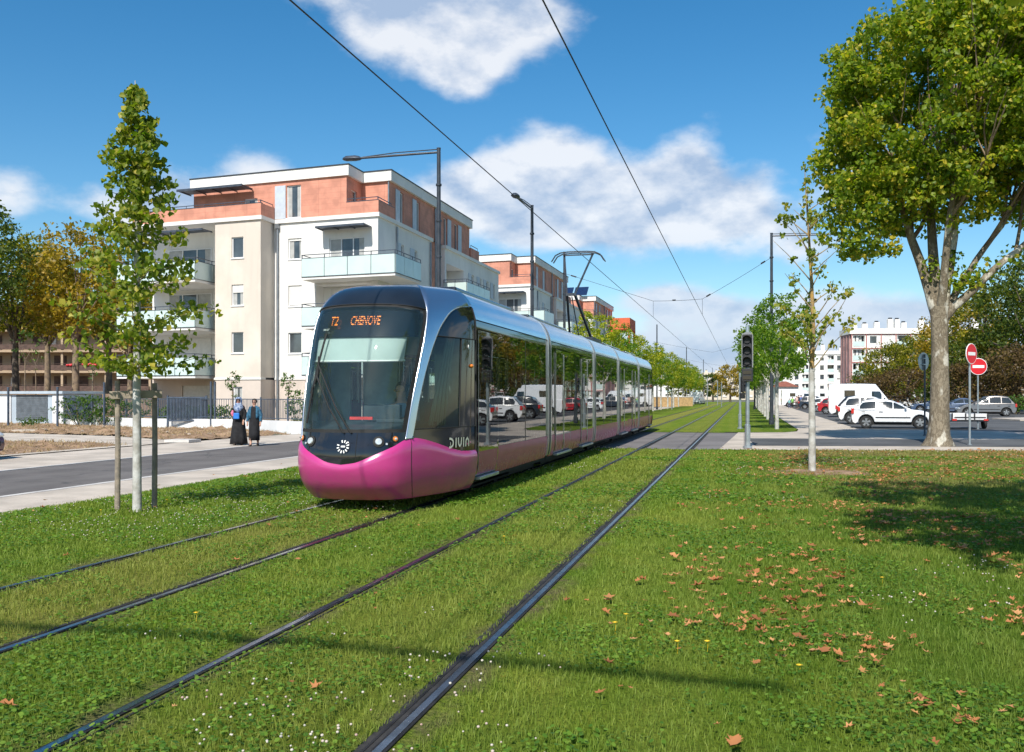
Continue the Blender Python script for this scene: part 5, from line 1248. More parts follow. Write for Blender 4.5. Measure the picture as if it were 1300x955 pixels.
# ------------------------------------------------------------------ traffic signals
def signal(loc,rz,label,sc_=1,lamps=3):
    t=empty('tram_signal',loc,rz); tag(t,label,'signal'); H=2.95*sc_
    b=MB(); b.tube([(0,0,0),(0,0,.06)],.14,14); b.tube([(0,0,.06),(0,0,.12),(0,0,.7),(0,0,.72),(0,0,3.72*sc_)],[.085,.085,.085,.06,.055],12); b.build('post',M['galv'],t,smooth=30)
    # backing board with rounded top, housing, lenses with visors
    b=MB(); n=12; w_=.17*sc_; z0,z1=H-.52*sc_,H+.42*sc_
    out_=[(-w_,z0),(w_,z0)]+[(w_*math.cos(PI*k/n),z1+w_*.75*math.sin(PI*k/n)) for k in range(n+1)]
    b.add([(x,-.12,z) for x,z in out_]+[(x,-.09,z) for x,z in out_],[tuple(range(len(out_))),tuple(range(2*len(out_)-1,len(out_)-1,-1))]+[(k,(k+1)%len(out_),len(out_)+(k+1)%len(out_),len(out_)+k) for k in range(len(out_))])
    b.build('backing_board',mat('grey_board',(.22,.23,.24),.6,var=.08) if sc_==1 else M['plastic_black'],t)
    b=MB(); b.box(-.14*sc_,.14*sc_,-.26,-.121,z0+.03,z1+.05); b.box(-.05,.05,-.12,-.05,H-.2,H+.2); b.box(-.165*sc_,.165*sc_,-.22,-.03,z0-.42*sc_,z0-.03); hz_=b.build('housing',M['plastic_black'],t,bevel=.02)
    for k in range(lamps):
        z=H+.30*sc_-k*.32*sc_; b=MB(); b.lathe([(.10*sc_,-.30),(.095*sc_,-.275),(.03,-.265)],(0,0,z),'y',16); lo=b.build('lens',M['plastic_black'],hz_,smooth=True)
        b=MB(); m=10; vs=[]
        for k2 in range(m+1):
            a=PI*.02+PI*.96*k2/m
            for yv in (-.26,-.46): vs.append((.125*sc_*math.cos(a),yv+(.0 if yv>-.3 else .05*(1-math.sin(a))),z+.125*sc_*math.sin(a)))
        b.add(vs,[(2*i,2*i+1,2*i+3,2*i+2) for i in range(m)]); v_=b.build('visor',M['plastic_black'],hz_,fix=False); s_=v_.modifiers.new('t','SOLIDIFY'); s_.thickness=.008
    b=MB()
    for zz in (z0-.36*sc_,z0-.2*sc_):
        b.box(-.12*sc_,.12*sc_,-.235,-.221,zz,zz+.1*sc_)
    b.build('lower_lamp_panel',M['black_gloss'],hz_)
    return t
p=gnd(949,569); signal((p.x,p.y,0),R(-3),'tall black-headed tram signal on a silver post, at the corner of the crossing')
p=at(939.5,45.5); signal((p.x,p.y,0),R(60),'smaller tram signal on a slim silver post, just behind the taller one',.72,2)
# ------------------------------------------------------------------ road signs
def noentry(loc,rz,h,label,r_=.325,back=False,roll=0,post=None):
    t=empty('no_entry_sign' if not back else 'road_sign',loc,rz); tag(t,label,'road sign')
    b=MB(); b.tube([(0,0,0),(0,0,h+r_*.8)],.035,10); b.tube([(0,0,0),(0,0,.03)],.07,10); b.build('post',post or M['galv'],t,smooth=30)
    b=MB(); b.lathe([(r_,-.045),(r_,-.06),(r_*.985,-.066)],(0,0,h),'y',36); pl=b.build('plate',M['galv'] if back else M['sign_white'],t,smooth=30)
    b=MB()
    for s_ in (-.12,.12): b.box(-.12,.12,-.04,.05,h+s_-.02,h+s_+.02)
    b.build('bracket',M['galv'],pl)
    if not back:
        b=MB(); b.lathe([(r_*.93,-.0665),(r_*.93,-.069)],(0,0,h),'y',36); b.build('red_disc',M['sign_red'],pl)
        b=MB(); b.box(-r_*.66,r_*.66,-.073,-.0695,h-r_*.16,h+r_*.16); b.build('white_bar',M['sign_white'],pl)
    else:
        b=MB(); b.lathe([(r_*.97,-.0665),(r_*.97,-.069)],(0,0,h),'y',36); b.build('face',M['sign_white'],pl)
    return t
p=gnd(1231,565); noentry((p.x,p.y,0),R(50),2.93,'nearer red no-entry disc, in shade and turned sideways, beside the plane trunk',.335)
p=gnd(1241.5,545); noentry((p.x,p.y,0),R(6),2.97,'farther bright red no-entry disc facing the viewer, behind the shaded one',.40)
p=gnd(1174,553); noentry((p.x,p.y,0),R(180+48),2.95,'grey back of a round road sign on a dark post, left of the plane trunk',.36,True,post=M['grey_metal'])
# ------------------------------------------------------------------ vehicles
def wheel_part(t,x,y,r_,sgn):
    b=MB(); w_=.19
    b.lathe([(r_*.62,-w_/2),(r_*.93,-w_/2),(r_,-w_*.36),(r_,w_*.36),(r_*.93,w_/2),(r_*.62,w_/2)],(x,y,r_),'y',22); wo=b.build('wheel',M['tyre'],t,smooth=35)
    b=MB(); yo=y+sgn*w_/2; b.lathe([(r_*.66,0),(r_*.66,sgn*.004),(r_*.60,-sgn*.012),(r_*.2,-sgn*.02)],(x,yo,r_),'y',22)
    for k in range(5):
        a=k*2*PI/5+.3; ca,sa=math.cos(a),math.sin(a); c_=Vector((x,yo+sgn*.004,r_)); d_=Vector((ca,0,sa)); n_=Vector((-sa,0,ca))
        b.add([c_+d_*r_*.12-n_*.035,c_+d_*r_*.12+n_*.035,c_+d_*r_*.63+n_*.05,c_+d_*r_*.63-n_*.05],[(0,1,2,3)])
    b.lathe([(.04,0),(.03,sgn*.012)],(x,yo,r_),'y',12); b.build('rim',M['rim'],wo)
    b=MB()
    for k in range(5):
        a=k*2*PI/5+.3+PI/5; ca,sa=math.cos(a),math.sin(a); c_=Vector((x,yo+sgn*.0015,r_)); d_=Vector((ca,0,sa)); n_=Vector((-sa,0,ca))
        b.add([c_+d_*r_*.25,c_+d_*r_*.60-n_*.05,c_+d_*r_*.60+n_*.05],[(0,1,2)])
    b.build('rim_gap',M['rubber'],wo,fix=False)
def car(label,loc,rz,paint,kind='hatch',cat='car',group='cars parked beyond the crossing',name=None):
    K={ # L half, half width, belt z(rear,front), hood: list; greenhouse rear/front base & roof; wheel x; r
     'hatch':dict(low=[(-1.84,.30),(-1.90,.48),(-1.88,.72),(-1.80,.93),(.80,.93),(1.35,.86),(1.70,.74),(1.87,.55),(1.90,.40),(1.86,.24)],gb=(-1.78,.86),gr=(-1.38,.05),rz=1.43,hw=.83,wx=(-1.22,1.20),r=.30,win=[(-1.52,-.78),(-.72,-.02),(.02,.52)]),
     'suv':dict(low=[(-1.95,.32),(-2.02,.55),(-1.98,.85),(-1.90,1.02),(.85,1.00),(1.45,.95),(1.90,.80),(2.05,.60),(2.08,.42),(2.02,.26)],gb=(-1.88,.92),gr=(-1.45,.0),rz=1.60,hw=.88,wx=(-1.30,1.32),r=.34,win=[(-1.60,-.90),(-.84,-.06),(.0,.52)]),
     'mpv':dict(low=[(-2.02,.30),(-2.10,.50),(-2.08,.82),(-2.00,.98),(1.05,.98),(1.60,.86),(1.98,.70),(2.12,.52),(2.14,.38),(2.08,.24)],gb=(-1.98,1.20),gr=(-1.55,.12),rz=1.62,hw=.86,wx=(-1.36,1.36),r=.31,win=[(-1.72,-1.05),(-.99,-.20),(-.14,.55)]),
     'sedan':dict(low=[(-2.05,.30),(-2.15,.5),(-2.13,.80),(-1.95,.97),(-1.45,1.0),(.75,.95),(1.45,.86),(2.0,.72),(2.15,.55),(2.17,.40),(2.10,.24)],gb=(-1.5,.85),gr=(-.95,.02),rz=1.42,hw=.86,wx=(-1.32,1.35),r=.31,win=[(-1.02,-.50),(-.44,.30)]),
     'van':dict(low=[(-2.55,.35),(-2.62,.5),(-2.62,1.30),(1.55,1.30),(2.15,1.12),(2.55,.98),(2.66,.70),(2.68,.45),(2.62,.28)],gb=(-2.62,1.60),gr=(-2.60,.72),rz=2.50,hw=.98,wx=(-1.65,1.75),r=.34,win=[(.42,1.10)],wt=2.02)}[kind]
    t=empty(name or cat.replace(' ','_'),loc,rz); tag(t,label,cat,group); hw=K['hw']; r_=K['r']
    # lower body: side outline with wheel arches, rounded along its length
    arch=[]
    for wx in K['wx'][::-1]:
        arch+= [(wx+(r_+.07)*math.cos(a),max(.20,r_+(r_+.07)*math.sin(a))) for a in [PI*k/9 for k in range(0,10)]]
    outl=K['low']+[(K['low'][-1][0]-.1,.20)]+arch+[(K['low'][0][0]+.12,.21)]
    b=MB(); n=len(outl)
    def yw(x,z): 
        e=abs(x)/abs(K['low'][-2][0]); s_=1-.16*max(0,(e-.72)/.28)**2 if kind!='van' else 1-.10*max(0,(e-.85)/.15)**2*(x>0)
        return hw*s_*(1 if z<.75 else 1-.05*(z-.75))
    b.add([(x,-yw(x,z),z) for x,z in outl]+[(x,yw(x,z),z) for x,z in outl],[tuple(range(n)),tuple(range(2*n-1,n-1,-1))]+[(k,(k+1)%n,n+(k+1)%n,n+k) for k in range(n)])
    body=b.build('body',paint,t,bevel=.055,seg=3)
    b=MB(); lo=K['low']; b.box(lo[0][0]+.3,lo[-1][0]-.3,-hw+.16,hw-.16,.18,.8); b.build('underbody',M['rubber'],t)
    # greenhouse
    gb,gr,zr=K['gb'],K['gr'],K['rz']; zb=lambda x: np.interp(x,[p_[0] for p_ in lo if p_[1]>.7],[p_[1] for p_ in lo if p_[1]>.7])-.02
    wb,wr=hw*.965,(hw*.72 if kind!='van' else hw*.86)
    N=9; vs=[]; 
    for i in range(N+1):
        u=i/N; xb=gb[0]+(gb[1]-gb[0])*u; xr=gr[0]+(gr[1]-gr[0])*u; zz=zr-(.10 if kind!='van' else .04)*(2*u-1)**2*1.0; w_=wr*(1-.06*(2*u-1)**2); wbb=wb*(1-.05*(2*u-1)**4)
        vs+= [(xb,-wbb,zb(xb)),(xr,-w_,zz-.05),(xr,-w_*.85,zz),(xr,w_*.85,zz),(xr,w_,zz-.05),(xb,wbb,zb(xb))]
    fs=[(6*i+k,6*i+k+1,6*i+k+7,6*i+k+6) for i in range(N) for k in range(5)]+[tuple(range(6)),tuple(6*N+k for k in range(5,-1,-1))]
    b=MB(); b.add(vs,fs); b.build('cabin',paint,t,bevel=.03)
    def gp(u,v,off):     # point on the side of the cabin: u along, v up
        xb=gb[0]+(gb[1]-gb[0])*u; xr=gr[0]+(gr[1]-gr[0])*u; zz=zr-(.10 if kind!='van' else .04)*(2*u-1)**2-.05; w_=wr*(1-.06*(2*u-1)**2); wbb=wb*(1-.05*(2*u-1)**4); z0=zb(xb)
        return (xb+(xr-xb)*v, wbb+(w_-wbb)*v+off, z0+(zz-z0)*v)
    for (xa,xc) in K['win']:
        b=MB()
        for sg in (-1,1):
            u0=(xa-gb[0])/(gb[1]-gb[0]); u1=(xc-gb[0])/(gb[1]-gb[0]); v0,v1=(.10,.88) if kind!='van' else (.06,.56)
            c=[]; m=5
            for j in range(m+1):
                v=v0+(v1-v0)*j/m; row=[]
                for i in range(m+1):
                    # x stays in place up the glass; front quarter pane follows the pillar
                    u=u0+(u1-u0)*i/m; xb=gb[0]+(gb[1]-gb[0])*u; tx=xb
                    xr_lo=gr[0]-gb[0]; uu=u
                    for _ in range(4):
                        X=gb[0]+(gb[1]-gb[0])*uu+((gr[0]+(gr[1]-gr[0])*uu)-(gb[0]+(gb[1]-gb[0])*uu))*v
                        dX=(gb[1]-gb[0])*(1-v)+(gr[1]-gr[0])*v; uu+= (tx-X)/dX
                    uu=min(max(uu,.035),.965); q=gp(uu,v,.008); row.append((q[0],sg*q[1],q[2]))
                c.append(row)
            fl=[p_ for r2 in c for p_ in r2]; b.add(fl,[(j*(m+1)+i,j*(m+1)+i+1,(j+1)*(m+1)+i+1,(j+1)*(m+1)+i) for j in range(m) for i in range(m)])
        build_each(b,'side_window',M['car_glass'],t,fix=False)
    def endglass(u,name,off,v0,v1):
        b=MB(); q0=gp(u,v0,0); q1=gp(u,v1,0); a0,a1=q0[1]*.92,q1[1]*.92
        b.add([(q0[0]+off,-a0,q0[2]),(q0[0]+off,a0,q0[2]),(q1[0]+off,a1,q1[2]),(q1[0]+off,-a1,q1[2])],[(0,1,2,3)]); b.build(name,M['car_glass'],t,fix=False)
    endglass(1,'windscreen',.045,.06,.93)
    if kind!='van': endglass(0,'rear_window',-.035,.12,.86)
    else:
        b=MB()
        for sg in (-1,1): b.box(-1.5,-.75,sg*(hw*.935),sg*(hw*.93+.02),1.5,2.0)
        build_each(b,'rear_side_window',M['car_glass'],t)
    fx=lo[-3][0]; zl=lo[-4][1]
    for sg in (-1,1):
        b=MB(); b.ball((fx-.16,sg*(hw-.20),zl-.10),(.16,.17,.085),10,6); b.build('headlight',M['lamp_glass'],t,smooth=True)
        b=MB(); zt=.85 if kind!='van' else 1.1; b.box(lo[1][0]-.012,lo[1][0]+.12,sg*(hw-.20),sg*(hw-.04),zt-.14,zt+.12); b.build('tail_light',M['red_lens'],t,bevel=.02)
        b=MB(); b.ball((gb[1]-.30,sg*(hw+.08),zb(gb[1]-.3)+.10),(.06,.11,.075),8,5); b.build('wing_mirror',paint if kind!='van' else M['plastic_black'],t,smooth=True)
    b=MB(); b.box(fx-.02,fx+.055,-hw*.55,hw*.55,.36,.50); b.box(lo[0][0]-.07,lo[0][0]+.02,-hw*.8,hw*.8,.38,.52); build_each(b,'bumper_strip',M['plastic_black'],t)
    b=MB()
    for sg in (-1,1): b.box(K['wx'][0]+r_+.12,K['wx'][1]-r_-.12,sg*(hw-.005),sg*(hw+.014),.50 if kind!='van' else .6,.56 if kind!='van' else .70)
    build_each(b,'rubbing_strip',M['plastic_black'],t)
    b=MB(); zz=.80 if kind!='van' else 1.1
    for w0 in K['win'][:2] if kind!='van' else [(.42,1.1),(-.6,0)]:
        for sg in (-1,1): b.box(w0[0]+.08,w0[0]+.26,sg*(hw-.004),sg*(hw+.018),zz-.015,zz+.02)
    build_each(b,'door_handle',M['plastic_black'],t)
    b=MB(); 
    for xx in (K['win'][-1][0]-.03,K['win'][-1][1]+.08 if kind!='sedan' else .5): 
        for sg in (-1,1): b.box(xx,xx+.008,sg*(hw-.02),sg*(hw-.001),.3,.86)
    build_each(b,'door_seam',M['rubber'],t)
    for wx in K['wx']:
        for sg in (-1,1): wheel_part(t,wx,sg*(hw-.11),r_,sg)
    return t
def park(px,py,rzdeg,*a,dx=0,**k):
    p=gnd(px,py); return car(k.pop('label'),(p.x+dx,p.y,0),R(rzdeg),*a,**k)
park(1133,543.5,-6,M['car_white'],'hatch',label='small white hatchback parked nearest, facing right, left of the plane trunk')
park(1112,538.5,-5,M['car_white'],'suv',label='white compact car whose rear shows behind the nearest white hatchback')
park(1103,534,-4,M['car_black'],'suv',label='black car just left of the high white van, only its rear end showing')
park(1098,529.5,-3,M['car_white'],'van',label='high-roofed white van towering over the parked cars',cat='van',name='parked_van',group='white vans in the parking row')
park(1067,526,-3,M['car_red'],'hatch',label='bright red car parked between the high white van and a white car')
park(1053,523.0,-3,M['car_white'],'hatch',label='white car parked just beyond the red one')
park(1037,519.8,-3,M['car_black'],'mpv',label='black people carrier beyond the white and red cars, near the walking group')
park(1016,517.0,2,M['car_white'],'van',label='far white van seen side-on beside the walking group',cat='van',name='parked_van',group='white vans in the parking row')
park(1048,515.2,4,M['car_white'],'van',label='distant white van partly covered by the nearer vans',cat='van',name='parked_van',group='white vans in the parking row',dx=.5)
park(1251,528.3,175,M['car_silver'],'mpv',label='silver-beige people carrier facing left on the right side of the car park')
park(1214,527,178,M['car_lightblue'],'sedan',label='blue-grey saloon car left of the silver people carrier')
park(1186,523.5,176,M['car_blue'],'sedan',label='dark blue car half hidden behind the plane trunk')
park(1160,520.5,2,M['car_white'],'hatch',label='white hatchback in the second parking row with its red tail lamp showing',dx=0)
park(1290,519.5,178,M['car_silver'],'hatch',label='small silver car behind the people carrier at the right edge',dx=3)
for i,(px,py,c,k_) in enumerate(((1140,516.5,'car_blue','hatch'),(1163,516,'car_white','mpv'),(1192,516,'car_silver','hatch'),(1214,515.6,'car_white','hatch'),(1236,515.6,'car_black','sedan'))):
    park(px,py,90+random.uniform(-6,6),M[c],k_,label='%s car in the farthest row under the dark trees'%['first dark blue','second, white,','third, silver,','fourth, white,','fifth, black,'][i])
# small box trailer
p=gnd(1231,545); t=empty('box_trailer',(p.x,p.y,0),R(5)); tag(t,'low white trailer standing behind the no-entry posts','trailer')
b=MB(); b.box(-.82,.82,-.02,1.9,.36,.42); b.build('floor',M['grey_metal'],t)
b=MB(); b.box(-.82,.82,-.05,-.021,.42,.74); b.box(-.82,-.79,-.02,1.9,.421,.74); b.box(.79,.82,-.02,1.9,.421,.74); b.box(-.82,.82,1.9,1.93,.42,.74); b.build('side_board',M['white_wall'],t)
b=MB(); b.box(-.84,.84,-.09,-.052,.40,.45); b.box(-.70,.70,-.075,-.052,.54,.585)
for x in (-.8,-.2,.2,.78): b.box(x-.03,x+.03,-.085,-.052,.38,.76)
b.build('rail',M['plastic_black'],t)
for sg in (-1,1):
    b=MB(); b.lathe([(.1,-.07),(.25,-.07),(.26,0),(.25,.07),(.1,.07)],(sg*.93,.9,.26),'x',16); b.build('wheel',M['tyre'],t,smooth=True)
    b=MB(); b.box(sg*.84,sg*1.02,.55,1.25,.53,.56); b.build('mudguard',M['plastic_black'],t)
    b=MB(); b.box(sg*.60,sg*.80,-.10,-.091,.40,.49); b.build('tail_light',M['red_lens'],t)
# dark vehicle corner at the far left edge
p=gnd(-60,585,-.12); car('dark red car, only the edge of its bumper entering at the left border',(p.x-1.0,p.y,-.12),R(8),mat('maroon_car_paint',(.10,.012,.012),.25,var=.03,coat=.8),'hatch')
# ------------------------------------------------------------------ people
def skinbody(name,joints,edges,m,parent,sub=2,root=0):
    me=bpy.data.meshes.new(name); me.from_pydata([j[:3] for j in joints],edges,[]); me.update(); o=bpy.data.objects.new(name,me); COL.objects.link(o); o.parent=parent
    s_=o.modifiers.new('skin','SKIN'); s_.use_smooth_shade=True
    for i,j in enumerate(joints):
        r_=j[3]; me.skin_vertices[0].data[i].radius=(r_ if hasattr(r_,'__len__') else (r_,r_)); me.skin_vertices[0].data[i].use_root=(i==root)
    u=o.modifiers.new('sub','SUBSURF'); u.levels=sub; u.render_levels=sub; me.materials.append(m); return o
def loftz(secs,n=20,wav=0,seed=0):
    """stack of ellipses (cx,cy,z,rx,ry)"""
    b=MB(); vs=[]
    for i,(cx,cy,z,rx,ry) in enumerate(secs):
        for k in range(n):
            a=2*PI*k/n; f_=1+wav*(len(secs)-1-i)/(len(secs)-1)*math.sin(a*7+seed+i*.3)
            vs.append((cx+rx*math.cos(a)*f_,cy+ry*math.sin(a)*f_,z))
    fs=[(i*n+k,i*n+(k+1)%n,(i+1)*n+(k+1)%n,(i+1)*n+k) for i in range(len(secs)-1) for k in range(n)]+[tuple(range(n-1,-1,-1)),tuple((len(secs)-1)*n+k for k in range(n))]
    b.add(vs,fs); return b
def woman(loc,rz,label,H,kind):
    t=empty('person',loc,rz); tag(t,label,'person'); k=H/1.65   # faces -Y
    J=[(0,0,.92,.13),(0,0,1.12,.115),(0,0,1.32,.13),(0,0,1.42,.055),(0,-.01,1.50,.075),(0,-.015,1.57,.085),(0,-.01,1.63,.065)]
    E_=[(0,1),(1,2),(2,3),(3,4),(4,5),(5,6)]
    if kind=='robe': R_A=[(-.17,0,1.36,.05),(-.22,.02,1.12,.042),(-.10,-.20,1.06,.034),(-.02,-.24,1.10,.03)]; L_A=[(.17,0,1.36,.05),(.22,.02,1.12,.042),(.20,-.10,.92,.034),(.19,-.14,.84,.03)]
    else: R_A=[(-.17,0,1.36,.05),(-.23,.03,1.12,.042),(-.24,-.02,.90,.034),(-.235,-.05,.82,.028)]; L_A=[(.17,0,1.36,.05),(.23,.0,1.12,.042),(.25,-.08,.90,.034),(.25,-.11,.82,.028)]
    for A_ in (R_A,L_A):
        i0=len(J); J+=A_; E_+=[(2,i0)]+[(i0+q,i0+q+1) for q in range(3)]
        # palm and fingers
        hx,hy,hz=A_[-1][:3]; i1=len(J); J.append((hx,hy-.015,hz-.06,.026)); E_.append((i0+3,i1))
        for q,(fx_,ln) in enumerate(((-.024,.055),(-.008,.068),(.008,.066),(.022,.05))):
            J.append((hx+fx_,hy-.03,hz-.06-ln,.008)); E_.append((i1,len(J)-1))
        J.append((hx-(.035 if hx>0 else -.035),hy-.035,hz-.06,.009)); E_.append((i1,len(J)-1))
    for sg,fy in ((-1,-.16),(1,.14)):
        i0=len(J); J+=[(sg*.09,0,.86,.085),(sg*.09,fy*.35,.48,.06),(sg*.085,fy,.10,.04),(sg*.085,fy-.03,.05,.038),(sg*.09,fy-.15,.03,.03)]; E_+=[(0,i0)]+[(i0+q,i0+q+1) for q in range(4)]
    J=[(a*k,b_*k,c*k,r_*k) for a,b_,c,r_ in J]
    skinbody('body',J,E_,M['skin'],t)
    S_=lambda L:[(a*k,b_*k,c*k,d*k,e*k) for a,b_,c,d,e in L]
    b=MB(); b.tube([(0,-.095*k,1.56*k),(0,-.118*k,1.535*k),(0,-.096*k,1.528*k)],.010*k,6); b.build('nose',M['skin'],t,smooth=True)
    b=MB(); b.box(-.022*k,.022*k,-.094*k,-.088*k,1.498*k,1.506*k); b.build('mouth',M['pinkcloth'],t)
    b=MB()
    for sg in (-1,1): b.ball((sg*.033*k,-.092*k,1.567*k),(.030*k,.012*k,.021*k),10,6)
    b.box(-.08*k,.08*k,-.09*k,-.082*k,1.570*k,1.577*k); b.build('sunglasses',M['black_gloss'],t)
    if kind=='robe':
        loftz(S_([(0,.0,.04,.30,.30),(0,0,.3,.27,.25),(0,0,.7,.22,.19),(0,0,.95,.19,.155),(0,0,1.2,.185,.145),(0,0,1.36,.175,.12),(0,0,1.44,.07,.07)]),36,.08,1).build('robe',M['black_cloth'],t,smooth='full')
        b=MB()
        for A_ in (R_A,L_A): P_=[Vector(q[:3])*k for q in A_]; b.tube([P_[0]-Vector((P_[0].x*.3,0,-.01)),P_[1],P_[2].lerp(P_[3],.35)],[.075*k,.07*k,.062*k],10)
        b.build('sleeves',M['black_cloth'],t,smooth=True)
        # headscarf: shell over the crown with an opening for the face, falling on shoulders and chest
        b=MB(); vs=[];fs=[];n=24;m=9
        secs=[(1.685,.02,.03),(1.67,.07,.07),(1.62,.105,.11),(1.55,.112,.12),(1.48,.10,.11),(1.42,.12,.12),(1.34,.18,.14),(1.22,.13,.16),(1.12,.05,.15)]
        for (z,rx,ry) in secs:
            for q in range(n):
                a=-PI/2+2*PI*q/n; vs.append((rx*math.cos(a)*k,(ry*math.sin(a)+.005)*k,z*k))
        for i in range(m-1):
            for q in range(n):
                if i in (2,3) and q in (0,1,2,n-1,n-2,n-3): continue
                if i>=6 and not (q<5 or q>n-6): continue
                fs.append((i*n+q,i*n+(q+1)%n,(i+1)*n+(q+1)%n,(i+1)*n+q))
        b.add(vs,fs); o=b.build('headscarf',M['scarf'],t,fix=False,smooth='full'); s_=o.modifiers.new('t','SOLIDIFY'); s_.thickness=.015
        b=MB(); b.box(-.13*k,.08*k,-.29*k,-.20*k,.92*k,1.14*k); bb=b.build('handbag',M['bag'],None,bevel=.03); bb.matrix_world=Matrix.Translation(loc)@Matrix.Rotation(rz,4,'Z'); tag(bb,'bright blue bag held at the waist by the woman in black','bag')
        b=MB(); b.tube([(-.16*k,-.20*k,1.22*k),(-.17*k,-.24*k,1.12*k),(-.15*k,-.22*k,1.04*k)],[.03,.055,.04],8); o=b.build('pink_bundle',M['pinkcloth'],None,smooth=True); o.matrix_world=Matrix.Translation(loc)@Matrix.Rotation(rz,4,'Z'); tag(o,'small pink bundle held by the woman in the headscarf','cloth')
    else:
        loftz(S_([(0,.0,.20,.19,.20),(0,0,.45,.19,.18),(0,0,.8,.19,.155),(0,0,.98,.17,.14),(0,0,1.2,.165,.13),(0,0,1.36,.15,.11),(0,-.005,1.40,.08,.07)]),24,.03,2).build('long_dress',M['black_cloth'],t,smooth='full')
        b=MB(); vs=[];fs=[];n=20
        for (z,rx,ry) in ((.98,.205,.165),(1.1,.195,.155),(1.25,.195,.15),(1.37,.185,.13),(1.43,.08,.085)):
            for q in range(n+1): a=-PI/2+.5+(2*PI-1.0)*q/n; vs.append((rx*math.cos(a)*k,ry*math.sin(a)*k,z*k))
        for i in range(4):
            for q in range(n): fs.append((i*(n+1)+q,i*(n+1)+q+1,(i+1)*(n+1)+q+1,(i+1)*(n+1)+q))
        b.add(vs,fs)
        o=b.build('denim_jacket',M['denim'],t,fix=False,smooth='full'); s_=o.modifiers.new('t','SOLIDIFY'); s_.thickness=.02
        b=MB()
        for A_ in (R_A,L_A): P_=[Vector(q[:3])*k for q in A_]; b.tube([P_[0]-Vector((P_[0].x*.3,0,-.01)),P_[1],P_[2].lerp(P_[3],.4)],[.075*k,.062*k,.05*k],10)
        b.build('sleeves',M['denim'],t,smooth=True)
        b=MB(); b.ball((0,.015*k,1.585*k),(.092*k,.10*k,.10*k),14,8); b.ball((0,.09*k,1.60*k),(.05*k,.05*k,.05*k),8,5)
        bm=[v for v in b.v]; o=b.build('hair',M['hair'],t,smooth=True)
        for v in o.data.vertices:
            if v.co.y<-.045*k and v.co.z<1.62*k: v.co.y=-.045*k
    b=MB()
    for sg,fy in ((-1,-.16),(1,.14)): b.tube([(sg*.088*k,(fy+.03)*k,.035*k),(sg*.088*k,(fy-.06)*k,.032*k),(sg*.09*k,(fy-.18)*k,.022*k)],[.038*k,.042*k,.028*k],8)
    b.build('shoes',M['bark_dark'],t,smooth=True)
    return t
p=gnd(303,565,-.12); woman((p.x,p.y,-.125),R(18),'woman in a long black robe and blue-white headscarf, walking on the far pavement',1.62,'robe')
p=gnd(323,566,-.12); woman((p.x,p.y,-.125),R(12),'woman in a blue denim jacket over a long black dress, on the far pavement',1.58,'denim')
def walker(loc,rz,label,H,top,bottom,hat=None):
    t=empty('person',loc,rz); tag(t,label,'person','pedestrians by the far vans'); k=H/1.75
    J=[(0,0,.95,.13),(0,0,1.2,.13),(0,0,1.42,.13),(0,0,1.52,.05),(0,-.01,1.62,.09),(0,0,1.70,.07)]; E_=[(0,1),(1,2),(2,3),(3,4),(4,5)]
    for sg in (-1,1):
        i0=len(J); J+=[(sg*.19,0,1.44,.05),(sg*.25,.03,1.18,.04),(sg*.24,-.08,.95,.032),(sg*.24,-.10,.84,.03)]; E_+=[(2,i0),(i0,i0+1),(i0+1,i0+2),(i0+2,i0+3)]
        i0=len(J); J+=[(sg*.10,0,.88,.085),(sg*.10,-.05*sg,.5,.06),(sg*.10,-.12*sg,.09,.045),(sg*.10,-.12*sg-.14,.03,.035)]; E_+=[(0,i0),(i0,i0+1),(i0+1,i0+2),(i0+2,i0+3)]
    skinbody('body',[(a*k,b_*k,c*k,r_*k) for a,b_,c,r_ in J],E_,M['skin'],t,1)
    loftz([(0,0,.85*k,.18*k,.14*k),(0,0,1.15*k,.18*k,.14*k),(0,0,1.42*k,.20*k,.13*k),(0,0,1.5*k,.08*k,.07*k)],14).build('top',top,t,smooth='full')
    b=MB()
    for sg in (-1,1): b.tube([(sg*.10*k,0,.9*k),(sg*.10*k,-.05*sg*k,.5*k),(sg*.10*k,-.12*sg*k,.1*k)],[.10*k,.075*k,.06*k],8); b.tube([(sg*.17*k,0,1.44*k),(sg*.25*k,.03*k,1.18*k),(sg*.24*k,-.05*k,1.0*k)],[.06*k,.055*k,.045*k],8)
    b.build('trousers_and_sleeves',bottom,t,smooth=True)
    b=MB(); b.ball((0,.02*k,1.68*k),(.10*k,.11*k,.10*k),10,6); b.build('hair',hat or M['hair'],t,smooth=True)
    return t
cl=lambda n,c: mat(n,c,.85,var=.1)
for px,py,H,lab,top,bot,ht in ((1002,518.8,1.25,'child in a white and teal top, leftmost of the walking group',cl('teal_top',(.25,.50,.50)),cl('navy',(.03,.05,.12)),None),
   (1006,518.2,1.45,'person in a bright green top in the walking group',cl('green_top',(.25,.55,.12)),M['black_cloth'],None),
   (1011.5,519.2,1.6,'person in a pale pink top in the walking group',cl('pale_pink_top',(.60,.40,.36)),cl('dark_trousers',(.06,.05,.06)),None),
   (1017,519.6,1.7,'person in a dark blue jacket, rightmost of the walking group',cl('blue_jacket',(.08,.14,.35)),M['black_cloth'],None),
   (1014,518.0,1.72,'person in black half hidden inside the walking group',M['black_cloth'],M['black_cloth'],None)):
    p=gnd(px,py); walker((p.x,p.y,0),R(random.uniform(-20,20)),lab,H,top,bot,ht)
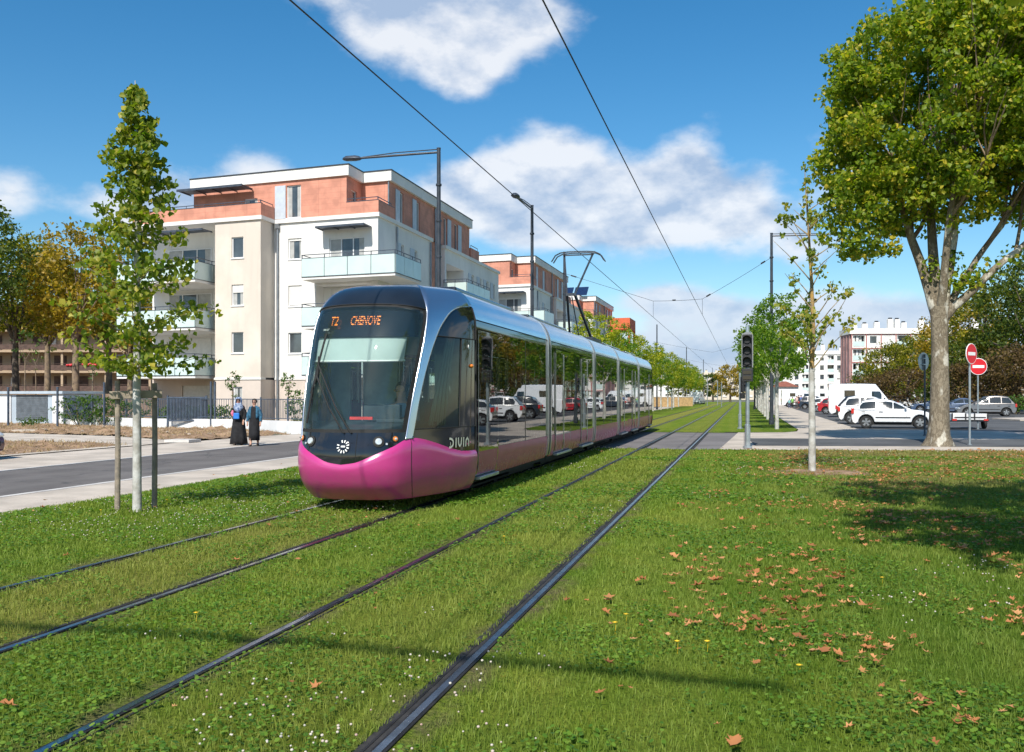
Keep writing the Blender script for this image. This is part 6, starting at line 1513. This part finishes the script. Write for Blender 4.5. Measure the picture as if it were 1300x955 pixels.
# driver inside the cab
t=empty('person',(XT+.27,YN+1.62,.55)); tag(t,'tram driver in a pale shirt and dark glasses, seated behind the windscreen','person')
J=[(0,0,.42,.14),(0,-.03,.62,.14),(0,-.04,.82,.15),(0,-.05,.93,.055),(0,-.08,1.03,.08),(0,-.08,1.13,.085),(0,-.07,1.19,.06),(-.2,-.04,.86,.055),(-.26,-.18,.66,.045),(-.16,-.42,.68,.038),(-.12,-.50,.69,.035),(.2,-.04,.86,.055),(.27,-.18,.66,.045),(.18,-.42,.68,.038),(.14,-.50,.69,.035),(-.1,-.05,.38,.09),(-.12,-.42,.40,.07),(-.12,-.46,.02,.05),(.1,-.05,.38,.09),(.12,-.42,.40,.07),(.12,-.46,.02,.05)]
E_=[(0,1),(1,2),(2,3),(3,4),(4,5),(5,6),(2,7),(7,8),(8,9),(9,10),(2,11),(11,12),(12,13),(13,14),(0,15),(15,16),(16,17),(0,18),(18,19),(19,20)]
skinbody('body',J,E_,M['skin'],t)
b=loftz([(0,0,.40,.19,.15),(0,-.03,.62,.18,.15),(0,-.04,.82,.21,.14),(0,-.05,.92,.08,.07)],16); b.tube([(-.19,-.04,.86),(-.26,-.18,.66),(-.22,-.28,.665)],[.075,.06,.055],8); b.tube([(.19,-.04,.86),(.27,-.18,.66),(.23,-.28,.665)],[.075,.06,.055],8); b.build('shirt',cl('pale_blue_shirt',(.30,.40,.48)),t,smooth='full')
b=MB(); b.ball((0,-.055,1.13),(.095,.10,.105),12,7); o=b.build('hair',M['hair'],t,smooth=True)
for v in o.data.vertices:
    if v.co.y<-.12 and v.co.z<1.17: v.co.y=-.12
b=MB(); b.box(-.075,.075,-.175,-.16,1.085,1.12); b.build('sunglasses',M['black_gloss'],t)
# ------------------------------------------------------------------ trees
def leaves(name,centres,radii,per,size,m,parent,droop=.3,flat=.7,seed=1,simple=False,bias=None):
    """leaf mesh: many small folded leaves scattered round twig ends"""
    g=np.random.default_rng(seed); C_=np.asarray(centres,float); rr=np.broadcast_to(np.asarray(radii,float),(len(C_),)); n=len(C_)*per
    c=np.repeat(C_,per,0); r_=np.repeat(rr,per); d=g.normal(size=(n,3)); d/=np.linalg.norm(d,axis=1)[:,None]; d*= (g.random(n)**.45)[:,None]; d[:,2]*=flat
    p=c+d*r_[:,None]; s_=size*g.uniform(.6,1.25,n)
    ax=g.normal(size=(n,3)); ax[:,2]-=droop; ax/=np.linalg.norm(ax,axis=1)[:,None]
    up=g.normal(size=(n,3)); up[:,2]+=.6; sd=np.cross(ax,up); sd/=np.linalg.norm(sd,axis=1)[:,None]; nm=np.cross(sd,ax)
    A=ax*s_[:,None]; B=sd*s_[:,None]; N=nm*s_[:,None]
    if simple:
        v=np.stack([p-A*.5,p+B*.34+N*.08,p+A*.5,p-B*.34+N*.08],1); K=4; f=np.arange(n*4); nper=4
    else:
        v=np.stack([p-A*.5,p-A*.12+B*.46+N*.12,p+A*.20+B*.30+N*.05,p+A*.55-N*.10,p+A*.20-B*.30+N*.05,p-A*.12-B*.46+N*.12],1); K=6
        b0=(np.arange(n)*6)[:,None]; f=(b0+np.array([0,1,2,3,0,3,4,5])[None]).ravel(); nper=4
    rv=g.normal(.42,.22,n)+np.repeat(g.normal(0,.13,len(C_)),per); rv=np.where(g.random(n)<.035,1,rv)
    return npmesh(name,v.reshape(-1,3),f,nper,m,parent=parent,attr=np.repeat(np.clip(rv,0,1),K))
def limb(b,p0,p1,r0,r1,wob=.08,n=7,g=random,k=8):
    p0,p1=Vector(p0),Vector(p1); L=(p1-p0).length; pts=[]; o=Vector((g.uniform(-1,1),g.uniform(-1,1),g.uniform(-.5,.5)))
    for i in range(n+1):
        u=i/n; pts.append(p0.lerp(p1,u)+o*wob*L*math.sin(PI*u)*.6+Vector((g.uniform(-1,1),g.uniform(-1,1),g.uniform(-1,1)))*wob*L*.12*(0<i<n))
    b.tube(pts,[r0+(r1-r0)*(i/n)**.8 for i in range(n+1)],k); return pts
def crown_points(blobs,n,seed,shell=.35):
    g=np.random.default_rng(seed); out_=[]; vol=[b_[3]*b_[4]*b_[5] for b_ in blobs]; tot=sum(vol)
    for b_,v in zip(blobs,vol):
        k=max(3,int(n*v/tot)); d=g.normal(size=(k,3)); d/=np.linalg.norm(d,axis=1)[:,None]; r_=(shell+(1-shell)*g.random(k))**.6
        r_=np.where(g.random(k)<.75,.72+.28*g.random(k),r_)
        out_.append(np.array(b_[:3])+d*r_[:,None]*np.array(b_[3:6]))
    return np.concatenate(out_)
# --- staked young tree in the left foreground
p=gnd(174,650); T0=Vector((p.x,p.y,0)); t=empty('staked_tree',T0); tag(t,'young upright tree held by two wooden stakes in the left foreground','tree')
rr=random.Random(3); b=MB(); tr=[(0,0,-.05),(.0,0,.9),(-.02,.02,1.7),(.01,0,2.6),(-.03,.02,3.6),(.02,0,4.6),(-.02,0,5.4),(-.03,0,5.85)]
b.tube(tr,[.062,.056,.052,.043,.034,.022,.012,.005],12); b.build('trunk',M['wrap'],t,smooth=True)
Wd=lambda z: float(np.interp(z,[1.85,2.1,2.5,3.0,3.4,3.8,4.3,4.9,5.4,5.85],[.25,.80,1.0,.95,.92,.58,.46,.38,.20,.04]))
b=MB(); cc=[]; rad=[]
z=2.0; k=0
while z<5.75:
    for q in range(3):
        a=k*2.4+rr.uniform(-.5,.5); L=Wd(z)*rr.uniform(.55,1.15); rise=rr.uniform(.15,.55)*L; x0=float(np.interp(z,[q_[2] for q_ in tr],[q_[0] for q_ in tr]))
        st=(x0,0,max(1.9,z-rise)); en=(x0+L*math.cos(a),L*math.sin(a),z)
        pts=limb(b,st,en,.016*(1-z/9),.004,.10,5,rr,5)
        for u in (.35,.6,.85,1.0):
            i=min(int(u*5),5); cc.append(pts[i]+Vector((rr.uniform(-.05,.05),rr.uniform(-.05,.05),rr.uniform(-.08,.05)))); rad.append(.09+.12*min(1,L))
        k+=1
    z+=rr.uniform(.10,.20)
b.build('branches',M['bark'],t,smooth=True); leaves('crown',cc,np.array(rad),15,.084,M['leaf_lime'],t,droop=1.1,seed=5)
g_='wooden stakes round the young tree'
for px,py,h,lab in ((149,648,1.78,'left wooden stake of the young tree'),(196,646,1.75,'right wooden stake of the young tree, partly shaded')):
    q=gnd(px,py); b=MB(); b.tube([(0,0,-.05),(.008,0,h*.5),(0,0,h)],[.040,.038,.036],10); o=b.build('stake',M['wood'],smooth=35); o.location=(q.x,q.y,0); tag(o,lab,'stake',g_)
qa,qb=gnd(149,648),gnd(196,646); b=MB(); d_=(qb-qa).normalized(); nrm=Vector((d_.y,-d_.x,0))*.07
b.bar(qa+nrm-d_*.10+Vector((0,0,1.58)),qb+nrm+d_*.10+Vector((0,0,1.60)),.045,.11); tag(b.build('cross_rail',M['wood'],bevel=.008),'short weathered board joining the two stakes of the young tree','board')
# --- slim sparse tree on the right
p=gnd(1031,600); t=empty('slim_tree',(p.x,p.y,0)); tag(t,'slim half-bare young tree with yellowed trunk on the right lawn','tree'); rr=random.Random(11)
b=MB(); b.tube([(0,0,-.05),(0,0,.9),(-.01,0,2.1)],[.075,.068,.058],12); b.tube([(0,0,2.08),(.0,0,2.14)],.062,12); b.build('trunk',M['wrap'],t,smooth=True)
b=MB(); up_=[(-.01,0,2.1),(.02,0,3.0),(-.01,0,3.9),(-.06,0,4.8),(-.12,0,5.7),(-.15,0,6.35)]; b.tube(up_,[.054,.045,.035,.024,.012,.005],10); b.build('upper_stem',M['bark_orange'],t,smooth=True)
b=MB(); cc=[]; rad=[]
for k in range(30):
    z0=2.1+3.4*(k/30)**1.1; a=k*2.4+rr.uniform(-.4,.4); L=(1.15-.55*(z0-2.1)/3.4)*rr.uniform(.6,1.05); x0=float(np.interp(z0,[q[2] for q in up_],[q[0] for q in up_]))
    rise=L*rr.uniform(.5,1.1); pts=limb(b,(x0,0,z0),(x0+L*math.cos(a)*.85,L*math.sin(a)*.85,z0+rise),.017,.004,.08,6,rr,5)
    for u in (3,4,5,6):
        if rr.random()<(.8 if z0<3.3 else .5): cc.append(pts[u]); rad.append(rr.uniform(.08,.19))
for px_,py_ in ((1022,212),(1026,232),(1000,262),(995,300)): 
    q=at(px_,19.5); cc.append(Vector((q.x-p.x,q.y-p.y,EH+(503-py_)*19.5/FL))); rad.append(.13)
b.build('branches',M['bark'],t,smooth=True); leaves('crown',cc,np.array(rad),12,.095,M['leaf_thin'],t,droop=.9,seed=9)
# --- big plane tree
p=gnd(1191,566); t=empty('plane_tree',(p.x,p.y,0)); tag(t,'large plane tree with pale patchy bark and a broad green crown','tree'); rr=random.Random(5)
b=MB(); n=20; prof=[(.55,-.1),(.40,.10),(.335,.35),(.30,.8),(.28,1.6),(.255,2.6),(.245,3.4),(.265,4.0),(.30,4.4)]; vs=[]
for i,(r_,z) in enumerate(prof):
    for k in range(n):
        a=2*PI*k/n; f_=1+.05*math.sin(3*a+z)+.04*math.sin(5*a+z*2)+(.14*math.sin(6*a+1) if i<2 else 0); vs.append((r_*f_*math.cos(a)+.03*z-.005*z*z,r_*f_*math.sin(a),z))
b.add(vs,[(i*n+k,i*n+(k+1)%n,(i+1)*n+(k+1)%n,(i+1)*n+k) for i in range(len(prof)-1) for k in range(n)]); b.build('trunk',M['bark_plane'],t,smooth='full')
b=MB(); b2=MB(); fork=Vector((.05,0,4.2)); ends=[(-1.0,.2,7.4,.20),(-.1,.7,8.6,.20),(.55,-.3,8.2,.17),(1.9,.3,6.9,.13),(2.9,-.2,6.6,.15),(.2,-1.2,8.0,.15)]
tips=[]
for i,(x,y,z,r_) in enumerate(ends):
    pts=limb(b,fork+Vector((x*.05,y*.05,-.15)),(x,y,z),r_,r_*.55,.05,8,rr,10); e=pts[-1]
    for j in range(4):
        d=Vector((e.x*1.5+rr.uniform(-2.2,2.2),e.y*1.3+rr.uniform(-2.2,2.2),e.z+rr.uniform(1.5,4.5))); p2=limb(b2,e if j%2 else pts[6],d,r_*.4,.02,.09,7,rr,7)
        for q in range(3):
            w_=p2[-1]; limb(b2,p2[4],w_+Vector((rr.uniform(-1.4,1.4),rr.uniform(-1.4,1.4),rr.uniform(-.6,1.6))),.035,.008,.1,5,rr,5)
limb(b,(2.9,-.2,6.6),(4.8,.1,8.4),.09,.03,.05,6,rr,8); limb(b,(1.9,.3,6.9),(3.2,.6,9.0),.08,.03,.05,6,rr,8)
b.build('limbs',M['bark_plane'],t,smooth=True); b2.build('upper_branches',M['bark_tan'],t,smooth=True)
blobs=[(0.6,0,11.0,4.0,3.8,3.6),(-1.2,.2,9.3,2.4,2.6,2.3),(-1.9,0,7.8,1.6,1.9,1.3),(2.9,-.2,9.8,2.9,3.0,2.5),(-1.0,.3,11.9,2.5,2.6,1.9),(2.3,0,13.1,3.1,3.0,1.8),(2.4,-1.6,11.4,2.6,2.0,2.6),(-3.1,0,11.0,.7,.8,.6),(-3.3,0,7.6,.6,.7,.5),(-2.0,0,6.8,1.5,1.6,.75),(-2.9,.2,9.1,.8,.9,.7),(4.0,.3,12.2,2.7,3,2.6),(-.2,.2,7.9,2.3,2.3,1.2),(3.2,.5,7.9,1.7,1.8,1.0)]
cp=crown_points(blobs,1750,21); cp=cp[cp[:,2]>5.9]
keep=np.random.default_rng(2).random(len(cp))>np.clip((mn:=np.array([mnoise.noise(Vector(q)*.55) for q in cp]))*2.6-.2,0,.92)
lowtw=[(-.2,-.2,5.6),(.35,-.3,5.9),(.7,-.3,5.3),(1.4,-.1,5.5),(2.2,-.2,5.9),(.5,-.25,5.0),(3.4,-.1,6.4),(1.0,-.2,5.1)]
cp=np.concatenate([cp[keep],np.array(lowtw)]); keep=np.ones(len(cp),bool)
leaves('crown',cp[keep],np.random.default_rng(4).uniform(.28,.62,keep.sum()),62,.145,M['leaf_plane'],t,droop=.5,seed=31,flat=.75)
lowtw=[(-.2,-.2,5.6),(.35,-.3,5.9),(.7,-.3,5.3),(1.4,-.1,5.5),(2.2,-.2,5.9),(.5,-.25,5.0),(3.4,-.1,6.4),(1.0,-.2,5.1)]
# --- second plane tree outside the picture on the right: its crown shades the front lawn and one bough hangs into the corner
t=empty('plane_tree',(5.9,6.2,0)); tag(t,'near plane tree, only a dark bough of its leaves in the top right corner','tree'); rr=random.Random(8)
b=MB(); b.tube([(0,0,-.1),(0,0,.3),(.03,0,2),(0,0,3.6)],[.42,.33,.28,.26],14); b.build('trunk',M['bark_plane'],t,smooth=True)
b=MB()
for (x,y,z) in ((-2.5,-1,6.6),(2.2,1,7),(0,2.4,6.8),(.5,-2,7),(-2.9,4.8,6.2),(-3.2,1.2,6.8)): limb(b,(0,0,3.4),(x,y,z),.14,.04,.06,8,rr,8)
b.build('limbs',M['bark_plane'],t,smooth=True)
blobs=[(-1.4,.6,7.4,3.6,3.0,1.3),(2.2,0,7.4,3,3.2,1.4),(-2.9,-1.4,7.0,2.2,2.0,1.0),(-3.0,2.6,7.4,1.9,2.0,.9),(-1.0,3.8,7.4,2.0,1.7,.9),(-2.5,4.3,6.05,.85,1.0,.62),(-1.8,2.6,6.9,1.2,1.2,.7),(-3.6,-3.4,7.2,1.0,1.4,.6)]
cp=crown_points(blobs,430,25); leaves('crown',cp,np.random.default_rng(5).uniform(.3,.6,len(cp)),34,.19,M['leaf_plane'],t,droop=.5,seed=35)
# --- generic broad crown
ORD=['first','second','third','fourth','fifth','sixth','seventh','eighth','ninth','tenth','eleventh','twelfth','thirteenth','fourteenth','fifteenth','sixteenth']
def tree(name,loc,H,crown,m,barkm,label,seed,nc=90,per=22,size=.16,r0=.14,group=None,th=None,cz0=None,rz=0,simple=True,crad=(.3,.6),shell=.35):
    """crown: list of blobs relative to the base"""
    t=empty(name,loc,rz); tag(t,label,'tree',group); rr=random.Random(seed); th=th or H*.35
    b=MB(); b.tube([(0,0,-.3),(rr.uniform(-.05,.05),0,th*.5),(0,0,th)],[r0*1.15,r0,r0*.85],9)
    for bl in crown:
        for j in range(3): limb(b,(0,0,th*.95),(bl[0]+rr.uniform(-.5,.5)*bl[3],bl[1]+rr.uniform(-.5,.5)*bl[4],bl[2]+rr.uniform(-.2,.6)*bl[5]),r0*.55,r0*.12,.08,6,rr,6)
    b.build('trunk',barkm,t,smooth=True)
    cp=crown_points(crown,nc,seed+50,shell); leaves('crown',cp,np.random.default_rng(seed).uniform(crad[0],crad[1],len(cp)),per,size,m,t,seed=seed,simple=simple)
    return t
# right-hand row beyond the crossing: three built, the rest copied
def rowtree(loc,label,seed,m,H=6.9,rad=1.9,group='',bark='wrap',per=36,nc=170,size=.15):
    return tree('row_tree',loc,H,[(0,0,H*.58,rad,rad,H*.22),(.2,.1,H*.76,rad*.72,rad*.72,H*.2),(-.35,-.2,H*.5,rad*.75,rad*.8,H*.13)],m,M[bark],label,seed,nc,per,size,.09,group,th=H*.36,crad=(.22,.42))
GR='young trees in the right-hand row'; protos=[]
for i in range(13):
    Y=46.9+9.6*i; X=1.55+.02*i; lab='%s tree from the crossing in the leafy row right of the tracks'%ORD[i]
    if i<3: o=rowtree((X,Y,0),lab,60+i,M['leaf_row'],group=GR,rad=2.0); protos.append(o)
    else: o=copy_tree(protos[i%3]); o.location=(X,Y,0); o['label']=lab; o.scale=(1+.05*(i%2),)*3
    o.rotation_euler.z=i*1.9
GL='yellow-green trees in the left-hand row'; protos=[]
for i in range(14):
    Y=60+10.2*i; X=-9.3; lab='%s tree from the tram in the yellow-green row left of the tracks'%ORD[i]
    if i<3: o=rowtree((X,Y,-.02),lab,80+i,M['leaf_row_yellow'] if i!=1 else M['leaf_row'],H=7.5,rad=2.3,group=GL); protos.append(o)
    else: o=copy_tree(protos[i%3]); o.location=(X,Y,-.02); o['label']=lab
    o.rotation_euler.z=i*2.3
# taller yellowing tree behind the left row
for (px,d,H,lab,sd) in ((742,74,7.6,'yellowish tree whose top shows above the tram behind the middle sections',91),(765,88,7.6,'feathery tree before the orange balcony frame',92)):
    q=at(px,d); rowtree((q.x,q.y,-.1),lab,sd,M['leaf_row_yellow'],H=H,rad=2.2,group='')
# trees at far left
def big(px,d,H,rad,m,lab,seed,bark='bark_dark',z=0,nc=260,per=26,size=.34,low=.42,r0=.28,name='broad_tree',cat=None,crad=(.6,1.25)):
    q=at(px,d); 
    return tree(name,(q.x,q.y,z),H,[(0,0,H*.68,rad,rad,H*.27),(rad*.45,-.5,H*(low+.12),rad*.75,rad*.7,H*.18),(-rad*.5,.3,H*(low+.14),rad*.7,rad*.7,H*.18),(.3,0,H*.83,rad*.6,rad*.6,H*.15)],m,M[bark],lab,seed,nc,per,size,r0,th=H*.33,crad=crad)
big(96,80,15.0,4.3,M['leaf_autumn'],'orange-brown tree left of the staked tree, before the brown terrace block',101,'bark_tan',z=1.4)
big(20,84,15.2,5.0,M['leaf_olive'],'olive-green tree at the left border before the terrace block',102,z=1.4)
big(-35,76,16.5,4.5,M['leaf_dark'],'dark green tree cut by the left border',103,z=1.4,nc=200)
big(60,95,15.5,4.0,M['leaf_autumn'],'rust-coloured tree between the olive and orange trees at far left',104,'bark_tan',z=1.6)
big(138,88,13.5,3.6,M['leaf_olive'],'olive-brown tree just left of the nearest apartment block',105,'bark_tan',z=1.5,nc=200)
big(165,110,14.0,4.0,M['leaf_autumn'],'brown-leaved tree glimpsed between the staked tree and the balconies',106,'bark_tan',z=1.5,nc=180)
def sapling(px,d,H,lab,seed,zb,m='leaf_shrub',w_=.35):
    q=at(px,d); return tree('sapling',(q.x,q.y,zb),H,[(0,0,H*.80,w_,w_,H*.17),(.1,0,H*.58,w_*.5,w_*.5,H*.1)],M[m],M['bark_tan'],lab,seed,26,9,.12,.035,th=H*.62,crad=(.10,.2))
sapling(295,49.5,3.1,'thin sapling with a leafy tip, behind the railings above the woman in the headscarf',111,-.1)
sapling(366,47.5,3.0,'thin sapling with a sparse tip, behind the railings right of the two women',112,-.1)
sapling(118,56,4.4,'young thin tree on the bank behind the gate panel',113,.2,w_=.8); sapling(32,62,5.6,'young tree with hanging leaves above the bin shelter',114,.6,w_=1.2); sapling(45,66,5.0,'darker young tree beside the one above the bin shelter',115,.8,'leaf_dark',w_=1.3)
def shrub(px,d,H,W_,lab,seed,z=-.1,m='leaf_shrub',n=40,size=.12):
    q=at(px,d); t=empty('shrub',(q.x,q.y,z)); tag(t,lab,'shrub'); b=MB(); rr=random.Random(seed)
    for k in range(7): limb(b,(0,0,0),(rr.uniform(-.7,.7)*W_,rr.uniform(-.5,.5)*W_,H*rr.uniform(.5,.9)),.02,.005,.1,4,rr,4)
    b.build('stems',M['bark'],t,smooth=True); cp=crown_points([(0,0,H*.55,W_,W_*.7,H*.45)],n,seed); leaves('leaves',cp,.2,14,size,M[m],t,seed=seed,simple=True); return t
shrub(376,46.5,1.9,.5,'small bush behind the railings near the tram nose',121); 
for i,(px,W_) in enumerate(((100,1.6),(128,1.7),(150,1.5),(175,1.6),(232,1.2),(262,1.2),(284,.9))): shrub(px,51 if px<200 else 50.5,1.75 if px<200 else 1.2,W_,'%s green bush from the left behind the blue-grey railings'%ORD[i],130+i,n=60)
shrub(42,50.5,.55,.8,'weedy tuft at the foot of the louvred door',140,m='leaf_shrub',n=20)
# trees at right behind the car park
def rb(px,d,H,rad,m,lab,seed,**k): return big(px,d,H,rad,M[m],lab,seed,**k)
rb(1128,118,8.2,3.6,'leaf_olive','olive and brown tree standing before the white red-trimmed block',151,low=.2,nc=220,size=.30,z=0)
rb(1165,122,10.0,4.2,'leaf_olive','taller olive tree just left of the plane trunk, before the white block',152,low=.25,nc=240,size=.30)
rb(1105,128,5.6,2.6,'leaf_dark','low dark tree left of the olive tree, behind the high van',153,low=.15,nc=110,size=.3)
rb(1150,108,4.8,3.6,'leaf_purple','low purple-leaved tree left of the plane trunk behind the white cars',154,low=.1,nc=160,size=.26)
rb(1112,112,4.2,2.2,'leaf_purple','small purple-leaved tree behind the high white van',155,low=.1,nc=90,size=.26)
rb(1222,110,12.5,5.0,'leaf_autumn','tall pale-brown tree rising right of the plane trunk',156,low=.3,nc=260)
rb(1262,100,13.8,5.2,'leaf_olive','large olive tree behind the two no-entry signs',157,low=.25,nc=320)
rb(1318,92,16.2,6.0,'leaf_dark','largest dark green tree at the right border',158,low=.22,nc=360)
rb(1290,84,6.0,3.4,'leaf_purple','dark purple tree at the right border before the green ones',159,low=.15,nc=260,size=.28)
rb(1245,90,5.0,3.0,'leaf_purple','dark purple-brown tree behind the silver people carrier',160,low=.15,nc=220,size=.28)
rb(1210,96,7.0,2.8,'leaf_dark','dark bushy tree directly right of the plane trunk',161,low=.12,nc=160,size=.28)
rb(1350,100,17,7,'leaf_dark','dark tree beyond the right border',162,low=.25,nc=200,size=.4)
shrub(1290,80,1.9,.8,'bright green bush right of the silver people carrier',163,z=0,n=60,size=.16)
# end of the tracks
rb(927,262,10.5,4.4,'leaf_autumn','brownish tree alone before the distant cream block',170,low=.2,nc=120,size=.5)
rb(905,300,9,4,'leaf_dark','distant dark tree at the end of the left row',171,low=.2,nc=80,size=.6); rb(870,320,11,6,'leaf_olive','distant tree mass behind the left tree row',172,low=.2,nc=110,size=.6)
rb(1200,180,14,9,'leaf_dark','far dark tree behind the car park trees',173,low=.2,nc=160,size=.6); rb(1290,150,15,9,'leaf_dark','far dark tree closing the view behind the right border trees',174,low=.2,nc=160,size=.6)
# wooden marker posts and poles at the far end of the left row, small bollards
for i,(px,d,H) in enumerate(((898,150,4.6),(911,160,4.2),(916,140,3.6),(853,110,2.2),(790,95,2.0))):
    q=at(px,d); b=MB(); b.tube([(0,0,-.1),(0,0,H)],.07,8); b.tube([(0,0,H),(0,0,H+.05)],.09,8); o=b.build('pole',M['galv'],smooth=35); o.location=(q.x,q.y,0); tag(o,'%s slim pale pole from the right, at the far left side of the tracks'%['third','second','first','fourth','fifth'][i],'pole')
# low shop front and parked van at the far left end of the line
q=at(886,185); car('white van parked at the far end beyond the left tree row',(q.x,q.y,-.1),R(80),M['car_white'],'van',cat='van',name='parked_van')
q=at(850,165); car('dark car parked far away under the left tree row',(q.x-2,q.y,-.1),R(85),M['car_black'],'suv')
q=at(806,150); t=empty('tan_wall',(q.x,q.y,-.1)); b=MB(); b.box(-5,9,0,.4,0,1.5); b.build('masonry',mat('tan_panels',(.42,.28,.13),.9,var=.15),t); b=MB(); b.box(-5.1,9.1,-.05,.45,1.5,1.6); b.build('coping',M['kerb'],t); tag(t,'low tan wall behind the left tree row','wall')
